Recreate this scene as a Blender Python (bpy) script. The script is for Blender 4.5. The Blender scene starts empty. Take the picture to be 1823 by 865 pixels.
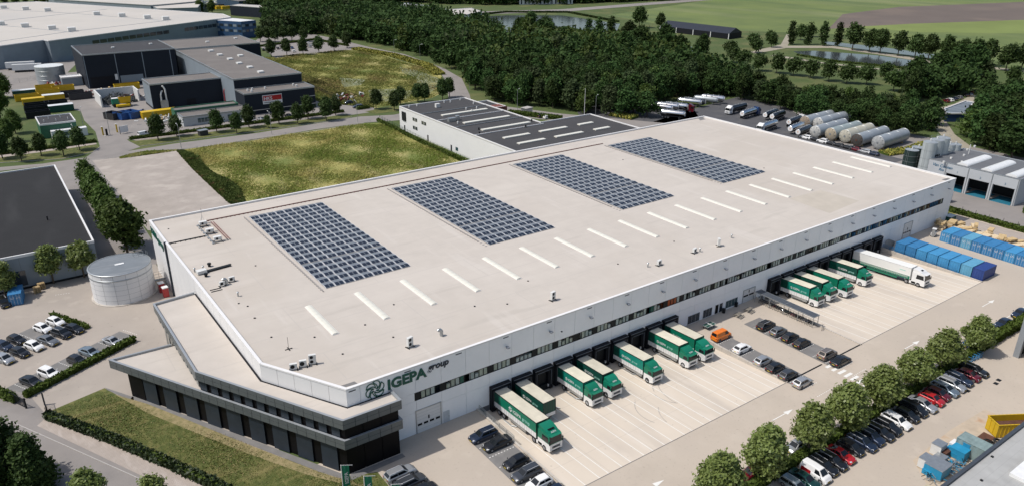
import bpy, bmesh, math, random
import numpy as np
from mathutils import Vector, Matrix
random.seed(7); RNG=np.random.default_rng(7)
S=bpy.context.scene; COL=S.collection; D=bpy.data; PI=math.pi
# ------------------------------------------------------------------ camera
CH=74.0; FPX=1337.5; YAW,PITCH,ROLL=[math.radians(a) for a in (35.604,22.608,.426)]
fw=Vector((math.sin(YAW)*math.cos(PITCH),math.cos(YAW)*math.cos(PITCH),-math.sin(PITCH)))
rt=Vector((math.cos(YAW),-math.sin(YAW),0)); up=rt.cross(fw)
RT=rt*math.cos(ROLL)+up*math.sin(ROLL); UP=-rt*math.sin(ROLL)+up*math.cos(ROLL)
cam=D.cameras.new('camera'); co=D.objects.new('camera',cam); COL.objects.link(co)
co.matrix_world=Matrix(((RT.x,UP.x,-fw.x,0),(RT.y,UP.y,-fw.y,0),(RT.z,UP.z,-fw.z,CH),(0,0,0,1)))
cam.sensor_width=36; cam.lens=36*FPX/1823; cam.clip_start=1; cam.clip_end=9000; S.camera=co
# ------------------------------------------------------------------ light
SUN=Vector((-.60,.24,1.0)).normalized(); EL=math.asin(SUN.z); AZ=math.atan2(SUN.x,SUN.y)
W=D.worlds.new('World'); S.world=W; W.use_nodes=True; nt=W.node_tree; nt.nodes.clear()
sky=nt.nodes.new('ShaderNodeTexSky'); sky.sky_type='NISHITA'; sky.sun_disc=False
sky.sun_elevation=EL; sky.sun_rotation=AZ; sky.air_density=1.2; sky.dust_density=2.5
bg=nt.nodes.new('ShaderNodeBackground'); bg.inputs[1].default_value=.112
ow=nt.nodes.new('ShaderNodeOutputWorld'); nt.links.new(sky.outputs[0],bg.inputs[0]); nt.links.new(bg.outputs[0],ow.inputs[0])
sl=D.lights.new('sun','SUN'); sl.energy=3.5; sl.angle=math.radians(.8); sl.color=(1,.955,.90)
so=D.objects.new('sun',sl); COL.objects.link(so); so.rotation_euler=SUN.to_track_quat('Z','Y').to_euler()
S.view_settings.view_transform='Standard'; S.view_settings.look='None'; S.view_settings.exposure=.10; S.view_settings.gamma=1
S.cycles.max_bounces=5; S.cycles.diffuse_bounces=2; S.cycles.glossy_bounces=3; S.cycles.transparent_max_bounces=8; S.cycles.transmission_bounces=2
# surveyed pixel of the photograph -> metre on level z
def at(px,py,z=0.):
    d=RT*((px-911.5)/FPX)-UP*((py-432.5)/FPX)+fw; t=(z-CH)/d.z; return (d.x*t,d.y*t)
def topx(x,y,z=0.):
    v=Vector((x,y,z-CH)); k=v.dot(fw); return 911.5+FPX*v.dot(RT)/k, 432.5-FPX*v.dot(UP)/k
# ------------------------------------------------------------------ materials
MATS={}
def mat(name,col,rough=.7,metal=0.,var=.12,scale=.6,bump=0.,bscale=8.,col2=None,space='obj',rnd=0.,spec=.4,coat=0.,detail=4.,stretch=None,trans=0.):
    if name in MATS: return MATS[name]
    m=D.materials.new(name); m.use_nodes=True; t=m.node_tree; L=t.links; N=t.nodes
    b=N['Principled BSDF']; b.inputs['Roughness'].default_value=rough; b.inputs['Metallic'].default_value=metal
    b.inputs['Specular IOR Level'].default_value=spec; b.inputs['Coat Weight'].default_value=coat
    if space=='obj': v=N.new('ShaderNodeTexCoord').outputs['Object']
    else: v=N.new('ShaderNodeNewGeometry').outputs['Position']
    if stretch:
        mp=N.new('ShaderNodeMapping'); L.new(v,mp.inputs[0]); mp.inputs['Rotation'].default_value=(0,0,stretch[0]); mp.inputs['Scale'].default_value=(stretch[1],stretch[2],1); v=mp.outputs[0]
    n=N.new('ShaderNodeTexNoise'); n.inputs['Scale'].default_value=scale; n.inputs['Detail'].default_value=detail; n.inputs['Roughness'].default_value=.6; L.new(v,n.inputs['Vector'])
    r=N.new('ShaderNodeMapRange'); r.inputs[1].default_value=.3; r.inputs[2].default_value=.7; L.new(n.outputs[0],r.inputs[0])
    mx=N.new('ShaderNodeMix'); mx.data_type='RGBA'; L.new(r.outputs[0],mx.inputs[0])
    c2=col2 or tuple(c*(1-var) for c in col); c1=col if col2 else tuple(min(1,c*(1+var*.6)) for c in col)
    mx.inputs[6].default_value=(*c2,1); mx.inputs[7].default_value=(*c1,1); out=mx.outputs[2]
    if rnd:
        oi=N.new('ShaderNodeObjectInfo'); hs=N.new('ShaderNodeHueSaturation'); L.new(out,hs.inputs['Color'])
        mr=N.new('ShaderNodeMapRange'); mr.inputs[3].default_value=1-rnd; mr.inputs[4].default_value=1+rnd; L.new(oi.outputs['Random'],mr.inputs[0]); L.new(mr.outputs[0],hs.inputs['Value'])
        mh=N.new('ShaderNodeMapRange'); mh.inputs[3].default_value=.5-rnd*.03; mh.inputs[4].default_value=.5+rnd*.06; L.new(oi.outputs['Random'],mh.inputs[0]); L.new(mh.outputs[0],hs.inputs['Hue']); out=hs.outputs[0]
    L.new(out,b.inputs['Base Color'])
    if bump:
        n2=N.new('ShaderNodeTexNoise'); n2.inputs['Scale'].default_value=bscale; n2.inputs['Detail'].default_value=3; L.new(v,n2.inputs['Vector'])
        bp=N.new('ShaderNodeBump'); bp.inputs['Strength'].default_value=bump; bp.inputs['Distance'].default_value=.1; L.new(n2.outputs[0],bp.inputs['Height']); L.new(bp.outputs[0],b.inputs['Normal'])
    if trans:
        tr=N.new('ShaderNodeBsdfTranslucent'); L.new(out,tr.inputs[0]); ms=N.new('ShaderNodeMixShader'); ms.inputs[0].default_value=trans
        L.new(b.outputs[0],ms.inputs[1]); L.new(tr.outputs[0],ms.inputs[2]); L.new(ms.outputs[0],N['Material Output'].inputs[0])
    MATS[name]=m; return m
def add_stain(m,col,scale,lo,hi,amount=1.,stretch=None,seedoff=0.):
    "second, larger noise layer mixed over the base colour (dirt, wear, other growth)"
    t=m.node_tree; N=t.nodes; L=t.links; b=N['Principled BSDF']; src=b.inputs['Base Color'].links[0].from_socket
    v=N.new('ShaderNodeNewGeometry').outputs['Position']; mp=N.new('ShaderNodeMapping'); L.new(v,mp.inputs[0]); mp.inputs['Location'].default_value=(seedoff,seedoff*.7,seedoff*.3)
    if stretch: mp.inputs['Rotation'].default_value=(0,0,stretch[0]); mp.inputs['Scale'].default_value=(stretch[1],stretch[2],1)
    n=N.new('ShaderNodeTexNoise'); n.inputs['Scale'].default_value=scale; n.inputs['Detail'].default_value=5; L.new(mp.outputs[0],n.inputs['Vector'])
    r=N.new('ShaderNodeMapRange'); r.inputs[1].default_value=lo; r.inputs[2].default_value=hi; r.inputs[4].default_value=amount; L.new(n.outputs[0],r.inputs[0])
    mx=N.new('ShaderNodeMix'); mx.data_type='RGBA'; L.new(r.outputs[0],mx.inputs[0]); L.new(src,mx.inputs[6]); mx.inputs[7].default_value=(*col,1); L.new(mx.outputs[2],b.inputs['Base Color']); return m
def add_joints(m,sx,sy,col,width=.02,rot=0.,off=0.,amount=.7,loc=(0,0,0)):
    t=m.node_tree; N=t.nodes; L=t.links; b=N['Principled BSDF']; src=b.inputs['Base Color'].links[0].from_socket
    v=N.new('ShaderNodeNewGeometry').outputs['Position']; mp=N.new('ShaderNodeMapping'); L.new(v,mp.inputs[0]); mp.inputs['Rotation'].default_value=(0,0,rot); mp.inputs['Location'].default_value=loc
    k=N.new('ShaderNodeTexBrick'); k.offset=off; k.inputs['Scale'].default_value=1; k.inputs['Brick Width'].default_value=sx; k.inputs['Row Height'].default_value=sy; k.inputs['Mortar Size'].default_value=width; k.inputs['Mortar Smooth'].default_value=.1
    L.new(mp.outputs[0],k.inputs['Vector']); mm=N.new('ShaderNodeMath'); mm.operation='MULTIPLY'; mm.inputs[1].default_value=amount; L.new(k.outputs['Fac'],mm.inputs[0])
    mx=N.new('ShaderNodeMix'); mx.data_type='RGBA'; L.new(mm.outputs[0],mx.inputs[0]); L.new(src,mx.inputs[6]); mx.inputs[7].default_value=(*col,1); L.new(mx.outputs[2],b.inputs['Base Color']); return m
def glass(name,col,rough=.06,spec=.9): return mat(name,col,rough,0,.15,.3,spec=spec)
# ------------------------------------------------------------------ mesh builder
class MB:
    def __init__(s): s.v=[]; s.f=[]; s.m=[]; s.sm=[]
    def add(s,vs,fs,m=0,smooth=False):
        o=len(s.v); s.v+=[tuple(v) for v in vs]
        for f in fs: s.f.append([i+o for i in f]); s.m.append(m); s.sm.append(smooth)
        return s
    def box(s,x0,x1,y0,y1,z0,z1,m=0):
        return s.add([(x0,y0,z0),(x1,y0,z0),(x1,y1,z0),(x0,y1,z0),(x0,y0,z1),(x1,y0,z1),(x1,y1,z1),(x0,y1,z1)],[(0,3,2,1),(4,5,6,7),(0,1,5,4),(1,2,6,5),(2,3,7,6),(3,0,4,7)],m)
    def bar(s,a,b,w,h=None,m=0):
        "box along a->b, w wide, h high"
        h=h or w; a=Vector(a); b=Vector(b); d=(b-a).normalized(); u=Vector((0,0,1)) if abs(d.z)<.9 else Vector((1,0,0)); r=d.cross(u).normalized()*w/2; q=r.cross(d).normalized()*h/2
        return s.add([a-r-q,a+r-q,a+r+q,a-r+q,b-r-q,b+r-q,b+r+q,b-r+q],[(3,2,1,0),(4,5,6,7),(0,1,5,4),(1,2,6,5),(2,3,7,6),(3,0,4,7)],m)
    def prism(s,poly,z0,z1,m=0,mtop=None):
        n=len(poly); a=sum(poly[i][0]*poly[(i+1)%n][1]-poly[(i+1)%n][0]*poly[i][1] for i in range(n))
        if a<0: poly=poly[::-1]
        s.add([(x,y,z0) for x,y in poly]+[(x,y,z1) for x,y in poly],[tuple(range(n))[::-1]]+[(i,(i+1)%n,n+(i+1)%n,n+i) for i in range(n)],m)
        s.add([(x,y,z1) for x,y in poly],[tuple(range(n))],m if mtop is None else mtop); return s
    def cyl(s,a,b,r0,r1=None,n=16,m=0,cap=True,mcap=None,smooth=True):
        r1=r0 if r1 is None else r1; a=Vector(a); b=Vector(b); d=(b-a).normalized(); u=Vector((0,0,1)) if abs(d.z)<.9 else Vector((1,0,0)); x=d.cross(u).normalized(); y=d.cross(x)
        A=[a+(x*math.cos(2*PI*i/n)+y*math.sin(2*PI*i/n))*r0 for i in range(n)]; B=[b+(x*math.cos(2*PI*i/n)+y*math.sin(2*PI*i/n))*r1 for i in range(n)]
        s.add(A+B,[(i,(i+1)%n,n+(i+1)%n,n+i) for i in range(n)],m,smooth)
        if cap: mc=m if mcap is None else mcap; s.add(A,[tuple(range(n))[::-1]],mc); s.add(B,[tuple(range(n))],mc)
        return s
    def lathe(s,prof,n=20,m=0,c=(0,0,0),axis='z'):
        vs=[]
        for r,h in prof:
            for i in range(n):
                a=2*PI*i/n; p=(r*math.cos(a),r*math.sin(a),h)
                if axis=='x': p=(h,p[0],p[1])
                vs.append((c[0]+p[0],c[1]+p[1],c[2]+p[2]))
        fs=[(j*n+i,j*n+(i+1)%n,(j+1)*n+(i+1)%n,(j+1)*n+i) for j in range(len(prof)-1) for i in range(n)]
        return s.add(vs,fs,m,True)
    def tube(s,pts,r,n=8,m=0):
        for a,b in zip(pts[:-1],pts[1:]): s.cyl(a,b,r,n=n,m=m)
        return s
    def mesh(s,name,mats):
        me=D.meshes.new(name); me.from_pydata(s.v,[],s.f)
        for m in (mats if isinstance(mats,(list,tuple)) else [mats]): me.materials.append(m)
        me.polygons.foreach_set('material_index',s.m); me.polygons.foreach_set('use_smooth',s.sm)
        bm=bmesh.new(); bm.from_mesh(me); bmesh.ops.recalc_face_normals(bm,faces=bm.faces) if getattr(s,'fix',False) else None; bm.to_mesh(me) if getattr(s,'fix',False) else None; bm.free()
        me.update(); return me
    def build(s,name,mats,parent=None): return obj(name,s.mesh(name,mats),parent)
def obj(name,me,parent=None,loc=None,rot=None,scale=None):
    o=D.objects.new(name,me); COL.objects.link(o)
    if parent: o.parent=parent
    if loc: o.location=loc
    if rot: o.rotation_euler=rot
    if scale: o.scale=scale
    return o
def thing(name,label,cat,loc=(0,0,0),rotz=0.,group=None):
    o=obj(name,None,None,(loc[0],loc[1],loc[2] if len(loc)>2 else 0),(0,0,rotz)); o.empty_display_size=.5; return tag(o,label,cat,group)
def tag(o,label,cat,group=None):
    
    if label!='x' and not 4<=len(label.split())<=16: print('LABEL',len(label.split()),label)
    o['label']=label; o['category']=cat
    if group: o['group']=group
    return o
def struct(o): o['kind']='structure'; return o
def stuff(o,label=None,cat=None):
    o['kind']='stuff'
    if label: o['label']=label; o['category']=cat
    return o
KIDS={}
def kids(o):
    return [c for c in D.objects if c.parent==o]
def snap_tree(root):
    "remember a thing with its parts so that copies are cheap"
    return (root,[(c,[g for g in kids(c)]) for c in kids(root)])
def copy_tree(tr,label,group,loc,rot=0.,paint=None,scale=None,cat=None):
    root,ch=tr; r=root.copy(); COL.objects.link(r); r.location=loc; r.rotation_euler=rot if isinstance(rot,(tuple,list)) else (0,0,rot); r['label']=label; r['group']=group
    if not 4<=len(label.split())<=16: print('LABEL',len(label.split()),label)
    if cat: r['category']=cat
    if scale: r.scale=scale
    for c,gs in ch:
        k=c.copy(); COL.objects.link(k); k.parent=r
        if paint: repaint(k,paint)
        for g in gs:
            h=g.copy(); COL.objects.link(h); h.parent=k
            if paint: repaint(h,paint)
    return r
def repaint(o,paint):
    for sl in o.material_slots:
        if sl.material and sl.material.name in paint:
            n=paint[sl.material.name]; sl.link='OBJECT'; sl.material=D.materials[n] if isinstance(n,str) else n
def inst(me,name,label,cat,loc,rotz=0.,group=None,scale=None):
    return tag(obj(name,me,None,loc,(0,0,rotz),scale),label,cat,group)
def text_mesh(name,body,size,m,ext=.03,shear=0.,bold=0.,align='LEFT'):
    c=D.curves.new(name,'FONT'); c.body=body; c.size=size; c.extrude=ext; c.shear=shear; c.offset=bold; c.align_x=align; c.resolution_u=3
    o=D.objects.new(name,c); COL.objects.link(o); dg=bpy.context.evaluated_depsgraph_get(); dg.update()
    me=D.meshes.new_from_object(o.evaluated_get(dg)); me.materials.clear(); me.materials.append(m); me.name=name
    D.objects.remove(o); return me
# wall that faces -Y: text plane; rx 90deg
FACE_MY=(PI/2,0,0); FACE_MX=(PI/2,0,-PI/2)
# ------------------------------------------------------------------ palette
M_roof=mat('roof_membrane',(.475,.432,.385),.85,0,.05,.35,space='world',detail=6)
add_stain(M_roof,(.43,.383,.33),.035,.48,.60,.55,(0,1,.5)); add_stain(M_roof,(.525,.48,.43),.06,.53,.66,.5,(0,.5,1.5),40); add_stain(M_roof,(.385,.35,.31),.5,.60,.70,.4,(0,.12,1.2),11); add_stain(M_roof,(.55,.51,.465),.28,.62,.70,.35,(0,1.4,.18),71); add_joints(M_roof,9.4,1.6,(.45,.41,.37),.035,0,0,.5,(-1,0,0)); add_joints(M_roof,37.6,9.2,(.40,.37,.34),.09,0,.5,.45,(-17,0,0))
M_white=mat('white_panel',(.87,.87,.875),.45,0,.035,.25,space='world'); add_stain(M_white,(.78,.78,.775),.5,.55,.75,.3,(0,2,.3),5)  # white raised in the colour to lift the shaded front wall
M_white2=mat('white_panel_lit',(.68,.68,.68),.5,0,.03,.2,space='world')  # duller copy of the same cladding white, for the sunlit walls
M_trim=mat('white_trim',(.70,.69,.68),.4,0,.03,1)
M_joint=mat('panel_joint',(.16,.17,.18),.8,0,.1,1)
M_black=mat('black_rubber',(.010,.011,.015),.6,0,.2,2,spec=.2)
M_dark=mat('dark_frame',(.014,.016,.018),.5,0,.15,1,spec=.2)
M_gband=mat('grey_cassette',(.125,.14,.145),.38,.25,.06,.7,space='world')
M_gbandtop=mat('grey_coping',(.30,.32,.34),.4,.2,.05,1)
M_blackglass=glass('black_glass',(.005,.005,.006),.45,.12)
M_glass=glass('window_glass',(.03,.04,.05)); M_tealglass=glass('teal_glass',(.03,.07,.08))
M_steel=mat('galvanised_steel',(.42,.44,.45),.38,.7,.12,2); M_chrome=mat('polished_steel',(.72,.73,.74),.16,1,.08,1)
M_pave=mat('block_paving',(.445,.385,.318),.9,0,.07,.12,space='world',bump=.1,bscale=3)
add_stain(M_pave,(.35,.305,.26),.06,.5,.72,.55); add_stain(M_pave,(.49,.43,.36),.22,.58,.7,.4,None,30); add_stain(M_pave,(.27,.24,.21),2.2,.6,.75,.4,None,77)
M_conc=mat('yard_concrete',(.57,.50,.415),.9,0,.05,.1,space='world'); add_stain(M_conc,(.40,.355,.31),.12,.5,.72,.6,(0,1.6,.35)); add_stain(M_conc,(.60,.54,.47),.5,.56,.7,.4,(0,1,.2),8); add_stain(M_conc,(.22,.19,.16),1.7,.70,.74,.6,None,5); add_joints(M_conc,9.06,6.,(.36,.32,.28),.04,0,0,.45,(-1,2,0))
M_pave2=mat('weathered_paving',(.335,.295,.255),.9,0,.07,.12,space='world'); add_stain(M_pave2,(.27,.24,.21),.08,.5,.7,.6); add_stain(M_pave2,(.20,.18,.16),1.8,.66,.74,.5,None,77); add_stain(M_pave2,(.39,.345,.295),.3,.58,.7,.5,None,12)
M_stall=mat('grey_paving',(.17,.165,.16),.9,0,.08,.5,space='world'); add_stain(M_stall,(.22,.21,.2),.5,.5,.7,.5)
M_asph=mat('asphalt_road',(.235,.215,.20),.9,0,.07,.2,space='world'); add_stain(M_asph,(.17,.158,.15),.12,.5,.7,.6); add_stain(M_asph,(.23,.215,.205),.4,.58,.72,.5,None,50)
M_asph2=mat('dark_asphalt',(.075,.075,.08),.85,0,.1,.2,space='world'); add_stain(M_asph2,(.12,.115,.11),.15,.5,.7,.6)
M_brickwalk=mat('brick_pavement',(.36,.31,.27),.9,0,.1,.5,space='world'); add_stain(M_brickwalk,(.42,.37,.33),1.2,.5,.65,.7,(1.1,1,.3)); add_joints(M_brickwalk,.6,.3,(.2,.17,.15),.02,.5,.5,.5)
M_gravel=mat('pale_gravel',(.35,.31,.275),.95,0,.12,.3,space='world',bump=.3,bscale=5); add_stain(M_gravel,(.27,.24,.21),.07,.48,.7,.6); add_stain(M_gravel,(.43,.385,.34),.15,.55,.68,.6,None,20); add_stain(M_gravel,(.22,.195,.17),1.6,.62,.72,.5,None,60)
M_kerb=mat('kerb_stone',(.38,.36,.34),.85,0,.1,1)
M_line=mat('white_paint_line',(.70,.69,.65),.6,0,.08,2)
M_grass=mat('grass',(.070,.098,.026),.95,0,.3,.25,space='world',bump=.5,bscale=3,col2=(.055,.082,.022)); add_stain(M_grass,(.15,.14,.055),.05,.5,.7,.6)
M_lawn=mat('lawn_grass',(.095,.105,.026),.95,0,.3,.9,space='world',bump=.3,bscale=4,col2=(.055,.075,.016)); add_stain(M_lawn,(.22,.185,.075),.30,.52,.68,.6,(1.08,.35,1.6)); add_stain(M_lawn,(.17,.16,.055),1.1,.5,.66,.6,(.5,1,.5),9)
M_meadow=mat('meadow_ground',(.36,.32,.11),.95,0,.3,.12,space='world',bump=.4,bscale=1.5,col2=(.17,.185,.045)); add_stain(M_meadow,(.40,.34,.15),.07,.50,.64,.85,(.3,1,.45)); add_stain(M_meadow,(.11,.15,.03),.05,.54,.64,.85,None,33)
M_leaf=mat('leaf_green',(.095,.135,.03),.6,0,.3,.9,col2=(.05,.085,.018),rnd=.22,trans=.3,spec=.2)
M_leafb=mat('leaf_bright',(.245,.29,.09),.40,0,.3,1.8,col2=(.13,.18,.045),rnd=.08,trans=.38)
M_leafm=mat('leaf_mid',(.065,.10,.026),.6,0,.3,.9,col2=(.03,.055,.014),rnd=.2,trans=.25,spec=.2)
M_leafd=mat('leaf_dark',(.052,.082,.024),.7,0,.3,.35,col2=(.024,.044,.013),rnd=.45,trans=.2,spec=.08)
M_leafs=mat('leaf_silver',(.065,.09,.038),.7,0,.3,.6,col2=(.038,.058,.022),rnd=.2,trans=.2,spec=.1)
M_bark=mat('bark',(.09,.07,.05),.9,0,.3,3,bump=.5)
M_hedge=mat('hedge_leaf',(.085,.12,.022),.65,0,.3,1.2,col2=(.045,.072,.012),trans=.15,spec=.15)
M_tyre=mat('tyre',(.015,.015,.016),.8,0,.1,3); M_rim=mat('wheel_rim',(.42,.43,.45),.3,.8,.1,3)
M_paint=mat('car_paint',(.5,.5,.5),.3,.0,.02,1,coat=.6)
def paint(name,c,metal=.25): return mat('paint_'+name,c,.32,metal,.03,1,coat=.7)
M_cglass=glass('car_glass',(.010,.013,.016),.08,.5); M_lamp=glass('lamp_glass',(.62,.64,.66),.15); M_red=mat('tail_lamp',(.30,.012,.012),.25,0,.05,1); M_amber=mat('orange_lamp',(.6,.2,.02),.3)
M_green=mat('truck_green',(.004,.165,.095),.4,0,.06,.6,coat=.3,rnd=.1); M_teal=mat('curtain_teal',(.005,.19,.135),.45,0,.08,.6,rnd=.14)
M_dkgreen=mat('curtain_dark_green',(.004,.06,.042),.5,0,.08,.6); M_logo=mat('letter_green',(.006,.085,.06),.4,0,.05,1); M_group=mat('letter_dark',(.02,.03,.045),.4)
M_cream=mat('cream_tarp',(.60,.56,.45),.6,0,.12,.7,bump=.3,bscale=1.2,rnd=.12); M_twhite=mat('truck_white',(.72,.72,.71),.35,0,.08,1.2,coat=.4)
M_chassis=mat('chassis',(.035,.035,.038),.6,0,.15,2)
M_cont=[mat('container_blue_%s'%w,c,.5,0,.12,.8) for w,c in (('mid',(.035,.17,.36)),('bright',(.05,.24,.46)),('light',(.10,.30,.45)),('navy',(.02,.05,.20)))]
M_wood=mat('fresh_timber',(.52,.38,.20),.8,0,.2,2); M_wood2=mat('pale_board',(.62,.50,.33),.8,0,.15,2)
M_yellow=mat('skip_yellow',(.55,.36,.012),.5,0,.1,1); M_rust=mat('rusty_steel',(.10,.045,.03),.9,0,.3,1); M_bluesk=mat('skip_blue',(.02,.075,.24),.5,0,.15,1)
M_roofdk=mat('dark_bitumen',(.042,.042,.046),.9,0,.12,.3,space='world'); add_stain(M_roofdk,(.065,.065,.068),.15,.52,.7,.6,(0,1,.2))
M_roofbk=mat('black_bitumen',(.014,.014,.015),.9,0,.15,.3,space='world'); add_stain(M_roofbk,(.03,.03,.031),.15,.55,.7,.6,(0,1,.2))
M_roofbr=mat('brown_bitumen',(.15,.135,.125),.9,0,.08,.3,space='world'); add_stain(M_roofbr,(.19,.175,.16),.1,.5,.7,.5)
M_clad=mat('anthracite_cladding',(.014,.019,.028),.65,0,.1,.2,space='world',spec=.2); M_clad2=mat('blue_grey_cladding',(.22,.26,.295),.5,.1,.08,.2,space='world')
M_silo=mat('weathered_steel_silo',(.36,.39,.41),.42,.35,.12,.4); M_water=mat('pond_water',(.055,.065,.07),.10,0,.2,.05,space='world',spec=.5)
M_dirt=mat('ploughed_soil',(.125,.10,.085),.95,0,.1,.02,space='world'); add_stain(M_dirt,(.16,.125,.10),.015,.5,.65,.7)
# ------------------------------------------------------------------ ground sheets
YF=88.9; YE=64.3                       # warehouse front wall; outer edge of the loading yards
PITS=[(56.9,106.2),(129.8,178.9)]
def sheet(name,poly,z,m,kind=True):
    b=MB(); n=len(poly); a=sum(poly[i][0]*poly[(i+1)%n][1]-poly[(i+1)%n][0]*poly[i][1] for i in range(n))
    if a<0: poly=poly[::-1]
    b.add([(x,y,z) for x,y in poly],[tuple(range(n))]); o=b.build(name,m)
    return struct(o) if kind else o
def sheet_px(name,pts,z,m): return sheet(name,[at(x,y,z) for x,y in pts],z,m)
def holed(name,x0,x1,y0,y1,z,m):
    b=MB(); ys=[y0,YE,min(y1,YF+2),y1]
    def q(a,c,d,e): 
        if c>a+.01 and e>d+.01: b.add([(a,d,z),(c,d,z),(c,e,z),(a,e,z)],[(0,1,2,3)])
    q(x0,x1,ys[0],ys[1])
    xs=[x0]+[v for p in PITS for v in p]+[x1]
    for i in range(0,len(xs),2): q(xs[i],xs[i+1],ys[1],ys[2])
    q(x0,x1,ys[2],ys[3]); return struct(b.build(name,m))
holed('ground',-3000,5000,-1500,6000,-.03,M_grass)
holed('yard_paving',26,222.5,24,YF+2,.0,M_pave)
sheet('car_park_paving',[(26,YF+2),(26,60),(36,50),(46,24),(26,24),(8,88),(-1.5,126.5),(-14,150),(-60,235),(-60,262),(17,252),(24,214),(26,200)],.004,M_pave2)
Z1=.016
def yz(y): return -1.2*(y-YE)/(YF-YE)
for x0,x1 in PITS:
    b=MB(); b.add([(x0,YE,0),(x1,YE,0),(x1,YF+.5,yz(YF+.5)),(x0,YF+.5,yz(YF+.5))],[(0,1,2,3)]); struct(b.build('loading_yard',M_conc))
    # light concrete strip out to the driving lane
b=MB()
for x in (59.2,61.93,63.7,66.35,68.2,70.99,72.86,75.4,77.11,79.92,81.7,84.5,86.2,89.0,90.7,93.5,95.2,98.0,99.8,102.5,104.2)+tuple(132.4+4.58*k+d for k in range(10) for d in (0,2.75)):
    xx=x+.25; b.add([(xx-.06,YE,.012),(xx+.06,YE,.012),(xx+.06,85,yz(85)+.012),(xx-.06,85,yz(85)+.012)],[(0,1,2,3)])
struct(b.build('lane_lines',M_line))
b=MB()
for x0,x1 in PITS: b.box(x0,x1,YE-.12,YE,-.1,.02)
struct(b.build('drain_channel',M_stall))
# parking stalls of grey paving with dotted lines
def dots(b,x0,y0,x1,y1,z=.02,n=None):
    d=math.hypot(x1-x0,y1-y0); n=n or int(d/.5); ux,uy=(x1-x0)/d,(y1-y0)/d
    for i in range(n):
        t=(i+.5)*d/n; cx,cy=x0+ux*t,y0+uy*t; b.add([(cx-ux*.12+uy*.07,cy-uy*.12-ux*.07,z),(cx+ux*.12+uy*.07,cy+uy*.12-ux*.07,z),(cx+ux*.12-uy*.07,cy+uy*.12+ux*.07,z),(cx-ux*.12-uy*.07,cy-uy*.12+ux*.07,z)],[(0,1,2,3)])
def rect(x0,y0,x1,y1): return [(x0,y0),(x1,y0),(x1,y1),(x0,y1)]
sheet('parking_bays',rect(106.5,61.8,111,81.4),.008,M_stall); sheet('parking_bays',rect(117.6,61.8,122.6,82.6),.008,M_stall)
sheet('parking_bays',rect(51.2,50,56.3,82.8),.008,M_stall); sheet('parking_bays',rect(36.2,60,41.2,82.6),.008,M_stall)
b=MB()
for k in range(9):
    dots(b,106.8,80.2-2.72*k+2.72*0,110.9,80.2-2.72*k); dots(b,117.8,80.4-2.72*k,122.4,80.4-2.72*k)
    dots(b,51.3,80.1-2.72*k,56.2,80.1-2.72*k); dots(b,36.3,82-2.72*k,41,82-2.72*k)
# left car park, turned with the office wing: u along the rows, v across
U=(math.cos(math.radians(28.2)),math.sin(math.radians(28.2))); V=(U[1],-U[0])
def uv(o,a,c): return (o[0]+U[0]*a+V[0]*c,o[1]+U[1]*a+V[1]*c)
O1=at(0,702); O2=at(0,675)
R1=at(47.7,611); R2=at(20,667)
sheet('parking_bays',[uv((-.9,163.3),a,c) for a,c in ((-13,0),(4.6,0),(4.6,5),(-13,5))],.012,M_stall)
sheet('parking_bays',[uv((-3.0,158.2),a,c) for a,c in ((-12,-1),(8,-1),(8,4.6),(-12,4.6))],.008,M_stall)
sheet('parking_bays',[uv((-5.2,141.9),a,c) for a,c in ((-4,0),(20.5,0),(20.5,4.6),(-4,4.6))],.008,M_stall)
for k in range(-2,9): q0=uv((-5.2,141.9),2.72*k-.6,0.1); q1=uv((-5.2,141.9),2.72*k-.6,4.3); dots(b,*q0,*q1)
for k in range(-4,3): q0=uv((-.9,163.3),2.72*k-.4,0.1); q1=uv((-.9,163.3),2.72*k-.4,9.6); dots(b,*q0,*q1)
for k in range(6): q0=at(8+60*k*1.1,548-8*k*1.6)
q0=at(97,525); q1=at(125,521); dots(b,*q0,*q1)
struct(b.build('dotted_bay_lines',M_line))
b=MB()
for (x,y) in ((94.7,58.6),(135.1,58.4),(166.2,58.3)):     # direction arrows
    b.add([(x,y-.08,.02),(x+3.6,y-.08,.02),(x+3.6,y+.08,.02),(x,y+.08,.02)],[(0,1,2,3)]); b.add([(x+3.6,y-.45,.02),(x+5.6,y,.02),(x+3.6,y+.45,.02)],[(0,1,2)])
x,y=at(1165,863); b.add([(x,y-.45,.02),(x+2,y,.02),(x,y+.45,.02)],[(0,1,2)])
for k in range(8): yy=63.4-1.25*k; b.add([(116.6,yy,.02),(118.8,yy,.02),(118.8,yy-.6,.02),(116.6,yy-.6,.02)],[(0,1,2,3)])
for k in range(18): xx=78+8.6*k; b.add([(xx,52.9,.02),(xx+4.2,52.9,.02),(xx+4.2,53.05,.02),(xx,53.05,.02)],[(0,1,2,3)])
struct(b.build('painted_markings',M_line))
b=MB(); b.box(106.4,117.0,64.1,64.4,-.05,.03); b.box(122.6,130,64.1,64.4,-.05,.03); struct(b.build('drain_channel',M_dark))
M_tread=mat('tyre_mark',(.40,.36,.315),.9,0,.2,2,space='world')
b=MB()
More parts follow.
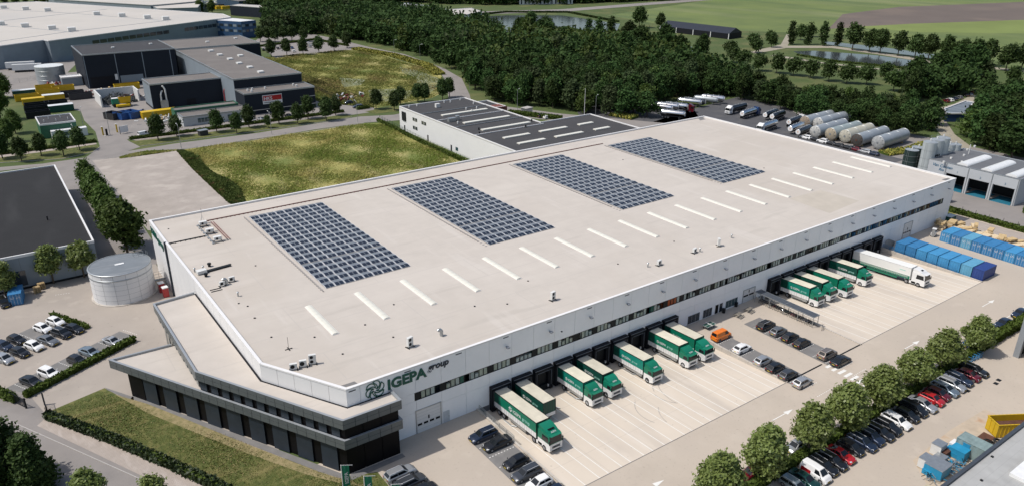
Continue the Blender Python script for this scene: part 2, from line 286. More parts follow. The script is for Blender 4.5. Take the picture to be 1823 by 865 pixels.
for cx,cy,r,a0,a1 in ((89.5,74.5,4.6,2.9,3.9),(89.5,74.5,4.2,1.9,2.7),(84,71.5,5.5,2.2,3.5),(87,67.5,6.5,2.3,3.0),(95,72,9,2.5,3.2)):
    n=16; P=[(cx+r*math.cos(a0+(a1-a0)*i/n),cy+r*math.sin(a0+(a1-a0)*i/n)) for i in range(n+1)]; Q=[(cx+(r+.16)*math.cos(a0+(a1-a0)*i/n),cy+(r+.16)*math.sin(a0+(a1-a0)*i/n)) for i in range(n+1)]
    P=[(x,max(y,YE+.1)) for x,y in P]; Q=[(x,max(y,YE+.1)) for x,y in Q]
    b.add([(x,y,yz(y)+.01) for x,y in P]+[(x,y,yz(y)+.01) for x,y in Q],[(i,i+1,n+2+i,n+1+i) for i in range(n)])
struct(b.build('tyre_marks',M_tread))
# lawn, brick walk and street on the lower left
sheet_px('lawn',[(84,733),(186,690),(236,717),(440,792),(601,850),(672,839),(705,880),(760,960),(600,960),(420,880),(380,855)],.02,M_lawn)
sheet_px('dry_verge',[(206,702),(262,718),(330,745),(440,790),(560,836),(645,864),(600,858),(540,842),(440,806),(330,762),(262,734)],.034,mat('dry_verge',(.30,.24,.13),.95,0,.3,.9,space='world',col2=(.15,.14,.055)))
sheet_px('flower_strip',[(186,689),(238,706),(238,714),(192,694)],.03,M_stall)
b=MB()
P=[at(*q,.03) for q in ((236,703),(441,779),(619,846),(716,806))]; Q=[at(*q,.03) for q in ((232,711),(438,788),(617,858),(722,812))]
for i in range(3): b.add([(*P[i],.03),(*P[i+1],.03),(*Q[i+1],.03),(*Q[i],.03)],[(0,1,2,3)])
struct(b.build('gravel_strip',M_stall))
sheet_px('pavement',[(66,757),(84,741),(372,865),(430,895),(350,905),(294,866),(250,845)],.03,M_brickwalk)
sheet_px('street',[(-300,560),(-60,655),(0,707),(66,757),(84,742),(372,866),(450,910),(420,960),(200,1400),(-900,1000)],.012,M_asph)
sheet_px('pavement',[(-60,655),(0,690),(46,712),(40,719),(0,710),(-60,672)],.03,M_brickwalk)
sheet_px('verge',[(-300,700),(0,838),(40,865),(90,905),(60,1100),(-600,1000)],.03,M_lawn)
b=MB()
K=[at(*q,.02) for q in ((-40,722),(8,745),(70,772),(238,847),(300,877),(360,905))]
for p,q in zip(K[:-1],K[1:]): b.bar((*p,.05),(*q,.05),.14,.12)
struct(b.build('kerb',M_kerb))
# industrial road, its verges and walks
sheet_px('driveway',[(-80,640),(0,690),(50,700),(86,742),(66,764),(0,712),(-80,680)],.011,M_asph)
sheet_px('side_drive',[(60,312),(100,290),(163,285),(228,362),(266,420),(300,470),(170,470),(150,380)],.008,M_asph)
sheet_px('truck_lane',[(-100,165),(0,156),(60,146),(110,140),(150,100),(-100,95)],.006,M_asph)
sheet_px('industrial_road',[(-200,308),(-100,302),(0,298),(75,292),(165,279),(250,266),(315,255.5),(460,237),(640,208),(700,205),(836,180),(900,190),(1000,203),(1177,219),(1300,235),(1240,300),(1100,240),(1000,216),(890,206),(720,214),(648,219),(560,231),(460,248),(315,267),(163,285),(60,298),(0,305),(-100,318),(-200,330)],.012,M_asph)
sheet_px('north_road',[(840,185),(836,169),(822,140),(790,122),(720,97),(660,85),(600,70),(560,62),(480,55),(380,50),(380,58),(480,62),(540,72),(600,82),(680,95),(740,110),(783,127),(795,150),(800,185),(820,200)],.016,M_asph)
sheet_px('yard_entrance',[(120,152),(240,152),(215,175),(200,205),(205,230),(230,252),(250,262),(180,285),(150,283),(178,262),(170,235),(150,215),(135,175)],.008,M_asph)
sheet_px('service_yard',[(20,150),(260,128),(340,240),(640,190),(560,150),(640,208),(230,250),(205,230),(120,152)],.004,M_asph2) if 0 else None
sheet('service_yard',[(10,430),(14,480),(150,480),(150,320),(140,300),(48,300),(38,318),(40,360)],.004,M_asph)
sheet_px('gravel_lot',[(163,285),(315,268.5),(410,362),(420,420),(263,410),(225,362)],.012,M_gravel)
sheet_px('meadow',[(315,268),(648,220),(690,219),(722,240),(835,285),(900,340),(420,400),(410,361)],.012,M_meadow)
sheet('far_meadow',[(129,462),(146,474),(205,476),(219,468.7),(214,420),(216.1,373.2),(204.3,350),(190,322),(175.5,311.7),(144,306.4),(128,330),(127,400)],.004,M_meadow)
sheet_px('car_park_asphalt',[(452,75),(490,104),(620,90),(656,88),(560,66),(470,62)],.008,M_asph)
M_weed=mat('pale_weed',(.62,.63,.48),.95,0,.3,.3,space='world',col2=(.34,.38,.22),trans=.3); M_yweed=mat('yellow_weed',(.30,.27,.05),.95,0,.3,.3,space='world',bump=.8,bscale=2,col2=(.17,.18,.035))
# verges beside the industrial road
sheet_px('verge',[(0,290),(110,283),(165,271),(178,262),(170,258),(113,266),(0,281)],.02,M_lawn)
sheet_px('walk',[(0,281),(113,266),(173,257),(170,255),(113,262),(0,277)],.024,M_brickwalk)
sheet_px('verge',[(232,252),(250,260),(315,252),(460,233),(600,213),(625,209),(618,204),(460,224),(300,245)],.02,M_lawn)
sheet_px('walk',[(240,250),(300,243),(460,221),(612,201),(608,199),(460,218),(300,239),(236,247)],.024,M_brickwalk)
sheet_px('verge',[(650,199),(700,190),(712,193),(712,198),(668,203)],.02,M_lawn)
b=MB()
for L_ in (((0,290.5),(110,283.5),(165,271.5),(178,262)),((250,261),(315,253),(460,234),(600,214),(626,209))):
    K=[at(*q,.03) for q in L_]
    for p,q in zip(K[:-1],K[1:]): b.bar((*p,.05),(*q,.05),.2,.12)
K=[at(x,y) for x,y in ((163,286),(315,268),(460,249),(648,220))]
for p,q in zip(K[:-1],K[1:]): b.bar((*p,.05),(*q,.05),.35,.12)
struct(b.build('kerb',M_kerb))
# right side: washing company forecourt, path behind the containers
sheet('forecourt',[(222.5,30),(222.5,200),(300,200),(300,30)],.004,M_asph); sheet('path',[(213,60),(219.5,60),(219.5,93),(213.6,93)],.008,M_brickwalk)
sheet('verge',[(214,90),(222,90),(222,176),(236,176),(236,190),(214,190)],.012,M_meadow)
sheet('tanker_yard',[(214,128),(214,215),(262,226),(300,232),(300,205),(282,178),(262,176),(262,128)],.008,M_asph2)
sheet('tanker_yard',[(190,183),(214,183),(240,200),(262,226),(236,262),(214,250),(190,215)],.008,M_asph2)
# far country
def blob(name,pts,z,m): return sheet_px(name,pts,z,m)
M_field=mat('far_grass',(.14,.175,.05),.95,0,.3,.02,space='world',col2=(.095,.13,.042)); add_stain(M_field,(.20,.21,.10),.012,.5,.7,.8,(.4,1,.25)); add_stain(M_field,(.075,.11,.04),.03,.56,.66,.6,(.4,1,.15),40)
M_crop=mat('far_crop',(.16,.20,.055),.95,0,.15,.02,space='world')
blob('far_field',[(1080,28),(1400,-20),(2100,-60),(2300,110),(1823,125),(1500,62),(1330,56),(1210,50)],.0,M_field)
blob('ploughed_field',[(1475,52),(1500,26),(1600,13),(1823,4),(2100,-8),(2100,30),(1823,38),(1700,42),(1590,47),(1510,50)],.02,M_dirt)
blob('crop_field',[(1510,49),(1620,43),(1823,36),(2100,28),(2100,62),(1823,60),(1640,58)],.03,M_crop)
sheet_px('far_road',[(1823,-12),(1300,-6),(1000,17),(860,21),(700,27),(560,22),(560,25),(700,32),(860,26),(1010,21),(1300,-2),(1823,-8)],.06,M_asph)
sheet_px('pond',[(858,30),(900,28),(1000,28),(1060,37),(1104,43),(1096,60),(1076,72),(1052,70),(1045,56),(1000,48),(960,60),(860,66),(800,60),(838,42)],.03,M_water)
sheet_px('pond',[(1215,84),(1232,84),(1234,98),(1212,100)],.03,M_water)
sheet_px('pond',[(1412,92),(1450,91),(1560,99),(1660,113),(1676,120),(1664,125),(1560,116),(1480,108),(1428,99)],.03,M_water)
sheet_px('canal',[(1466,74),(1560,83),(1680,100),(1720,110),(1700,111),(1620,99),(1540,89),(1468,79)],.03,M_water)
M_path=mat('sandy_path',(.30,.27,.21),.95,0,.1,.1,space='world')
sheet_px('farm_track',[(1335,93),(1390,80),(1400,62),(1412,63),(1402,82),(1480,82),(1560,93),(1660,108),(1823,126),(1823,129),(1650,112),(1560,97),(1480,86),(1400,86),(1345,96)],.05,M_path)
sheet_px('farm_track',[(1380,98),(1460,111),(1560,122),(1662,130),(1662,131.5),(1560,124),(1460,113),(1370,100)],.05,M_path)
sheet_px('farm_track',[(1008,61),(1045,77),(1042,80),(1003,63)],.05,M_path)
sheet_px('side_yard',[(1645,200),(1700,185),(1745,162),(1760,168),(1725,190),(1680,210),(1700,240),(1730,262),(1705,275),(1670,235)],.02,M_path)
# retaining walls beside the loading yards, with rails
def retaining(x,w,label,rail):
    t=thing('retaining_wall',label,'wall',(x,YE,0))
    y=YE-.2
    b=MB(); b.add([(-w/2,-.2,-.2),(w/2,-.2,-.2),(w/2,YF-YE,-1.35),(-w/2,YF-YE,-1.35),(-w/2,-.2,.22),(w/2,-.2,.22),(w/2,YF-YE,.22),(-w/2,YF-YE,.22)],[(0,3,2,1),(4,5,6,7),(0,1,5,4),(1,2,6,5),(2,3,7,6),(3,0,4,7)]); b.build('wall',M_conc2,t)
    b=MB()
    for k in range(12): b.box(-w/2-.004,w/2+.004,2.05*k,2.05*k+.03,-.6,.225)
    stuff(b.build('joint',M_stall,t))
    if rail:
        a,c=rail; b=MB()
        for z in (.55,.9,1.2): b.bar((0,a,z),(0,c,z),.06)
        n=int((c-a)/1.8)
        for i in range(n+1): yy=a+(c-a)*i/n; b.bar((0,yy,.2),(0,yy,1.2),.06)
        b.build('rail',M_steel if x<150 else M_cont[0],t)
    return t
M_conc2=mat('wall_concrete',(.47,.43,.38),.85,0,.1,.5,space='world'); add_stain(M_conc2,(.33,.30,.26),.8,.5,.7,.7,(0,1,.4))
retaining(56.75,.35,'low concrete wall with steel rail left of the nearest loading yard','' or (14,24))
retaining(106.35,.35,'low concrete wall between the near loading yard and the small car park',None)
retaining(129.65,.35,'low concrete wall beside the bicycle shelter',None)
retaining(179.05,.35,'low concrete wall with blue rail below the front row of blue containers',(6,24))
# ------------------------------------------------------------------ main warehouse
HZ=12.45; RZ=12.05; X0=25.7; X1=212.2; YB=177.9
WH=thing('warehouse','huge white flat roofed warehouse with solar arrays, loading docks and green lettering','warehouse',(0,0,0))
outl=[(34.3,YF),(X1,YF),(X1,YB),(X0,YB),(X0,162),(26.4,103)]
def inset(poly,d):
    n=len(poly); out=[]
    for i in range(n):
        p0=Vector(poly[i-1]).to_2d() if 0 else Vector(poly[i-1]); p1=Vector(poly[i]); p2=Vector(poly[(i+1)%n]); a=(p1-p0).normalized(); c=(p2-p1).normalized()
        na=Vector((-a.y,a.x)); nc=Vector((-c.y,c.x)); m=(na+nc); m=m/m.length; k=d/max(.2,m.dot(na)); out.append(tuple(p1+m*k))
    return out
ins=inset(outl,.45)
b=MB(); n=len(ins); b.add([(x,y,RZ) for x,y in ins],[tuple(range(n))]); b.build('roof_deck',M_roof,WH)
# wall cores stand 12 cm behind the cladding panels
core=inset(outl,.13)
b=MB(); b.add([(x,y,-1.4) for x,y in core]+[(x,y,HZ-.03) for x,y in core],[(i,(i+1)%n,n+(i+1)%n,n+i) for i in range(n) if i!=0]); 
(xa,ya),(xb,yb)=core[0],core[1]
SX0,SX1,SZ0,SZ1=45.25,207.6,6.15,7.62      # window strip
b.add([(xa,ya,-1.4),(xb,yb,-1.4),(xb,yb,SZ0),(xa,ya,SZ0)],[(0,1,2,3)]); b.add([(xa,ya,SZ1),(xb,yb,SZ1),(xb,yb,HZ-.03),(xa,ya,HZ-.03)],[(0,1,2,3)])
b.add([(xa,ya,SZ0),(SX0,ya,SZ0),(SX0,ya,SZ1),(xa,ya,SZ1)],[(0,1,2,3)]); b.add([(SX1,ya,SZ0),(xb,yb,SZ0),(xb,yb,SZ1),(SX1,ya,SZ1)],[(0,1,2,3)])
b.build('wall_core',M_joint,WH)
b=MB(); b.box(SX0,SX1,YF+2.6,YF+2.7,SZ0-.6,SZ1+.3); b.box(SX0,SX1,YF+.12,YF+2.65,SZ0-.62,SZ0-.5); b.box(SX0,SX1,YF+.12,YF+2.65,SZ1+.25,SZ1+.3); b.box(SX0-.1,SX0,YF+.1,YF+2.6,SZ0-.6,SZ1+.3); b.box(SX1,SX1+.1,YF+.1,YF+2.6,SZ0-.6,SZ1+.3); b.build('window_reveal',M_chassis,WH)
# parapet coping
b=MB()
for i in range(n):
    a,c=Vector(outl[i]),Vector(outl[(i+1)%n]); ai,ci=Vector(ins[i]),Vector(ins[(i+1)%n])
    e=.06; d=(c-a).normalized(); o=Vector((d.y,-d.x))*e
    z0,z1=HZ-.22,HZ+.03
    b.add([(*(a+o-d*e),z1),(*(c+o+d*e),z1),(*ci,z1),(*ai,z1),(*(a+o-d*e),z0),(*(c+o+d*e),z0),(*ci,RZ),(*ai,RZ)],[(0,1,2,3),(4,5,1,0),(7,3,2,6)])
b.build('coping',M_trim,WH)
# front cladding panels, one object per panel
def fpanel(x0,x1,z0,z1,name='wall_panel'):
    me=MB().box(x0+.022,x1-.022,YF,YF+.1,z0+.016,z1-.016); me.build(name,M_white,WH)
joints=[34.3,36.4]+[40.95+4.565*k for k in range(38)]; joints=[j for j in joints if j<X1-1.5]+[X1]
for a,c in zip(joints[:-1],joints[1:]):
    if c<=SX0+.1: fpanel(a,c,4.05,HZ-.2); fpanel(a,c,0,4.05); continue
    if a<SX0: fpanel(a,c,SZ1,HZ-.2); fpanel(a,SX0,SZ0,SZ1)
    else: fpanel(a,c,SZ1,HZ-.2)
    if a>SX1: fpanel(a,c,SZ0,SZ1)
    elif c>SX1: fpanel(SX1,c,SZ0,SZ1)
    fpanel(a,c,4.05,SZ0); zb=-1.3 if (PITS[0][0]<a<PITS[0][1] or PITS[1][0]-2<a<PITS[1][1]) else 0
    fpanel(a,c,zb,4.05)
# window strip: frame, dark infills, panes, and what stands behind them
wf=MB(); wf.box(SX0,SX1,YF+.02,YF+.1,SZ0,SZ0+.09); wf.box(SX0,SX1,YF+.02,YF+.1,SZ1-.09,SZ1)
pane=MB().box(0,.8,YF+.05,YF+.075,SZ0+.09,SZ1-.09).mesh('window_pane',glass('strip_glass',(.02,.025,.03)))
# the panes are see-through, so that the goods behind show
sg=MATS['strip_glass']; N=sg.node_tree.nodes; L=sg.node_tree.links; tr=N.new('ShaderNodeBsdfTransparent'); tr.inputs[0].default_value=(.93,.96,.95,1); ms=N.new('ShaderNodeMixShader'); ms.inputs[0].default_value=.86; L.new(N['Principled BSDF'].outputs[0],ms.inputs[1]); L.new(tr.outputs[0],ms.inputs[2]); L.new(ms.outputs[0],N['Material Output'].inputs[0])
k=0; goods={}
G_m=[mat('paper_white',(.88,.88,.85),.8),mat('paper_cream',(.80,.78,.66),.8),mat('goods_blue',(.05,.22,.45),.6),mat('goods_green',(.03,.2,.15),.6),mat('goods_orange',(.75,.13,.03),.6),mat('goods_grey',(.3,.32,.33),.7),mat('goods_brown',(.35,.22,.12),.8)]
gb=MB(); npane=0
x=SX0; bay=0
while x<SX1-.3:
    w=1.15 if bay%1==0 else 0; e=min(x+w,SX1); wf.box(x,e,YF+.04,YF+.12,SZ0,SZ1) if random.random()<.8 or bay==0 else wf.box(x,x+.1,YF+.02,YF+.1,SZ0,SZ1); x=e
    for i in range(4):
        if x+.8>SX1: break
        obj('window_pane',pane,WH,(x+.03,0,0)); wf.box(x-.03,x+.04,YF+.02,YF+.1,SZ0,SZ1); npane+=1
        u=(x-SX0)/(SX1-SX0)
        r=random.random()
        if u>.72: g=2 if r<.45 else 0 if r<.65 else 1 if r<.8 else 6 if r<.9 else None
        elif .30<u<.36 and bay==12: g=4
        else: g=1 if r<.25 else 0 if r<.80 else 3 if r<.85 else None
        if g is not None: h=random.choice((1,1,1,.6)); gb.box(x+.06,x+.76,YF+.13,YF+.5,SZ0-.3,SZ0+h*(SZ1-SZ0-.1),g)
        x+=.855
    bay+=1
    if x>=SX1-.5: wf.box(x,SX1,YF+.04,YF+.12,SZ0,SZ1); break
wf.build('window_frame',M_dark,WH); stuff(gb.build('stored_goods',G_m,WH))
# gutters' overflow slots and wall lamps
sl_=MB().box(-.55,.55,YF-.012,YF+.05,11.8,11.98).mesh('overflow_slot',M_group)
lp=MB().box(-.12,.12,YF-.35,YF,10.1,10.22).box(-.28,.28,YF-.75,YF-.3,10.05,10.27).mesh('wall_lamp',mat('lamp_grey',(.22,.24,.27),.5))
for k in range(20):
    x=34.95+9.13*k+(.2 if k else .25)
    if x<X1: obj('overflow_slot',sl_,WH,(x,0,0))
    if k>=3 and x<X1-1: obj('wall_lamp',lp,WH,(x+.1,0,0))
# left wall and chamfer cladding
def side_panels(p,q,n,z0,z1,m=M_white2):
    p=Vector(p); q=Vector(q); d=(q-p)/n; u=d.normalized(); o=Vector((-u.y,u.x))
    for i in range(n):
        a=p+d*i+u*.03; c=p+d*(i+1)-u*.03; bb=MB(); v=[(*a,z0),(*c,z0),(*(c+o*.1),z0),(*(a+o*.1),z0),(*a,z1),(*c,z1),(*(c+o*.1),z1),(*(a+o*.1),z1)]
        bb.add(v,[(0,3,2,1),(4,5,6,7),(0,1,5,4),(1,2,6,5),(2,3,7,6),(3,0,4,7)]); bb.build('wall_panel',m,WH)
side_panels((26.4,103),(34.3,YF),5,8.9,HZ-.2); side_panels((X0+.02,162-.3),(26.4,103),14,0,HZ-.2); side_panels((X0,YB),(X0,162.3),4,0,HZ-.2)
side_panels((X1,YF),(X1,YB),20,0,HZ-.2,M_white); side_panels((X1,YB),(X0,YB),40,0,HZ-.2,M_white)
MB().bar((X0-.1,162,0),(X0-.1,162,HZ+.06),.5).build('downpipe',M_group,WH)
# lettering on the front
def ftext(s,x,z,size,m,bold=.02,shear=0,name='lettering'):
    o=obj(name,text_mesh(name,s,size,m,.05,shear,bold),WH,(x,YF-.07,z),FACE_MY); return o
ftext('IGEPA',40.75,9.98,2.35,M_logo,.085).scale=(1.06,1,1)
ftext('group',47.75,10.78,1.55,M_group,.035,.25)
# flower emblem: six curled petals drawn as raised outlines
b=MB(); cx,cz=38.75,10.75
for k in range(6):
    a=k*PI/3+.3; pts=[]
    for i in range(13):                         # outer arc of the petal
        t=i/12; r=.25+1.3*math.sin(t*PI*.5); th=a+1.15*t**1.3; pts.append((cx+r*math.cos(th),cz+r*math.sin(th)))
    for i in range(1,12):                       # returns along its inner edge
        t=1-i/11; r=.25+1.3*math.sin(t*PI*.5); th=a+1.15*t**1.3+.62*math.sin(t*PI)*(1-.2*t)+.35*t; r*=1-.12*math.sin(t*PI); pts.append((cx+r*math.cos(th),cz+r*math.sin(th)))
    for p,q in zip(pts[:-1],pts[1:]): b.bar((p[0],YF-.05,p[1]),(q[0],YF-.05,q[1]),.11,.13)
b.build('flower_emblem',M_logo,WH)
o=obj('lettering',text_mesh('lettering_side','IGEPA group',2.3,M_logo,.05,0,.05),WH,(X0-.1,177,9.7),FACE_MX)
# sectional doors, doors and ground floor windows
def bigdoor(x0,x1,z1,label=None,lights=4,z0=0,mark=True):
    dr=MB().box(x0,x1,YF-.03,YF-.004,z0,z1).build('sectional_door',M_trim,WH)
    f=MB(); f.box(x0-.15,x0,YF-.1,YF-.004,z0,z1+.12); f.box(x1,x1+.15,YF-.1,YF-.004,z0,z1+.12); f.box(x0-.15,x1+.15,YF-.12,YF-.004,z1,z1+.14); f.build('frame',M_steel,dr)
    g=MB(); w=(x1-x0)/lights
    for i in range(lights): g.box(x0+w*i+.15,x0+w*(i+1)-.15,YF-.05,YF-.02,z0+1.35,z0+1.72)
    g.build('vision_panel',M_blackglass,dr)
    g=MB()
    for i in range(1,7): zz=z0+i*(z1-z0)/7; g.box(x0,x1,YF-.034,YF-.028,zz,zz+.03)
    stuff(g.build('section_joint',M_steel,dr))
    if mark: MB().box((x0+x1)/2-.12,(x0+x1)/2+.12,YF-.06,YF-.02,z0+2.1,z0+2.75).build('emblem_plate',M_black,dr)
bigdoor(45.4,49.75,4.2)
def sdoor(x0,x1,z1,m=M_steel):
    d=MB().box(x0,x1,YF-.05,YF-.004,0,z1).build('door',m,WH); MB().box(x1-.18,x1-.1,YF-.1,YF-.05,.95,1.1).build('handle',M_dark,d)
sdoor(50.25,51.4,2.15,mat('pale_door',(.50,.52,.54),.5)); bigdoor(124.9,128.6,2.95,lights=2); bigdoor(189.2,193.0,4.2,lights=4)
def gwin(x0,x1,z0,z1,n,m):
    f=MB().box(x0,x1,YF-.05,YF-.004,z0,z1).build('window',M_trim,WH); w=(x1-x0-.1)/n
    for i in range(n): MB().box(x0+.08+w*i,x0+w*(i+1)-.0,YF-.08,YF-.045,z0+.1,z1-.1).build('pane',m,f)
gwin(107.6,111.2,0.1,2.1,3,M_glass); gwin(112.2,115.0,.1,2.1,3,M_glass); gwin(119.2,123.1,.3,2.15,4,M_tealglass)
gwin(115.9,117.0,0,2.2,1,M_blackglass); gwin(117.2,118.3,0,2.2,1,M_glass)
# loading docks
dk=thing('dock_shelter','x','dock shelter')
b=MB(); b.box(-1.95,-1.35,-.85,0,-1.0,3.55); b.box(1.35,1.95,-.85,0,-1.0,3.55); b.box(-1.95,1.95,-.85,0,2.95,3.62); b.build('bumper_frame',M_black,dk)
b=MB(); b.box(-1.99,1.99,-.9,-.85,3.5,3.56); b.box(-1.62,-1.58,-.87,-.85,-.2,3.0); b.box(1.58,1.62,-.87,-.85,-.2,3.0); b.box(-1.35,1.35,-.87,-.85,2.9,2.95); b.build('edge_strip',mat('strip_grey',(.2,.22,.25),.5),dk)
MB().box(-1.35,1.35,-.12,-.02,0,2.95).build('dock_door',M_dark,dk)
MB().box(-1.3,-1.05,-.75,-.02,0,2.9).build('curtain',M_black,dk); MB().box(1.05,1.3,-.75,-.02,0,2.9).build('curtain',M_black,dk)
b=MB(); b.box(-1.5,1.5,-.5,0,-1.2,0); b.build('dock_base',M_dark,dk)
MB().box(-1.25,-1.0,-.7,-.5,-.55,-.05).build('buffer',M_trim,dk); MB().box(1.0,1.25,-.7,-.5,-.55,-.05).build('buffer',M_trim,dk)
DT=snap_tree(dk)
dn=['leftmost','second','third','fourth','fifth','sixth','seventh','eighth','ninth','tenth']
occ1=['with the long articulated green truck backed into it','with the parked green trailer backed into it','standing empty with a white number 3','with a bright green rigid truck','with the darker green rigid truck','standing empty between two green trucks','with the teal sided truck','standing empty beside the truck with a light roof','with a green truck left of the last one','with the last truck of the near yard']
occ2=['standing empty next to the bicycle shelter','with the teal sided truck nearest the bicycle shelter','with the dark sided middle truck','with the bright green third truck','standing empty before the dark green truck','with the dark green truck','standing empty before the white articulated truck','with the long white articulated truck','standing empty just right of the white truck','standing empty next to the blue containers']
DOCK=[61.15+4.53*k for k in range(10)]+[134.9+4.56*k for k in range(10)]
for i,x in enumerate(DOCK):
    lab='black dock shelter '+(occ1[i] if i<10 else occ2[i-10]); 
    o=copy_tree(DT,lab,'dock shelters along the warehouse front',(x,YF,0)); o.name='dock_shelter'
    obj('dock_number',text_mesh('dock_number',str(i+1 if i<10 else i+1),.55,M_trim,.01),o,(-.9,-.16,1.6),FACE_MY)
for c,gs in DT[1]:
    for g in gs: D.objects.remove(g)
    D.objects.remove(c)
D.objects.remove(dk)
# ------------------------------------------------------------------ office wing
OF=thing('office_wing','two storey office wing with grey cassette bands and dark glass on the warehouse corner','office building')
B1=[(18.1,139.2),(18.4,110.8),(32.1,85.6),(41.35,85.5),(41.35,YF),(34.3,YF-.01),(26.35,103),(25.9,140)]
B2=[(8.4,129.0),(32.1,85.6),(41.35,85.5),(41.35,YF),(34.3,YF-.01),(26.35,103),(26.2,128.3),(18.3,128.6)]
def band(poly,edges,z0,z1,pw,rows=2):
    "cassette band: separate metal panels along the given edges"
    for e in edges:
        p,q=Vector(poly[e]),Vector(poly[(e+1)%len(poly)]); d=(q-p); n_=max(1,round(d.length/pw)); u=d.normalized(); o=Vector((-u.y,u.x)) if True else 0
        for i in range(n_):
            for r in range(rows):
                a=p+d*(i/n_)+u*.035; c=p+d*((i+1)/n_)-u*.035; za=z0+(z1-z0)*r/rows+.025; zb=z0+(z1-z0)*(r+1)/rows-.025
                bb=MB(); bb.add([(*a,za),(*c,za),(*(c+o*.12),za),(*(a+o*.12),za),(*a,zb),(*c,zb),(*(c+o*.12),zb),(*(a+o*.12),zb)],[(0,3,2,1),(4,5,6,7),(0,1,5,4),(1,2,6,5),(2,3,7,6),(3,0,4,7)]); bb.build('cassette_panel',M_gband,OF)
def slab(poly,z0,z1,wall=.07,roof=True,zr=None):
    i1=inset(poly,.02); b=MB(); b.prism(i1,z0,zr-.02 if zr else z1-.3); b.build('slab',M_black,OF)
    i2=inset(poly,.34); 
    if roof: b=MB(); b.add([(x,y,zr) for x,y in i2],[tuple(range(len(i2)))]); b.build('flat_roof',M_roof,OF)
    b=MB(); m=len(poly)
    for k in range(m):
        if k in skip: continue
        a,c,ai,ci=Vector(poly[k]),Vector(poly[(k+1)%m]),Vector(i2[k]),Vector(i2[(k+1)%m]); d=(c-a).normalized(); o=Vector((d.y,-d.x))*.03
        b.add([(*(a+o),z1+.03),(*(c+o),z1+.03),(*ci,z1+.03),(*ai,z1+.03),(*(a+o),z1-.02),(*(c+o),z1-.02),(*ci,zr),(*ai,zr)],[(0,1,2,3),(4,5,1,0),(7,3,2,6)])
        pass
    b.build('coping',M_gbandtop,OF)
skip={4,5,6}; slab(B1,8.3,9.85,zr=9.45)
skip={3,4,5,6}; slab(B2,4.8,6.35,zr=6.0)
band(B1,[0,1,2,3],8.25,9.82,1.75); band(B2,[0,1,2,7],4.75,6.32,1.75)
# storeys of glass between the bands
G1=[(18.5,139.0),(18.8,110.9),(32.35,86.0),(41.0,85.9),(41.0,YF),(34.3,YF),(26.4,103),(26.3,139.2)]
G0=[(10.5,126.0),(32.35,86.1),(41.0,86.1),(41.0,YF),(34.3,YF),(26.4,103),(26.2,128),(19.2,139.2),(19.2,127.6)]
b=MB(); b.prism(inset(G1,.24),6.0,8.35); b.prism(inset(G0,.24),0,4.85); b.build('storey_core',M_black,OF)
def glassrow(p,q,n,z0,z1,frac,ma,mb):
    p,q=Vector(p),Vector(q); d=q-p; u=d.normalized(); o=Vector((-u.y,u.x))
    for i in range(n):
        a=p+d*(i/n)+u*.02; m_=p+d*((i+frac)/n); c=p+d*((i+1)/n)-u*.02
        for s,e,mm,off in ((a,m_,ma,0.0),(m_+u*.02,c,mb,.22)):
            bb=MB(); s=s+o*off; e=e+o*off; bb.add([(*s,z0),(*e,z0),(*(e+o*.06),z0),(*(s+o*.06),z0),(*s,z1),(*e,z1),(*(e+o*.06),z1),(*(s+o*.06),z1)],[(0,3,2,1),(4,5,6,7),(0,1,5,4),(1,2,6,5),(2,3,7,6),(3,0,4,7)]); bb.build('glass_panel',mm,OF)
M_blueblind=mat('blue_grey_screen',(.022,.032,.045),.4,0,.2,.5,space='world',spec=.35)
glassrow((18.8,110.9),(32.35,86.0),12,6.3,8.26,.62,M_blueblind,M_blackglass); glassrow((18.5,139.0),(18.8,110.9),12,6.3,8.26,.6,M_tealglass,M_blackglass)
glassrow((32.35,86.0),(41.0,85.9),3,6.3,8.26,.96,M_blackglass,M_blackglass)
glassrow((12.2,122.86),(32.35,86.1),9,.02,4.8,.64,M_blueblind,M_blackglass); glassrow((10.5,126),(12.2,122.86),1,.02,4.8,.95,M_blackglass,M_blackglass)
glassrow((32.35,86.1),(41.0,86.1),3,.02,4.8,.97,M_blackglass,M_blackglass)
glassrow((19.2,139.2),(19.2,127.6),5,.02,4.8,.6,M_tealglass,M_blackglass)
b=MB(); 
for k in range(26): t=random.random(); p=Vector(B1[1]).lerp(Vector(B1[2]),t) if k%2 else Vector(B1[2]).lerp(Vector(B1[3]),t); 
# ------------------------------------------------------------------ things on the main roof
ZR=RZ
sk=thing('roof_skylight','x','skylight'); b=MB(); b.box(-.62,.62,-6.15,6.15,0,.10); b.build('upstand',M_trim,sk)
for i in range(9):
    y0=-6.05+12.1*i/9; y1=y0+12.1/9-.03; b=MB(); m_=7; P=[(.58*math.cos(PI*j/m_),.10+.16*math.sin(PI*j/m_)) for j in range(m_+1)]
    b.add([(x,y0,z) for x,z in P]+[(x,y1,z) for x,z in P],[(j,j+1,m_+2+j,m_+1+j) for j in range(m_)],0,True); b.add([(x,y0,z) for x,z in P],[tuple(range(m_+1))]); b.add([(x,y1,z) for x,z in P],[tuple(range(m_+1))[::-1]])
    b.build('dome_segment',mat('opal_skylight',(.66,.64,.56),.3,0,.05,1),sk)
ST=snap_tree(sk)
def ordn(i,n,a='left'): 
    w=['first','second','third','fourth','fifth','sixth','seventh','eighth','ninth','tenth','eleventh','twelfth','thirteenth','fourteenth','fifteenth','sixteenth','seventeenth','eighteenth','nineteenth','twentieth','twenty-first','twenty-second','twenty-third']
    return w[i]
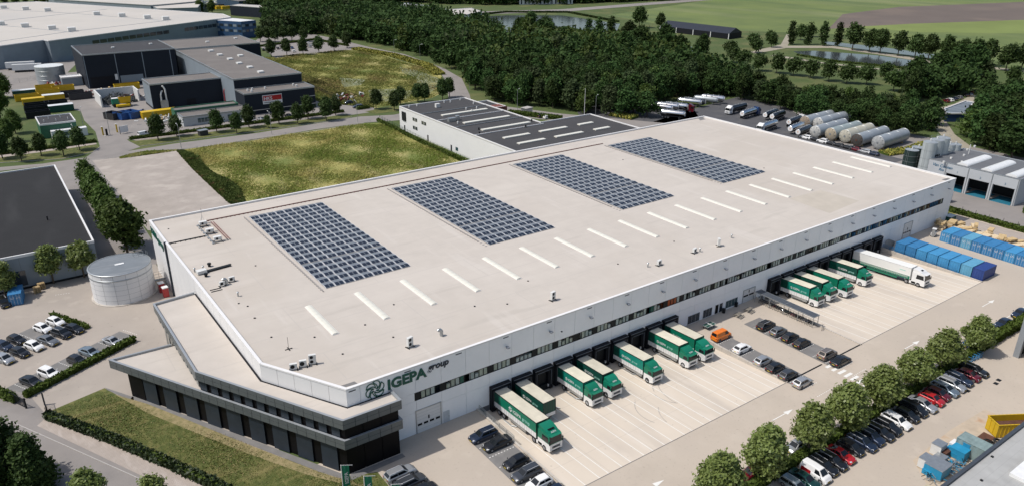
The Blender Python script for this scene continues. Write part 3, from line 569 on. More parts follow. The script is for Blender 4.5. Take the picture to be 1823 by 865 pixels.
for k in range(19):
    lab='opal barrel skylight, %s from the left end of the row on the big roof'%ordn(k,19)
    if k==18: lab='long opal barrel skylight nearest the far right edge of the big roof'
    x=39.8+9.4*k-.05*k*.3
    if k==0: o=sk; o['label']=lab; o['group']='skylights on the big roof'; o.location=(x,111.6,ZR)
    else: copy_tree(ST,lab,'skylights on the big roof',(x,111.6,ZR))
# solar arrays: 18 rows of nine double modules
M_pv=mat('solar_cell',(.012,.017,.03),.12,0,.15,.4,spec=.7); M_pvb=mat('solar_back_sheet',(.20,.215,.245),.3,.3,.15,1); M_alu=mat('aluminium_frame',(.66,.67,.68),.5,.1,.05,1)
b=MB(); w=1.90; dp=2.53
fr=[(0,0,.10),(w,0,.10),(w,1.28,.27),(0,1.28,.27)]
b.add([(x,y,z) for x,y,z in fr],[(0,1,2,3)],2)
for i in range(2): x0=.10+i*(w-.16)/2; x1=x0+(w-.16)/2-.035; b.add([(x0,.04,.118),(x1,.04,.118),(x1,1.25,.279),(x0,1.25,.279)],[(0,1,2,3)],0)
b.add([(0,1.28,.27),(w,1.28,.27),(w,2.40,.13),(0,2.40,.13)],[(0,1,2,3)],1)
for x0 in (0,w-.09): b.add([(x0,1.28,.274),(x0+.09,1.28,.274),(x0+.09,2.40,.134),(x0,2.40,.134)],[(0,1,2,3)],2)
b.add([(0,0,.10),(0,1.28,.27),(0,2.40,.13)],[(0,1,2)],1); b.add([(w,0,.10),(w,1.28,.27),(w,2.40,.13)],[(2,1,0)],1)
PVM=b.mesh('solar_panel',[M_pv,M_pvb,M_alu])
alab=['nearest the office corner','second from the left','third from the left','farthest from the office corner']
for a,(ax,) in enumerate([(45.2,),(81.9,),(120.4,),(156.8,)]):
    t=thing('solar_array','field of tilted dark solar panels on the big roof, '+alab[a],'solar array',(ax,122.6,ZR),0,'solar arrays on the big roof')
    for r in range(18):
        for c in range(9): obj('solar_panel',PVM,t,(c*1.99,r*2.53+(.25 if r>4 else 0),0))
    bb=MB(); bb.bar((-.9,-1 if a==0 else 3,.1),(-.9,46,.1),.18,.12)
    for i in range(46): bb.box(-1.15,-.65,i*1.0-.1,i*1.0+.1,0,.06)
    bb.build('cable_tray',mat('tray_steel',(.30,.28,.27),.6,.2,.3,4),t)
b=MB(); b.bar((36.5,171,.13),(157,170.6,.13),.22,.14)
for i in range(120): b.box(36.7+i,36.95+i,170.6,171.3,0,.06)
t=thing('cable_tray','dark red cable tray running along the back of the big roof','cable tray',(0,0,ZR)); b.build('tray',mat('tray_red',(.16,.075,.065),.7,0,.3,3),t)
b=MB(); b.bar((26.2,161.8,.1),(34.4,161.8,.1),.3,.16); [b.box(26.5+i,26.7+i,161.4,162.2,0,.08) for i in range(8)]
tag(b.build('cable_tray',M_dark),'short dark cable tray from the left roof edge to the cooling units','cable tray').location=(0,0,ZR)
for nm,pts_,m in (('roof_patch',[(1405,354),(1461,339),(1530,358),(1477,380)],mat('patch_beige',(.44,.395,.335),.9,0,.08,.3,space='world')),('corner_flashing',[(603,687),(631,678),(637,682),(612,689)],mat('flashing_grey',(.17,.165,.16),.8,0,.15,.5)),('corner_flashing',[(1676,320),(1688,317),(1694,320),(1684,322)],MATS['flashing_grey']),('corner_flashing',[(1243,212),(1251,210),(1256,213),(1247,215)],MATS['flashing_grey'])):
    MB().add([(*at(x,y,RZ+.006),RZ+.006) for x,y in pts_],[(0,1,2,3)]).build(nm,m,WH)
rd=MB().cyl((0,0,0),(0,0,.1),.17,n=8).mesh('roof_drain',M_dark)
for px,py in ((361,406),(410,470),(455,473),(425,540),(441,545),(454,566),(483,600),(453,566),(650,578),(701,542),(845,545),(903,541),(300,408),(501,322),(560,309),(617,301),(700,262),(868,236),(905,232),(1109,285),(940,500),(700,600),(1000,590),(1360,300),(560,600),(610,630),(1100,470),(1200,430)): x,y=at(px,py,RZ); obj('roof_drain',rd,WH,(x,y,RZ))
# rooftop units
M_ac=mat('unit_white',(.62,.62,.60),.5,0,.06,2)
def acunit(name,label,x,y,rot,w=1.0,d=.4,h=.85,fans=1,lift=.25,face=1,grp='air conditioning units on the big roof'):
    t=thing(name,label,'air conditioner',(x,y,ZR),rot,grp); MB().box(-w/2,w/2,-d/2,d/2,lift,lift+h).build('casing',M_ac,t)
    for i in range(fans):
        z=lift+h*(i+.5)/fans; r=min(w,h/fans)*.36; MB().cyl((-w*.12,-d/2-.015,z),(-w*.12,-d/2+.01,z),r,n=14).build('fan_grille',M_dark,t)
    b=MB(); b.box(-w/2-.1,-w/2+.05,-d,d,0,.1); b.box(w/2-.05,w/2+.1,-d,d,0,.1); b.box(-w/2+.05,-w/2+.12,-d*.4,d*.4,.1,lift); b.box(w/2-.12,w/2-.05,-d*.4,d*.4,.1,lift); b.build('foot_rail',M_dark,t); return t
def rp(px,py): x,y=at(px,py,ZR); return x,y
for px,py,h,f,lab in ((523,658,.9,1,'small white fan unit, left of three by the front chamfer'),(540,653,1.0,1,'small white fan unit, middle of three by the front chamfer'),(557,648,1.5,2,'tall twin fan unit, right of three by the front chamfer')): acunit('roof_unit',lab,*rp(px,py),-.3,1.1,.45,h,f)
acunit('roof_unit','white twin fan unit near the front roof edge above the lettering',*rp(730,617),0.25,1.05,.5,1.55,2)
acunit('roof_unit','white twin fan unit standing alone mid way along the front roof edge',*rp(984,534),.2,1.0,.5,1.5,2)
acunit('roof_unit','white fan unit beside a short vent pipe near the front roof edge',*rp(1173,472),.2,1.1,.5,.9,1)
acunit('roof_unit','low white fan unit with pipe elbow near the right part of the front edge',*rp(1236,450),.2,1.1,.5,.8,1)
acunit('roof_unit','tall white unit farthest right near the front roof edge',*rp(1279,438),.9,.9,.5,1.5,2)
for px,py,lab in ((362,403,'farthest'),(374,416,'middle'),(388,430,'nearest')):
    x,y=rp(px,py); acunit('cooling_unit','white cooling unit on a steel rail frame by the left roof edge, %s of three'%lab,x,y,0,1.6,1.0,.7,1,.5)
tf=thing('unit_frame','steel rail frame with pipes around the three cooling units on the roof','rail frame',(0,0,ZR)); b=MB()
P=[rp(352,403),rp(380,434),rp(405,428),rp(376,398)]
for i in range(4): b.bar((*P[i],.25),(*P[(i+1)%4],.25),.14)
for i in range(8):
    q=Vector(P[0]).lerp(Vector(P[1]),i/7); b.box(q.x-.25,q.x+.25,q.y-.25,q.y+.25,0,.2)
b.bar((*Vector(P[0]).lerp(Vector(P[1]),.5),.3),(*Vector(P[3]).lerp(Vector(P[2]),.5),.3),.12)
b.build('rail',M_steel,tf); b=MB(); b.bar((*P[3],.4),(*P[2],.4),.16); b.bar((P[3][0]+.5,P[3][1],.3),(P[2][0]+.5,P[2][1],.3),.16); b.build('pipe',mat('pipe_red',(.2,.09,.08),.6),tf)
x,y=rp(361,396); b=MB(); [b.bar((x+dx,y+dy,0),(x,y,1.6),.05) for dx,dy in ((.5,0),(-.4,.4),(-.4,-.4))]; b.bar((x,y,1.4),(x,y,3.4),.06); tag(b.build('antenna_mast',M_steel),'thin antenna mast on tripod beside the farthest cooling unit','antenna').location=(0,0,ZR)
x,y=rp(360,486); t=thing('air_handler','flat white air box with a long dark grille duct on the left roof part','air handler',(x,y,ZR),.1); MB().box(-1,.8,-.6,.6,.15,.75).build('casing',M_ac,t); MB().box(.8,5.6,-.45,.35,.1,.3).build('duct_grille',M_dark,t)
for px,py,lab in ((347,484,'short white vent pipe left of the flat air box'),(362,480,'short white vent pipe behind the flat air box'),(424,527,'single short vent pipe near the chamfered roof corner'),(1153,475,'short grey vent pipe with cap left of a white unit'),(1302,424,'grey vent pipe farthest right near the front roof edge'),(1246,448,'pale vent pipe touching the low white unit')):
    x,y=rp(px,py); t=thing('vent_pipe',lab,'vent pipe',(x,y,ZR)); MB().cyl((0,0,0),(0,0,.8),.14,n=10).build('pipe',M_steel,t); MB().cyl((0,0,.8),(0,0,.95),.24,.1,n=10).build('cap',M_steel,t)
for px,py,lab in ((373,474,'black cowl fan behind the long duct grille'),(367,492,'black cowl fan in front of the flat air box')):
    x,y=rp(px,py); t=thing('cowl_fan',lab,'roof fan',(x,y,ZR)); MB().cyl((0,0,0),(0,0,.5),.28,n=12).build('pipe',M_dark,t); MB().cyl((0,0,.5),(0,0,.75),.42,.35,n=12).build('cowl',M_dark,t)
acunit('roof_unit','white fan unit left of the round exhaust near the left roof part',*rp(396,509),.1,1.0,.45,.75); acunit('roof_unit','white fan unit right of the round exhaust near the left roof part',*rp(413,501),.1,1.1,.45,.8)
x,y=rp(786,597); 
for x,y,lab in ((x,y,'curved grey exhaust pipe right of the unit above the lettering'),(*rp(404,506),'curved silver exhaust between two white fan units')):
    t=thing('exhaust_pipe',lab,'exhaust pipe',(x,y,ZR)); b=MB(); b.cyl((0,0,0),(0,0,.9),.3,n=12); b.build('pipe',M_steel,t); b=MB(); b.tube([(0,0,.9),(-.15,0,1.15),(-.45,0,1.25),(-.7,0,1.1)],.28,10); b.build('hood',M_steel,t)
for i,(px,py) in enumerate(((514,621),(482,627),(452,642),(900,400),(411,513),(421,538),(392,545),(399,553))): 
    if i in (0,): x,y=rp(px,py); t=thing('antenna_mast','thin pole antenna behind the three fan units at the chamfer','antenna',(x,y,ZR)); MB().cyl((0,0,0),(0,0,2.2),.03,n=6).build('mast',M_dark,t); b=MB(); b.box(-.6,.6,-.08,.08,0,.08); b.box(-.08,.08,-.6,.6,0,.08); b.build('foot',M_dark,t)
x,y=rp(385,510+6); t=thing('cross_frame','flat black cross frame of a roof antenna at the left roof part','antenna base',(x,y,ZR)); b=MB(); b.box(-1,1,-.5,-.35,0,.12); b.box(-1,1,.35,.5,0,.12); b.build('bar',M_dark,t)
# ------------------------------------------------------------------ cars
def arch_low(x,xs,r,zs):
    z=zs
    for xw in xs:
        d=abs(x-xw)
        if d<r: z=max(z,.02+math.sqrt(r*r-d*d)*1.0+ .30-.02)
    return z
def make_car(kind):
    K=dict( # L W H, hood height, belt, windscreen base/top, roof end, backlight base (fractions from front), tail height
     hatch=(4.05,1.76,1.47,.86,.96,.235,.42,.83,.965,.99), sedan=(4.75,1.84,1.44,.82,.94,.27,.43,.70,.865,.98),
     estate=(4.75,1.84,1.48,.84,.95,.265,.41,.90,.985,.97), suv=(4.45,1.86,1.66,.98,1.08,.245,.40,.86,.975,1.08),
     mpv=(4.5,1.82,1.70,.95,1.03,.17,.36,.90,.985,1.04), coupe=(4.45,1.80,1.33,.76,.88,.31,.47,.66,.90,.93), van=(4.5,1.84,1.88,1.05,1.12,.16,.31,.955,.995,1.12))[kind]
    L,Wd,H,hz,bz,a0,a1,a2,a3,tz=K; X=lambda f:L/2-f*L; hw=Wd/2
    R=.33 if kind not in('suv','van') else .35; wx=[X(.185),X(.805)]; ar=R+.05
    t=thing('car','x','car')
    fs=sorted(set([0,.012,.04,.10,a0-.02,a0,.35,.45,.55,.65,.72,.93,.97,.99,1.0]+[ .185+d*ar/L for d in (-1.02,-1,-.85,-.6,-.3,0,.3,.6,.85,1,1.02)]+[.805+d*ar/L for d in (-1.02,-1,-.85,-.6,-.3,0,.3,.6,.85,1,1.02)]))
    def top(f):
        if f<=.012: return .56
        if f<=.04: return hz*.86
        if f<a0: return hz*.86+(bz-hz*.86)*((f-.04)/(a0-.04))**.55
        if f<a3: return bz+(tz-bz)*(f-a0)/(a3-a0)
        return tz if f<.97 else tz-.04 if f<.995 else tz-.22
    b=MB(); ring=[]
    for f in fs:
        e=max(0,(.10-f)/.10,(f-.93)/.07); w=hw*(1-.13*e**1.6); x=X(f)-(0 if 0<f<1 else 0); zl=arch_low(x,wx,ar,.20 if 0<f<1 else .30); zt=top(f); zm=max(zl+.04,zt-.30); 
        half=[(w*.965,zl),(w,zl+.03 if zl>.3 else .42),(w*.995,max(zm,zl+.05)),(w*.93,zt-.03),(w*.80,zt),(0,zt+.025)]
        ring.append([(x,-y,z) for y,z in half]+[(x,y,z) for y,z in half[-2::-1]])
    m=len(ring[0]); vs=[v for r in ring for v in r]
    b.add(vs,[(i*m+j,(i+1)*m+j,(i+1)*m+j+1,i*m+j+1) for i in range(len(ring)-1) for j in range(m-1)],0,True)
    b.add(ring[0],[tuple(range(m))]); b.add(ring[-1],[tuple(range(m))[::-1]])
    # greenhouse
    wb=hw*.90; wr=hw*.70; xa,xb,xc,xd=X(a0),X(a1),X(a2),X(a3); zb=bz-.01; zd=tz-.01
    bot=[(xa,-wb*.9,zb),(xa,wb*.9,zb),(xd,wb*(.9),zd),(xd,-wb*.9,zd)]
    mid=[(X(a0+.09),-wb,zb),(X(a0+.09),wb,zb),(X(a3-.05),wb,zd),(X(a3-.05),-wb,zd)]
    T=[(xb,-wr*.96,H-.05),(xb,wr*.96,H-.05),(xc,wr*.95,H-.05),(xc,-wr*.95,H-.05)]
    Tm=[((xb+xc)/2,-wr,H-.01),((xb+xc)/2,wr,H-.01)]
    T2=[(x,y*.72,z+.045) for x,y,z in T]; Tm2=[(x,y*.72,z+.03) for x,y,z in Tm]
    xm=(xb+xc)/2
    V=[bot[0],bot[1],bot[2],bot[3],mid[0],mid[1],mid[2],mid[3],T[0],T[1],T[2],T[3],Tm[0],Tm[1],T2[0],T2[1],T2[2],T2[3],Tm2[0],Tm2[1]]
    F=[(0,1,9,8),(2,3,11,10),(0,8,4),(4,8,12),(4,12,7),(7,12,11),(7,11,3),(1,5,9),(5,13,9),(5,6,13),(6,10,13),(6,2,10),
       (8,9,15,14),(8,14,18,12),(12,18,17,11),(9,13,19,15),(13,10,16,19),(10,11,17,16),(14,15,19,18),(18,19,16,17)]
    b.add(V,F,0,False); b.build('body',M_paint,t)
    def quadin(P,u0,u1,v0,v1,off):
        P=[Vector(p) for p in P]
        def pt(u,v): return (P[0].lerp(P[1],u)).lerp(P[3].lerp(P[2],u),v)
        n_=(P[1]-P[0]).cross(P[3]-P[0]).normalized()*off; return [pt(u0,v0)+n_,pt(u1,v0)+n_,pt(u1,v1)+n_,pt(u0,v1)+n_]
    g=MB(); g.add(quadin([bot[0],bot[1],T[1],T[0]],.05,.95,.02,.95,.014),[(0,1,2,3)]); g.build('windscreen',M_cglass,t)
    g=MB(); g.add(quadin([bot[2],bot[3],T[3],T[2]],.07,.93,.12,.93,.014),[(0,1,2,3)]); g.build('rear_window',M_cglass,t)
    for sgn in (-1,1):
        g=MB(); z0=zb+.03; z1=H-.12; kx=(1.-.0); yb=wb*1.0; yt=wr*1.0
        def sp(x,z): 
            q=(z-zb)/(H-.01-zb); return (x,sgn*(yb+(yt-yb)*q+.022),z)
        xA,xB=X(a0+.055),X(a1+.012); xC,xD=X(a2-.005),X(a3-.055 if kind!='sedan' else a3-.03); xp=X((a0+a3)/2+.02)
        segs=[(xA,xB,xp+.04,xp+.04),(xp-.04,xp-.04,xC,xD)]
        if kind=='van': segs=[(xA,xB,X(.45),X(.45))]
        for s0,s1,s2,s3 in segs:
            q=[sp(s0,z0),sp(s1,z1),sp(s2,z1),sp(s3,z0)]; q=q if sgn<0 else q[::-1]; g.add(q,[(0,1,2,3)])
        g.build('side_window',M_cglass,t)
    w=CARW[R==.35]
    for xw in wx:
        for sg_ in (-1,1):
            o=obj('wheel',w[0],t,(xw,sg_*(hw-.12),R),(0,0,0 if sg_<0 else PI)); obj('rim',w[1],o)
    b=MB(); b.box(-L/2+.25,L/2-.2,-hw+.2,hw-.2,.16,.62); b.build('underbody',M_black,t)
    for sg_ in (-1,1):
        g=MB(); x0=X(.02); g.add([(X(.018),sg_*hw*.52,.60),(X(.05),sg_*hw*.89,.60),(X(.085),sg_*hw*.88,.76),(X(.045),sg_*hw*.50,.745)],[(0,1,2,3) if sg_>0 else (3,2,1,0)]); 
        for i in range(4): pass
        me=g.mesh('headlight',M_lamp); 
        for v in me.vertices: v.co.x+=.035; v.co.z+=.025; v.co.y*=1.02
        obj('headlight',me,t)
        g=MB(); g.box(X(.995),X(1.0)-.012,sg_*hw*.55,sg_*hw*.84,tz-.30,tz-.14) if sg_>0 else g.box(X(.995),X(1.0)-.012,sg_*hw*.84,sg_*hw*.55,tz-.30,tz-.14); g.build('tail_light',M_red,t)
        g=MB(); y=sg_*(hw+.08); g.box(xa-.28,xa-.14,min(y-.09,y+.07),max(y-.09,y+.07),bz-.0,bz+.13); g.build('wing_mirror',M_paint,t)
    g=MB(); g.box(L/2-.005,L/2+.012,-.26,.26,.36,.47); g.box(-L/2-.012,-L/2+.005,-.26,.26,.50,.61); g.build('number_plate',mat('plate_yellow',(.6,.45,.05),.5),t)
    g=MB(); g.box(L/2-.02,L/2+.008,-hw*.5,hw*.5,.24,.34); g.box(L/2-.03,L/2+.006,-hw*.42,hw*.42,.50,.60); g.build('grille',M_black,t)
    if kind in('estate','suv'):
        for s in (-1,1): MB().bar((xb-.15,s*wr*.86,H+.03),(xc+.1,s*wr*.86,H+.03),.04).build('roof_rail',M_alu,t)
    return t
def wheelmesh(r,w):
    n=18; b=MB(); b.lathe([(r*.62,-w/2),(r*.93,-w/2),(r,-w/2+.04),(r,w/2-.04),(r*.93,w/2),(r*.62,w/2)],n,0); v=[(x,z,y) for x,y,z in b.v]; b.v=v; tm=b.mesh('wheel',M_tyre)
    b=MB(); c=MB(); b.cyl((0,-w/2+.03,0),(0,-w/2+.06,0),r*.63,n=n); 
    for i in range(5): a=2*PI*i/5; b.bar((0,-w/2+.02,0),(r*.58*math.cos(a),-w/2+.015,r*.58*math.sin(a)),r*.2,.03)
    return tm,b.mesh('rim',M_rim)
CARW={False:wheelmesh(.32,.21),True:wheelmesh(.35,.23)}
CARS={k:snap_tree(make_car(k)) for k in ('hatch','sedan','estate','suv','mpv','coupe','van')}
PC={n:paint(n,c,me_) for n,c,me_ in (('black',(.012,.013,.016),.3),('navy',(.018,.03,.06),.4),('dkgrey',(.07,.075,.085),.5),('grey',(.17,.18,.19),.5),('silver',(.42,.43,.44),.55),('white',(.74,.74,.73),.0),('red',(.42,.012,.018),.1),('dkred',(.13,.008,.018),.3),('blue',(.03,.08,.22),.4),('dkgreen',(.008,.05,.045),.3),('greyblue',(.20,.25,.29),.5),('orange',(.72,.17,.008),.0),('brown',(.20,.17,.15),.4))}
CW={'black':'black','navy':'dark blue','dkgrey':'dark grey','grey':'grey','silver':'silver','white':'white','red':'bright red','dkred':'dark red','blue':'blue','dkgreen':'dark green','greyblue':'pale grey blue','orange':'orange','brown':'brownish grey'}
KW={'hatch':'hatchback','sedan':'saloon','estate':'estate car','suv':'tall car','mpv':'people carrier','coupe':'low coupe','van':'small van'}
def car(kind,col,x,y,deg,where,group,sc=None,cat='car',glassroof=False):
    o=copy_tree(CARS[kind],'%s %s %s'%(CW[col],KW[kind],where),group,(x,y,.02),math.radians(deg),{'car_paint':PC[col]},cat='van' if kind=='van' else 'car',scale=sc)
    o.name='parked_van' if kind=='van' else 'parked_car'; return o
g='cars in the left car park'
for k,c,x,y,w in (('hatch','white',3.0,161.9,'nearest the pointed hedge, farthest in the left car park'),('hatch','white',.6,160.3,'second from the pointed hedge in the left car park'),('hatch','black',5.7,156.4,'beside the end of the short hedge'),
 ('suv','black',3.4,155.8,'between the hedge end car and a grey coupe'),('sedan','grey',.9,154.3,'facing the lane in the left car park'),('hatch','black',-4.0,158.0,'in the far row of the left car park, gap to its right'),
 ('hatch','white',-1.5,153.4,'between the grey saloon and a black hatchback'),('hatch','black',-3.9,152.2,'just left of the white hatchback in the near row'),('hatch','navy',-6.2,156.7,'cut by the left picture edge in the far row'),('hatch','silver',-6.4,151.2,'at the left picture edge in the near row')):
    car(k,c,x,y,-61.8,w,g)
for k,c,x,y,w in (('sedan','black',-3.1,139.7,'nearest the gate along the long hedge'),('suv','white',-.3,140.9,'along the long hedge'),('hatch','black',4.4,143,'in the middle of the row along the long hedge'),('sedan','greyblue',6.8,144.9,'along the long hedge next to a black hatchback'),('coupe','silver',11.0,146.9,'alone at the right end of the long hedge')):
    car(k,c,x,y,-61.8,w,g)
car('suv','black',-4.9,177.6,-80,'at the left picture edge beside the blue container',g)
g='cars parked in front of the office corner'
for k,c,x,y,w,dg in (('estate','navy',53.4,82.0,'nearest the warehouse door beside the rail',180),('sedan','black',54.0,79.0,'second from the warehouse door beside the rail',180),('hatch','black',53.8,73.7,'third along the wall of the near loading yard',180),('estate','dkgrey',53.6,70.8,'fourth along the wall of the near loading yard',180),('hatch','white',53.8,68.0,'at the bottom edge beside the near loading yard',180),('hatch','navy',54.2,65.2,'cut off by the bottom edge beside the wall',180),
   ('estate','silver',38.4,81.4,'closest to the office corner and green flags',2),('estate','dkgrey',38.8,78.8,'second from the office corner behind the green flags',2),('hatch','black',39.6,76.2,'third from the office corner at the bottom edge',2)):
    car(k,c,x,y,dg,w,g)
g='cars in the small car park between the loading yards'
for k,c,x,y,w in (('van','orange',109.1,81.4,'parked beside the table tennis table'),('hatch','white',108.6,75.9,'second behind the orange van'),('hatch','silver',108.2,70.8,'along the concrete wall, third in the left row'),('hatch','black',108.1,68.0,'along the concrete wall between two grey cars'),('hatch','dkgrey',108.0,65.2,'along the concrete wall, last bay of the left row'),('hatch','silver',107.9,62.2,'just outside the end of the concrete wall'),
   ('suv','black',119.9,79.0,'nearest the picnic tables in the right row'),('hatch','grey',120,76.1,'second in the right row near the bicycle shelter'),('hatch','black',119.9,73.3,'third in the right row near the bicycle shelter'),('hatch','black',119.8,70.6,'fourth in the right row near the bicycle shelter'),('suv','brown',120.1,65.3,'alone between two empty bays in the right row'),('sedan','black',120.1,62.5,'standing beside the zebra crossing')):
    car(k,c,x,y,0,w,g)
g='cars nose out under the plane trees'
row=[('estate','greyblue','leftmost of the row under the trees'),('sedan','dkgreen','left of the white van with red stripe'),('van','white','with a red side stripe in the row under the trees'),('estate','black','right of the white van in the tree row'),('estate','black','left of the bright red coupe'),('coupe','red','in the row under the trees'),('hatch','black','right of the bright red coupe'),('estate','navy','with bright roof rails, second right of the red coupe'),('suv','navy','third right of the red coupe'),('estate','black','fourth right of the red coupe'),('suv','black','left of the white car in the middle of the tree row'),
 ('estate','white','in the middle of the tree row'),('hatch','black','right of the white estate'),('mpv','black','left of the silver saloon in the tree row'),('sedan','silver','left of the bright red hatchback'),('hatch','red','in the right half of the tree row'),('hatch','dkred','right of the bright red hatchback'),('estate','greyblue','between a dark red and a silver car'),('estate','silver','left of the dark blue estate with rails'),('estate','navy','with rails near the right end of the tree row'),('hatch','dkred','second from the right end of the tree row'),('estate','black','rightmost of the tree row beside the trolleys')]
xs=[83.6,86.0,88.5,90.9,93.1,95.5,98.3,100.9,103.2,105.6,107.9,110.8,113.7,116.3,118.9,121.7,124.1,126.7,129.2,132.0,134.7,137.4]
for (k,c,w),x in zip(row,xs):
    o=car(k,c,x,46.6+random.uniform(-.25,.25),-90+random.uniform(-1.5,1.5),w,g)
    if c=='white' and k=='van':
        MB().box(-1.9,-.3,-.955,-.93,.5,1.2).build('red_stripe',PC['red'],o)
g='cars parked lengthwise behind the hedge'
for k,c,x,w in (('hatch','dkred',80.8,'half hidden between the two nearest plane trees'),('hatch','silver',91.6,'half hidden between the second and third plane tree'),('sedan','silver',125.7,'hidden under the plane tree crowns behind the hedge'),('sedan','blue',147.3,'behind the hedge under the rightmost plane tree'),('hatch','black',155.6,'behind the hedge right of the rightmost tree'),('sedan','navy',160.8,'with shining roof behind the hedge'),('sedan','navy',168.4,'farthest right behind the hedge')):
    car(k,c,x,51.9,180,w,g)
g='cars parked behind the warehouse beside the tank yard'
for i,(k,c,y) in enumerate((('estate','white',165.5),('hatch','black',161.5),('suv','white',158.2),('sedan','black',154.8),('hatch','black',151.4),('estate','black',148.0),('hatch','dkred',144.6),('estate','silver',141.0),('hatch','navy',137.6))):
    car(k,c,258.2,y,90 if i%2 else -90+180,'in the row along the big lying tanks, %s from the tank trucks'%ordn(i,9),g)
def carpx(k,c,px,py,deg,w,g): x,y=at(px,py,.6); return car(k,c,x,y,deg,w,g)
g='cars in front of the recycling company offices'
for i,(k,c,px,py) in enumerate((('estate','white',436,216),('hatch','white',449,214),('hatch','silver',464,212),('hatch','white',490,209.5),('hatch','black',513,206.5))): carpx(k,c,px,py,100,'by the low dark office front, %s from the left'%ordn(i,5),g)
carpx('hatch','black',621,183,170,'farther of two beside the meadow entrance',g); carpx('estate','navy',637,190,170,'nearer of two beside the meadow entrance',g); carpx('van','white',256,239.5,20,'alone behind the hedge near the yard gate',g)
g='cars in the car park beside the far meadow'
for i,(k,c,px,py) in enumerate((('hatch','black',469,89),('hatch','dkgrey',495,86.5),('estate','white',523,91.5),('hatch','black',534,89.5),('hatch','blue',520,85.5),('estate','black',545,89.5),('hatch','silver',552,83),('estate','silver',556,80),('hatch','white',549,77.5))): carpx(k,c,px,py,75,'in the far car park of round trees, %s from the left'%ordn(i,9),g)
g='cars lined up along the wood by the farm yard'
for i,(px,py) in enumerate(((1651,190),(1657,187.5),(1664,186),(1672,184.5),(1685,180),(1691,178.5),(1699,176.5),(1707,174),(1719,170),(1725,168.5),(1731,166),(1741,163))):
    carpx(('hatch','estate')[i%2],('navy','blue','silver','dkgrey','dkred','white','navy','grey','black','silver','dkred','navy')[i],px,py,60,'in the line along the dark wood, %s from the near end'%ordn(i,12),g)
carpx('suv','black',965,207,0,'left of two behind the hedge by the low white building','cars behind the low white building'); carpx('hatch','white',975,209,0,'right of two behind the hedge by the low white building','cars behind the low white building')
for tr in CARS.values():
    for c,gs in tr[1]:
        for q in gs: D.objects.remove(q)
        D.objects.remove(c)
    D.objects.remove(tr[0])
# ------------------------------------------------------------------ trucks
TW=wheelmesh(.52,.32); TW2=TW
def axle(t,x,ymax,dual=True):
    for s in (-1,1):
        o=obj('wheel',TW[0],t,(x,s*(ymax-.18),.52),(0,0,0 if s<0 else PI)); obj('rim',TW[1],o)
def cab(t,x0,Lc,mat_top,mat_low,h=3.3,deflect=True,m_roof=None):
    "cab occupying x0..x0+Lc"
    x1=x0+Lc; hw=1.22
    b=MB(); prof=[(x0,.55),(x1-.12,.55),(x1,.75),(x1+.02,1.5)]  # lower shell
    def shell(prof,w0,w1,m):
        n=len(prof); b.add([(x,-w0 if 1 else 0,z) for x,z in prof]+[(x,w0,z) for x,z in prof],[tuple(range(n)),tuple(range(n,2*n))[::-1]]+[(i,n+i,n+(i+1)%n,(i+1)%n) for i in range(n)],m)
    shell([(x0,.55),(x1-.1,.45),(x1,.6),(x1+.03,1.72),(x0,1.72)],hw,hw,1)
    shell([(x0,1.72),(x1+.03,1.72),(x1+.02,1.85),(x1-.22,h-.55),(x1-.55,h-.38),(x0,h-.38)],hw-.01,hw-.05,0)
    b.box(x0+.1,x0+Lc*.55,-hw+.02,hw-.02,h-.38,h-.3,0)
    if deflect:
        n=6; P=[]
        for i in range(n+1):
            f=i/n; P.append((x0+.05+(Lc-.75)*(f),h-.38+(.75)*math.cos(f*PI/2)**.8))
        P.append((x0+.05,h-.38)); shell(P,hw-.12,hw,0)
    o=b.build('cab',[mat_top,mat_low],t)
    g=MB(); g.add([(x1-.01,-hw+.1,1.86),(x1-.01,hw-.1,1.86),(x1-.20,hw-.16,h-.64),(x1-.20,-hw+.16,h-.64)],[(0,1,2,3)]); 
    for v in range(2): pass
    me=g.mesh('windscreen',M_cglass)
    for v in me.vertices: v.co.x+=.05
    obj('windscreen',me,o)
    for s in (-1,1):
        y=s*(hw+.008); g=MB(); q=[(x1-.25,y,1.86),(x1-.42,y,h-.75),(x0+1.1,y,h-.75),(x0+.95,y,1.86)]; g.add(q if s<0 else q[::-1],[(3,2,1,0)]); g.build('side_window',M_cglass,o)
        g=MB(); g.box(x1+.0,x1+.12,s*hw-.02 if s<0 else s*hw-.13,s*hw+.15 if s<0 else s*hw+.02,1.75,2.45); m_=g.mesh('mirror',M_black); 
        for v in m_.vertices: v.co.y+=s*.13
        obj('mirror',m_,o)
        g=MB(); g.box(x1+.0,x1+.05,(s*.95)-.2,(s*.95)+.2,.72,.9); g.build('headlight',M_lamp,o)
    g=MB(); [g.box(x1+.02,x1+.055,-.75,.75,z,z+.07) for z in (.98,1.12,1.26)]; g.box(x1-.01,x1+.05,-.8,.8,.5,.62); g.build('grille',M_black,o)
    g=MB(); g.box(x1-.35,x1+.14,-1.05,1.05,h-.5,h-.44); g.build('sun_visor',mat_top,o)
    return o
def print_on(t,parent,s,x,z,size,m,side,ext=.004,hw=1.28,gap=.0):
    # side -1: local -Y face, reads towards +x ; side +1: local +Y face
    if side<0: o=obj('lettering',text_mesh('lettering',s,size,m,.006,0,.006),parent,(x,-hw-.01,z),(PI/2,0,0))
    else: o=obj('lettering',text_mesh('lettering',s,size,m,.006,0,.006),parent,(x,hw+.01,z),(PI/2,0,PI))
    return o
M_faint=mat('faint_print',(.004,.085,.055),.5)
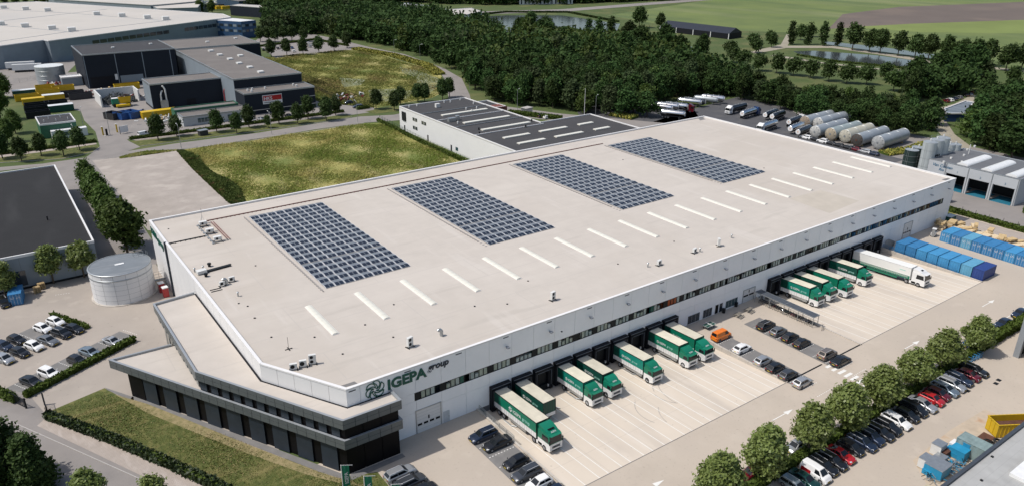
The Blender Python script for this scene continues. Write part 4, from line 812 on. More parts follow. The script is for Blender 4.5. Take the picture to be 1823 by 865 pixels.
def emblem(parent,x,z,r,m,y):
    b=MB()
    for k in range(6):
        a=k*PI/3; pts=[(x+rr*r*math.cos(a+th),y,z+rr*r*math.sin(a+th)) for rr,th in ((.2,0),(.6,.2),(.95,.55),(.95,.95),(.65,1.0),(.4,.7))]
        for p,q in zip(pts[:-1],pts[1:]): b.bar(p,q,r*.15,.012)
    return b.build('emblem',m,parent)
def cargo(t,xr,xf,zb,zt,side,low,roof,tail_white=True,semi=False,stripe=None,lowh=.85):
    "curtain sided box between xr (rear) and xf (front)"
    hw=1.27; b=MB(); b.box(xr,xf,-hw,hw,zb,zt); 
    bx=MB(); bx.add([(xr,-hw,zb+lowh),(xf,-hw,zb+lowh),(xf,-hw,zt),(xr,-hw,zt)],[(0,1,2,3)]); bx.add([(xr,hw,zb+lowh),(xf,hw,zb+lowh),(xf,hw,zt),(xr,hw,zt)],[(3,2,1,0)]); bx.add([(xf,-hw,zb),(xf,hw,zb),(xf,hw,zt),(xf,-hw,zt)],[(0,1,2,3)]); bx.add([(xr,-hw,zb),(xr,hw,zb),(xr,hw,zt),(xr,-hw,zt)],[(3,2,1,0)])
    o=bx.build('cargo_box',side,t)
    r=MB(); r.box(xr+.02,xf-.02,-hw+.04,hw-.04,zt-.02,zt+.03); r.build('tarp_roof',roof,o)
    e=MB(); [e.bar((xr,s*hw,zt),(xf,s*hw,zt),.09) for s in (-1,1)]; e.bar((xf,-hw,zt),(xf,hw,zt),.09); [e.bar((xf,s*hw,zb),(xf,s*hw,zt),.08) for s in (-1,1)]; e.build('edge_rail',M_dark if stripe is None else M_twhite,o)
    l=MB(); [l.box(xr,xf,s*hw-.015,s*hw+.015,zb,zb+lowh) for s in (-1,1)]; l.build('drop_side',low,o)
    p=MB(); n=int((xf-xr)/.6)
    for i in range(n+1):
        x=xr+(xf-xr)*i/n
        for s in (-1,1): p.box(x-.02,x+.02,min(s*hw,s*(hw+.03)),max(s*hw,s*(hw+.03)),zb+.05,zb+lowh+.08)
    stuff(p.build('curtain_buckle',M_steel,o))
    c=MB(); c.box(xr,xf,-.5,.5,zb-.25,zb); c.box(xr+.3,xr+.5,-1.2,1.2,zb-.5,zb-.3); c.build('chassis',M_chassis,t)
    return o
def rigid(name,label,cx,yfront,side,logo,cabm=M_green,Lcargo=7.15,low=M_twhite):
    Lt=88.2-yfront; t=thing(name,label,'truck'); Lc=2.35; xr=-Lt/2; xf=xr+Lcargo
    o=cargo(t,xr,xf,1.15,3.95,side,low,M_cream); cab(t,xf+.12,Lt/2-(xf+.12),cabm,M_twhite,3.25)
    axle(t,xr+1.9,1.27); axle(t,Lt/2-1.35,1.27); 
    b=MB(); b.box(xr+2.8,xf-.4,-1.15,-1.1,.55,1.0); b.box(xr+2.8,xf-.4,1.1,1.15,.55,1.0); b.box(xf-1.6,xf-.6,-1.2,-.5,.5,1.1); b.box(xr+1.0,Lt/2-.6,-.5,.5,.55,1.0); b.build('side_guard',M_steel,t)
    d=MB(); d.box(Lt/2-2.3,Lt/2-.45,-1.24,1.24,.35,.5); d.build('step',M_twhite,t)
    for s in (-1,1):
        yy=s*(1.27+.015)
        m_=MB(); a0=xr+.15; m_.box(a0,a0+1.55,min(yy,yy+s*.004),max(yy,yy+s*.004),2.05,3.85); m_.build('dark_field',M_dkgreen if side is not M_dkgreen else M_faint,o)
        emblem(o,a0+.8,2.95,.62,MATS['faint_print'] if side is not M_dkgreen else M_green,yy+s*.012)
        if s<0: emblem(o,xr+2.75,2.75,.3,logo,yy-.012); print_on(t,o,'IGEPA',xr+3.15,2.55,.62,logo,-1); print_on(t,o,'group',xr+5.1,2.55,.6,MATS['logo_pale'],-1)
        else: print_on(t,o,'IGEPA',xf-1.2,2.55,.62,logo,1); print_on(t,o,'group',xf-3.2,2.55,.6,MATS['logo_pale'],1)
    obj('lettering',text_mesh('cab_lettering','IGEPA',.34,M_twhite,.01,0,.01,'CENTER'),t,(Lt/2-.55,0,3.02),(PI/2-.55,0,PI/2))
    a=math.atan(1.2/(YF-YE)); yc=yfront+Lt/2; t.location=(cx,yc,yz(yc)+.02); t.rotation_euler=(0,-a,-PI/2); return t
mat('logo_pale',(.30,.60,.52),.5)
a_s=math.atan(1.2/(YF-YE))
Gt='green and white trucks backed to the docks'
for cx,yf,side,Lc_,lab in ((74.5,78.65,M_teal,7.2,'green rigid truck, third vehicle from the left, cream roof, shining cab'),(78.9,78.7,M_dkgreen,7.2,'dark green sided rigid truck right behind the third vehicle'),(87.9,77.8,M_teal,8.0,'teal sided rigid truck alone between empty docks, white lower half'),(97.0,77.7,M_green,8.0,'bright green rigid truck, second from the right in the near yard'),(101.3,77.6,M_green,8.0,'bright green rigid truck at the right end of the near yard by the orange van'),
   (138.5,78.8,M_teal,7.2,'teal sided rigid truck beside the bicycle shelter'),(143.0,78.8,M_dkgreen,7.2,'dark sided rigid truck right of the teal one in the far yard'),(147.7,77.8,M_green,8.0,'bright green rigid truck, third in the far yard'),(156.6,78.65,M_dkgreen,7.2,'dark green rigid truck standing apart left of the white articulated truck')):
    o=rigid('rigid_truck',lab,cx,yf,side,M_twhite,Lcargo=Lc_); o['group']=Gt
# articulated truck at the first dock
def wheels3(t,x): 
    for d in (0,1.35): axle(t,x+d,1.27)
def semi(label,cx,yfront,yrear,side,low,roof,cabm,zt=3.95,white=False):
    Lt=yrear-yfront; t=thing('articulated_truck',label,'truck'); xr=-Lt/2; xf=xr+(Lt-3.7)+.35
    o=cargo(t,xr,xf,1.2,zt,side,low,roof,stripe=1 if white else None,lowh=.75 if white else .9); cab(t,xf+.35,Lt/2-xf-.35,cabm,M_twhite,3.6)
    axle(t,xr+1.5,1.27); axle(t,xr+2.85,1.27) ; axle(t,xf-.75,1.27); axle(t,Lt/2-1.4,1.27)
    b=MB(); b.box(xf-1.6,Lt/2-.5,-.5,.5,.6,1.0); b.box(xf-.1,Lt/2-2.0,-1.22,1.22,.45,1.0); b.build('tractor_chassis',M_twhite,t)
    b=MB(); b.box(xr+4,xf-3,-1.15,-1.1,.55,1.0); b.box(xr+4,xf-3,1.1,1.15,.55,1.0); b.build('side_guard',M_steel if not white else M_green,t)
    yc=yfront+Lt/2; t.location=(cx,yc,yz(yc)+.02); t.rotation_euler=(0,-a_s,-PI/2); t['group']=Gt; return t,o,xr,xf
t,o,xr,xf=semi('long green articulated truck, leftmost, with large white lettering',60.95,73.0,88.2,M_green,M_twhite,M_cream,M_green)
for s in (-1,1):
    yy=s*1.29; MB().box(xr+.1,xr+1.5,min(yy,yy+s*.004),max(yy,yy+s*.004),2.15,3.85).build('dark_field',M_dkgreen,o)
emblem(o,xr+4.9,2.95,.48,M_twhite,-1.30); print_on(t,o,'IGEPA',xr+5.55,2.6,.85,M_twhite,-1); print_on(t,o,'group',xr+8.15,2.6,.85,MATS['logo_pale'],-1)
print_on(t,o,'IGEPA group',xf-3,2.6,.85,M_twhite,1)
obj('lettering',text_mesh('cab_lettering2','IGEPA',.36,M_twhite,.01,0,.01,'CENTER'),t,((88.2-73)/2-.55,0,3.36),(PI/2-.55,0,PI/2))
MB().box((88.2-73)/2-1.9,(88.2-73)/2-1.1,-.6,.6,3.6,3.64).build('roof_hatch',M_blackglass,t)
mw=mat('trailer_white',(.72,.72,.69),.5,0,.04,.5)
t,o,xr,xf=semi('long white articulated truck with green stripes along its lower side',166.3,70.4,88.2,mw,M_green,mw,M_twhite,white=True)
MB().box((88.2-70.4)/2-1.9,(88.2-70.4)/2-1.3,-.35,.35,3.7,3.74).build('roof_hatch',M_blackglass,t)
b=MB(); [b.box(xr+2,xf-.5,-1.295,-1.28,z,z+.06) for z in (1.55,1.75)]; b.build('white_stripe',mw,o)
MB().box(xf-2.6,xf-1.2,-1.285,-1.27,2.9,3.05).build('faint_print',MATS['logo_pale'],o)
# detached trailer at the second dock
t=thing('parked_trailer','green box trailer without a truck, dark panelled front, white lettering','trailer'); o=cargo(t,-4.1,4.1,1.15,3.95,M_dkgreen,M_twhite,M_cream,lowh=.6)
b=MB(); [b.box(4.1,4.14,-1.25+.51*i,-1.22+.51*i,1.8,3.9) for i in range(6)]; b.build('front_rib',M_green,o); b=MB(); b.box(4.1,4.13,-1.26,1.26,1.15,1.75); b.build('front_panel',M_twhite,o)
axle(t,-2.2,1.27); axle(t,-.85,1.27); emblem(o,-1.2,2.75,.32,M_twhite,-1.29); print_on(t,o,'IGEPA',-.75,2.55,.62,M_twhite,-1); print_on(t,o,'group',1.2,2.55,.6,MATS['logo_pale'],-1)
b=MB(); b.box(2.9,3.1,-.9,-.7,0,1.1); b.box(2.9,3.1,.7,.9,0,1.1); b.build('landing_leg',M_steel,t)
yc=84.15; t.location=(65.2,yc,yz(yc)+.02); t.rotation_euler=(0,-a_s,-PI/2)
# wheel guides in front of the docks
for i,x in enumerate(DOCK):
    if i in (19,): continue
    b=MB(); b.tube([(0,0,.12),(0,3.2,.12),(.5,3.9,.12)],.09,6)
    b.v=[(x_,-y_,z_) for x_,y_,z_ in b.v]; o=b.build('wheel_guide',M_steel); tag(o,'bent steel wheel guide left before dock %s of the %s loading yard'%(ordn(i%10,10),'near' if i<10 else 'far'),'wheel guide','wheel guides in front of the docks'); o.location=(x-1.65,86.0,yz(84.5)-.02); o.rotation_euler=(a_s*-1,0,0)
# ------------------------------------------------------------------ containers
ct=thing('shipping_container','x','container'); L_,w_,h_=6.06,2.44,2.59
def corr(b,x0,x1,y,z0,z1,nx,dep,axis,m=0):
    vs=[];n=nx*4
    for i in range(n+1):
        x=x0+(x1-x0)*i/n; d=dep if (i%4) in (2,3) else 0
        for z in (z0,z1): vs.append((x,y-d,z) if axis=='x' else (y-d,x,z))
    b.add(vs,[(2*i,2*i+2,2*i+3,2*i+1) for i in range(n)],m)
b=MB(); corr(b,.08,L_-.08,w_-.02,.15,h_-.12,9,.05,'x'); corr(b,.08,L_-.08,.07,.15,h_-.12,9,.05,'x'); corr(b,.08,w_-.08,L_-.02,.15,h_-.12,4,.05,'y'); b.box(.06,L_-.06,.06,w_-.06,.1,.16); b.build('wall',M_cont[0],ct)
b=MB(); corr(b,.05,L_-.05,0,.05,w_-.05,11,.03,'x'); b.v=[(x,-y+0,z) for x,y,z in b.v]; b.v=[(x,z,h_-.05+y) for x,y,z in b.v]; b.build('roof',M_cont[0],ct)
b=MB()
for y in (0.05,w_-.05):
    for z in (.06,h_-.06): b.bar((0,y,z),(L_,y,z),.11)
    for x in (.05,L_-.05): b.bar((x,y,0),(x,y,h_),.12)
for x in (.05,L_-.05):
    for z in (.06,h_-.06): b.bar((x,0,z),(x,w_,z),.11)
b.build('corner_frame',M_cont[0],ct)
for s in (0,1):
    y0=.12+s*1.11; d=MB().box(0.0,.04,y0,y0+1.08,.14,h_-.14).build('door',M_cont[0],ct); q=MB()
    for k in (.25,.8): q.cyl((-.03,y0+k,.15),(-.03,y0+k,h_-.15),.022,n=6)
    q.build('lock_rod',M_alu,d)
    q=MB(); [q.box(-.008,.0,y0+.15+.2*j,y0+.28+.2*j,h_-.75+.0*i-.17*i,h_-.66-.17*i) for i in range(3) for j in range(4) if (i+j+s)%3]; q.build('stencil',M_trim,d)
CT=snap_tree(ct)
def cont(name,label,loc,rot,m,grp,sc=None,cat='container'):
    o=copy_tree(CT,label,grp,loc,rot,{'container_blue_mid':m},sc,cat); o.name=name; return o
order=[(0,'second'),(1,'third'),(1,''),(1,''),(1,''),(0,''),(2,''),(3,'')]
labs=['farthest of the front row, next to the warehouse','second from the warehouse in the front row','third from the warehouse in the front row','fourth from the warehouse in the front row','fifth from the warehouse in the front row','sixth from the warehouse in the front row','light turquoise one beside the dark navy end container','dark navy one nearest the camera, ending the front row']
for i in range(8): cont('shipping_container',('blue steel container, '+labs[i]) if i<6 else labs[i]+' of steel containers',(179.5+6.06,83.05-2.66*i+2.44,.02),PI,M_cont[[0,0,1,1,1,1,2,3][i]],'blue containers in the front row')
for i in range(12): cont('shipping_container','blue steel container with white marked doors, %s from the warehouse in the back row'%ordn(i,12),(196.2,80.2-2.56*i,.02),0,M_cont[[1,0,2,0,0,0,1,0,1,0,0,2][i]],'blue containers in the back row')
cx,cy=at(42,541); cont('shipping_container','single blue container in the left car park beside wooden pallets',(cx,cy,.02),math.radians(82),M_cont[0],'containers in the left car park',(.8,1,1))
cont('shipping_container','grey green container with rusty roof beside the yellow skip',(113.9,30.6,.02),math.radians(90),mat('container_greygreen',(.20,.27,.27),.6,0,.2,1),'containers by the scrap corner',(1.15,1.05,1))
x,y=at(1625,862,2.4); cont('shipping_container','cream roofed container cut by the bottom edge beside the scrap corner',(x+1.5,y-9,.02),math.radians(90),mat('container_cream',(.50,.44,.32),.6,0,.15,1),'containers by the scrap corner',(1.3,1.2,1))
for c,gs in CT[1]:
    for q in gs: D.objects.remove(q)
    D.objects.remove(c)
D.objects.remove(ct)
# ------------------------------------------------------------------ generic flat roofed building on world axes
def hall(name,label,x0,x1,y0,y1,h,mw,mr,mcop=M_steel,cat='building',par=.35,pw=0,mj=M_joint):
    t=thing(name,label,cat,(x0,y0,0)); w,d=x1-x0,y1-y0
    b=MB(); b.box(0,w,0,d,0,h-.05); b.build('wall',mw,t)
    b=MB(); b.add([(.3,.3,h-.3+.3),(w-.3,.3,h),(w-.3,d-.3,h),(.3,d-.3,h)],[(0,1,2,3)]); b.v=[(x,y,h-.02) for x,y,z in b.v]; b.build('roof',mr,t)
    b=MB(); e=.08; z0,z1=h-.25,h+par
    b.box(-e,w+e,-e,.28,z0,z1); b.box(-e,w+e,d-.28,d+e,z0,z1); b.box(-e,.28,.28,d-.28,z0,z1); b.box(w-.28,w+e,.28,d-.28,z0,z1); b.build('parapet',mcop,t)
    if pw:
        b=MB(); n=int(w/pw)
        for i in range(n+1): b.box(w*i/n-.03,w*i/n+.03,-.012,0,0,h-.25)
        n=max(1,int(d/pw))
        for i in range(n+1): b.box(-.012,0,d*i/n-.03,d*i/n+.03,0,h-.25)
        stuff(b.build('panel_joint',mj,t))
    return t
def part_box(t,name,m,*a): return MB().box(*a).build(name,m,t)
# dark roofed hall on the left
t=hall('dark_roof_hall','hall with wide black bitumen roof and pale grey panel walls at the left edge',-40,14.45,184,256,7.7,M_clad2,M_roofbk,M_trim,pw=4.8)
for c in kids(t): pass
t2=hall('dock_annex','grey hall end with glazed dock doors at the left edge beside the black roofed hall',-40,.2,176,183.9,7.7,M_clad2,M_roofdk,M_trim,pw=0) if 0 else None
for i in range(2): part_box(t,'glazed_door',M_glass,36.5-4.2*i,40.2-4.2*i,-.06,-.01,.9,4.4)
part_box(t,'plinth',M_dark,0,54.45,-.05,-.01,0,.5); x,y=at(85,392,7.7); MB().cyl((x+40,y-184,7.7),(x+40,y-184,8.7),.15,n=8).build('vent_pipe',M_black,t)
# white water tank with grid of panels
cx,cy,r,h=17.1,169.3,6.15,6.9
wt=thing('sprinkler_tank','round white sprinkler water tank with grey lid in the left yard','tank',(cx,cy,0)); n=16
MB().cyl((0,0,0),(0,0,h-.05),r-.06,n=64).build('shell',mat('tank_joint',(.25,.28,.3),.7),wt)
wp=MB(); k=4
def arcpanel(a0,a1,z0,z1,r):
    b=MB(); P=[(r*math.cos(a0+(a1-a0)*i/k),r*math.sin(a0+(a1-a0)*i/k)) for i in range(k+1)]; b.add([(x,y,z0) for x,y in P]+[(x,y,z1) for x,y in P],[(i,i+1,k+2+i,k+1+i) for i in range(k)],0,True); return b
zs=[0,1.1,2.25,3.4,4.55,5.6,6.85]
for i in range(n):
    for j in range(6):
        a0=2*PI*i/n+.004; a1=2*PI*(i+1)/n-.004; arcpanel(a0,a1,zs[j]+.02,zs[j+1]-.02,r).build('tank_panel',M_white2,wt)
MB().lathe([(r+.03,5.45),(r+.09,5.5),(r+.09,5.72),(r+.03,5.75)],64,0).build('ring',M_steel,wt); MB().lathe([(r-.3,h-.1),(r+.1,h-.1),(r+.1,h+.05),(r-.2,h+.05)],64,0).build('rim',M_steel,wt)
lid=mat('grey_lid',(.16,.18,.20),.7,0,.12,.4); add_stain(lid,(.25,.26,.27),.7,.5,.7,.6,(0.3,.25,2)); MB().cyl((0,0,h-.15),(0,0,h),r-.15,n=64).build('lid',lid,wt)
part_box(wt,'lid_hatch',M_twhite,-.9,.9,-.4,.4,h,h+.12); MB().cyl((0,0,0),(0,0,.15),r+.45,n=48).build('footing',M_conc2,wt)
b=MB(); [b.bar((r*math.cos(a)*1.03,r*math.sin(a)*1.03,0),(r*math.cos(a)*1.03,r*math.sin(a)*1.03,h+1),.08) for a in (.3,.4)]; [b.bar((r*math.cos(.3)*1.03,r*math.sin(.3)*1.03,.4*i+.3),(r*math.cos(.4)*1.03,r*math.sin(.4)*1.03,.4*i+.3),.05) for i in range(17)]; [b.bar((4.3+dx,3.0+dy,h),(4.3+dx,3.0+dy,h+1),.06) for dx in (-1,0,1) for dy in (-.6,.6)]; b.bar((3.3,3.6,h+1),(5.3,3.6,h+1),.06); b.bar((3.3,2.4,h+1),(5.3,2.4,h+1),.06); b.build('ladder',M_steel,wt)
for i,(px,py) in enumerate(((289,519),(296,527))):
    x,y=at(px,py); t=thing('portable_toilet','red portable toilet with white roof, %s of the pair by the warehouse corner'%('farther','nearer')[i],'toilet cabin',(x,y,0),.1,'portable toilets'); part_box(t,'cabin',PC['red'],-.55,.55,-.55,.55,0,2.1); part_box(t,'roof',M_twhite,-.6,.6,-.6,.6,2.1,2.3); part_box(t,'door',mat('toilet_door',(.45,.05,.05),.5),-.4,.4,-.58,-.55,.1,1.95)
# low white building with black roof behind the meadow
x0=135.3; t=thing('white_office_hall','long white building with black roof and white roof lights beside the meadow','building',(x0,192,0)); P=[(0,-12.4),(54.7,-12.4),(54.7,22.3),(30.7,22.3),(30.7,74.5),(0,74.5)]
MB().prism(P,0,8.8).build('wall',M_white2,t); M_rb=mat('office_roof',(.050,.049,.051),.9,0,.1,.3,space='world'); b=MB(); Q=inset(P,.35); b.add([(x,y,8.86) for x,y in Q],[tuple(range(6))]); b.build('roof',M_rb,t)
b=MB(); n=6
for i in range(n):
    a,c,ai,ci=P[i],P[(i+1)%n],Q[i],Q[(i+1)%n]; b.add([(*a,9.2),(*c,9.2),(*ci,9.2),(*ai,9.2),(*a,8.7),(*c,8.7),(*ci,8.86),(*ai,8.86)],[(0,1,2,3),(4,5,1,0),(7,3,2,6)])
b.build('coping',M_trim,t)
for y,z0,z1,w in ((252,5.6,6.9,3.6),(245,5.6,6.9,3.6),(252,2.3,3.6,3.6)):
    for a,m in ((0,M_glass),(1.25,M_steel),(2.4,M_glass)): part_box(t,'window',m,-.05,0,y-192+a,y-192+a+1.15,z0,z1)
part_box(t,'corner_window',M_dark,-.35,0,264-192-3,264-192,4.2,7.6)
for y in (262,243.5,226.5): part_box(t,'door',M_dark,-.05,0,y-192,y-192+.95,0,2.3)
part_box(t,'window',M_tealglass,-.05,0,30.3,32,1,2.3)
for (a,c) in (((572,305),(1115,230)),((830,395),(1380,315)),((1045,478),(1620,388))):
    p=at(700+a[0]/6.654,160+a[1]/6.654,9.1); q=at(700+c[0]/6.654,160+c[1]/6.654,9.1); ym=(p[1]+q[1])/2-192; part_box(t,'roof_light',MATS['opal_skylight'],p[0]-x0,q[0]-x0,ym-.8,ym+.8,8.9,9.3)
for y_ in (250,237.5,225,212): part_box(t,'roof_kerb',M_steel if y_ in(250,225) else M_trim,.3,30.4,y_-192,y_-192+.25,8.9,9.15)
p=at(700+525/6.654,160+205/6.654,9.1); part_box(t,'roof_unit',M_ac,p[0]-x0-.9,p[0]-x0+.9,p[1]-192-.6,p[1]-192+.6,8.9,10.4)
p=at(700+690/6.654,160+370/6.654,9.1); part_box(t,'duct_unit',M_steel,p[0]-x0-1.4,p[0]-x0+1.6,p[1]-192-.8,p[1]-192+.8,8.9,10.2); MB().cyl((p[0]-x0+2.8,p[1]-192+.4,9),(p[0]-x0+2.8,p[1]-192+.4,10.6),.8,n=12).build('duct_fan',M_steel,t)
for px,py in ((190,205),(282,190),(605,150),(678,145),(795,118),(865,230),(952,165),(990,218),(930,255),(765,395),(1022,520),(1570,440),(1015,470),(1640,370)): p=at(700+px/6.654,160+py/6.654,9.1); MB().cyl((p[0]-x0,p[1]-192,8.85),(p[0]-x0,p[1]-192,9.7),.28,n=8).build('roof_vent',M_ac if px<1000 else M_dark,t)
r3=lambda x,y:(880+x/3.9326,200+y/3.9326)
for a,c,tt,ox,oy in (((60,180),(250,152),t,135.3,192),((165,220),(355,188),t,135.3,192),((315,135),(510,105),t,135.3,192),((425,173),(620,140),t,135.3,192),((588,88),(690,72),t,135.3,192),((700,123),(805,105),t,135.3,192)):
    p=at(*r3(*a),9.1); q=at(*r3(*c),9.1); part_box(tt,'roof_light',MATS['opal_skylight'],p[0]-ox,q[0]-ox,(p[1]+q[1])/2-oy-.8,(p[1]+q[1])/2-oy+.8,8.9,9.25)
x,y=at(868,186,5); t=hall('dark_canopy','dark roofed low canopy with red brick end behind the long white building',166.2,181,258,272,5.0,M_dark,M_roofdk,M_trim); part_box(t,'brick_wall',mat('red_brick',(.17,.06,.05),.9,0,.2,2),10,15.2,-.4,5,0,5.2)
# wash company building at the right
t=thing('tanker_wash_hall','grey washing hall with three open bays, blue floor and arched white roof lights','building',(241,83.7,0)); Y=26.4; h=8.1
b=MB(); bays=[(.9,6.7),(8.0,13.6),(14.9,20.4)]; e=[0]+[v for q in bays for v in q]+[Y]
for i in range(0,len(e),2): b.box(0,.35,e[i],e[i+1],0,5.0)
b.box(0,.35,0,Y,5.0,h); b.box(.35,21.7,0,.3,0,h); b.box(.35,21.7,Y-.3,Y,0,h); b.box(21.7,22,0,Y,0,h); b.build('wall',mat('wash_grey',(.42,.44,.46),.6,0,.06,.3,space='world'),t)
MB().box(.2,21.8,.2,Y-.2,h-.1,h-.02).build('roof',mat('roof_slate',(.12,.125,.135),.85,0,.1,.3,space='world'),t)
for a,c in bays: part_box(t,'bay_floor',mat('wet_blue_floor',(.03,.17,.25),.25,0,.15,.6),-.3,7,a,c,.0,.03); part_box(t,'bay_frame',M_dark,-.03,.0,a-.12,a,0,5.1); part_box(t,'bay_frame',M_dark,-.03,.0,c,c+.12,0,5.1)
for i in range(4): part_box(t,'downpipe',M_steel,-.15,0,[7.3,14.2,20.8,.2][i],[7.45,14.35,20.95,.35][i],0,h)
part_box(t,'inner_wall',M_dark,8,8.2,.3,Y-.3,0,h-.2)
for y_ in (17.0,9.9,3.0):
    b=MB(); n=8; P=[(1.65*math.cos(PI*j/n),.75*math.sin(PI*j/n)) for j in range(n+1)]; b.add([(1.2,y_+a,h+z) for a,z in P]+[(17,y_+a,h+z) for a,z in P],[(j,j+1,n+2+j,n+1+j) for j in range(n)],0,True); b.add([(1.2,y_+a,h+z) for a,z in P],[tuple(range(n+1))]); b.build('arched_roof_light',M_twhite,t)
b=MB(); b.box(-.06,.3,0,Y,h-.02,h+.12); b.box(.3,22,-.05,.25,h-.02,h+.12); b.box(.3,22,Y-.25,Y+.05,h-.02,h+.12); b.box(21.8,22.05,.25,Y-.25,h-.02,h+.12); b.build('coping',M_steel,t)
obj('lettering',text_mesh('wash_lettering','Van Cooten',1.25,mat('script_teal',(.02,.12,.22),.5),.02,.25,.01),t,(-.04,25.2,6.35),FACE_MX); obj('lettering',text_mesh('wash_lettering2','Rio',1.15,MATS['script_teal'],.02,.25,.01),t,(-.04,23.0,5.2),FACE_MX)
for i,y_ in enumerate((17.6,10.8,3.8)): obj('bay_number',text_mesh('bay_number',str(i+1),.9,MATS['script_teal'],.02),t,(-.04,y_,5.6),FACE_MX)
for px,py in ((1680,290),(1712,290),(1722,268),(1716,278),(1693,283),(1735,262)): p=at(px,py,h); MB().cyl((p[0]-241,p[1]-83.7,h-.1),(p[0]-241,p[1]-83.7,h+.5),.35,n=10).build('roof_vent',M_ac,t)
p=at(1724,275,h); MB().cyl((p[0]-241,p[1]-83.7,h),(p[0]-241,p[1]-83.7,h+3.2),.12,n=8).build('flue_pipe',M_ac,t)
for i in range(5): part_box(t,'valve',M_black,1+i*1.5*.7,1.25+i*1.05,Y-.2-i*.02,Y+.05,h,h+.7)
# silos behind it
def silo(x,y,r,h,m,label,z=0,base=None,cap=.35,grp='silos beside the washing hall'):
    t=thing('upright_silo',label,'silo',(x,y,z),0,grp); MB().cyl((0,0,0),(0,0,h),r,n=32).build('shell',m,t); b=MB(); b.lathe([(r+.02,h-.02),(r*.55,h+cap*.7),(.02,h+cap)],32,0); b.build('dome',M_silo,t)
    MB().cyl((0,0,h+cap-.1),(0,0,h+cap+.6),.22,n=8).build('vent',M_ac,t); b=MB(); [b.lathe([(r+.03,h*k/5),(r+.03,h*k/5+.08)],32,0) for k in range(1,5)]; stuff(b.build('hoop',M_steel,t)); b=MB(); [b.bar((-r-.15,s*.25,0),(-r-.15,s*.25,h),.05) for s in (-1,1)]; b.build('ladder',M_steel,t)
    b=MB(); [b.bar((r*math.cos(a),r*math.sin(a),h+.9),(r*math.cos(a+.5),r*math.sin(a+.5),h+.9),.04) for a in [k*.52 for k in range(12)]]; b.build('top_rail',M_steel,t)
M_siloL=mat('pale_silo',(.42,.455,.46),.5,.1,.06,.3); M_siloD=mat('dark_silo',(.018,.035,.032),.5,0,.1,.4)
def atz(px,py,z): return at(px,py,z)
for px,py,z,r,m,lab,cp in ((1657,253,13.0,2.05,M_siloL,'tall pale silo nearest the camera of the tall three',.5),(1669,249,13.0,2.05,M_siloL,'tall pale silo in the middle of the tall three',.5),(1680,245.5,13.2,2.05,M_siloL,'tall pale silo farthest of the tall three',.5),(1624,267,9.2,2.15,M_siloD,'dark green black tank at the left of the silo group',.2),(1636,262.5,9.2,2.1,M_siloD,'second dark tank behind the tall silos',.3),(1692,257,10,1.7,M_siloL,'short pale silo left of the pair by the roof edge',.3),(1702,257,10,1.7,M_siloL,'short pale silo right of the pair by the roof edge',.3)):
    x,y=at(px,py,z); silo(x,y,r,z,m,lab,0,None,cp)
t=thing('white_tanker_lorry','white lorry cab half hidden behind the warehouse corner','truck',(228.5,96,0),PI/2); 
cab(t,0,2.4,M_twhite,M_twhite,3.2); axle(t,.9,1.2)
# big lying silos
mt_l=[M_silo,mat('silo_pale_green',(.30,.35,.35),.5,.2,.15,.3),mat('silo_cream',(.45,.43,.35),.5,.1,.15,.3),M_silo,M_silo,M_silo,M_silo]
for i,(xa,xb,yy,rr,ml,lab) in enumerate(((272.3,296,176.1,2.3,0,'farthest, with a brown rusty end'),(274.3,297,171.4,2.3,0,'second from the far end'),(261.4,283.5,164.0,2.25,0,'with a pale ringed end'),(263.1,284,158.4,2.3,1,'pale green one with a stained end'),(264.5,284,153.2,2.4,2,'cream coloured one'),(263.3,285,147.6,2.3,0,'with dark open spoked end'),(266,287,140.9,2.4,0,'nearest the camera'))):
    t=thing('lying_silo','huge lying grey metal silo in the tank yard, '+lab,'silo',(xa,yy,rr+.35),math.radians(3),'huge silos lying in the tank yard'); Lx=xb-xa-1.5
    b=MB(); b.cyl((0,0,0),(Lx,0,0),rr,n=40); b.build('shell',mt_l[ml],t)
    b=MB(); b.lathe([(rr,0),(rr*.7,-.35),(.2,-.5),(.02,-.5)],32,0,axis='x'); b.build('end_cone',mat('silo_end_%d'%i,((.25,.2,.15),(.4,.4,.38),(.42,.42,.4),(.35,.30,.22),(.42,.40,.33),(.06,.055,.05),(.33,.34,.34))[i],.7,0,.3,1.2),t)
    b=MB(); [b.lathe([(rr+.02,x),(rr+.09,x+.04),(rr+.09,x+.16),(rr+.02,x+.2)],32,0,axis='x') for x in (0,Lx*.33,Lx*.66,Lx-.25)]; b.build('hoop',M_steel,t)
    b=MB(); [b.bar((-.3,0,0),(-.3,rr*.9*math.cos(a),rr*.9*math.sin(a)),.12) for a in [k*PI/5 for k in range(10)]]; b.cyl((-.55,0,0),(-.3,0,0),.4,n=12); b.build('spoke',M_steel if i!=5 else M_rust,t)
    b=MB(); [b.box(x,x+.5,-1.5,1.5,-rr-.35,-rr+.35) for x in (2,Lx-3)]; b.build('cradle',M_wood,t)
# tanker trailers and tank trucks
tk=thing('tank_trailer','x','tank trailer'); b=MB(); b.lathe([(.02,-5.35),(.7,-5.3),(1.15,-5.05),(1.2,-4.8),(1.2,4.8),(1.15,5.05),(.7,5.3),(.02,5.35)],28,0,(0,0,2.35),'x'); b.build('tank',M_chrome,tk)
b=MB(); [b.cyl((s*5.36,0,2.35),(s*5.40,0,2.35),1.0,n=24) for s in (-1,1)]; b.build('end_plate',M_twhite,tk); b=MB(); [b.cyl((s*5.40,0,2.35),(s*5.44,0,2.35),.2,n=12) for s in (-1,1)]; b.build('end_mark',M_amber,tk)
b=MB(); b.box(-5,4.6,-.5,.5,.85,1.15); b.build('chassis',M_chassis,tk); b=MB(); b.box(-4.6,4.6,-.3,.3,3.55,3.62); [b.cyl((x,0,3.5),(x,0,3.85),.3,n=12) for x in (-2.5,0,2.5)]; b.build('walkway',M_steel,tk)
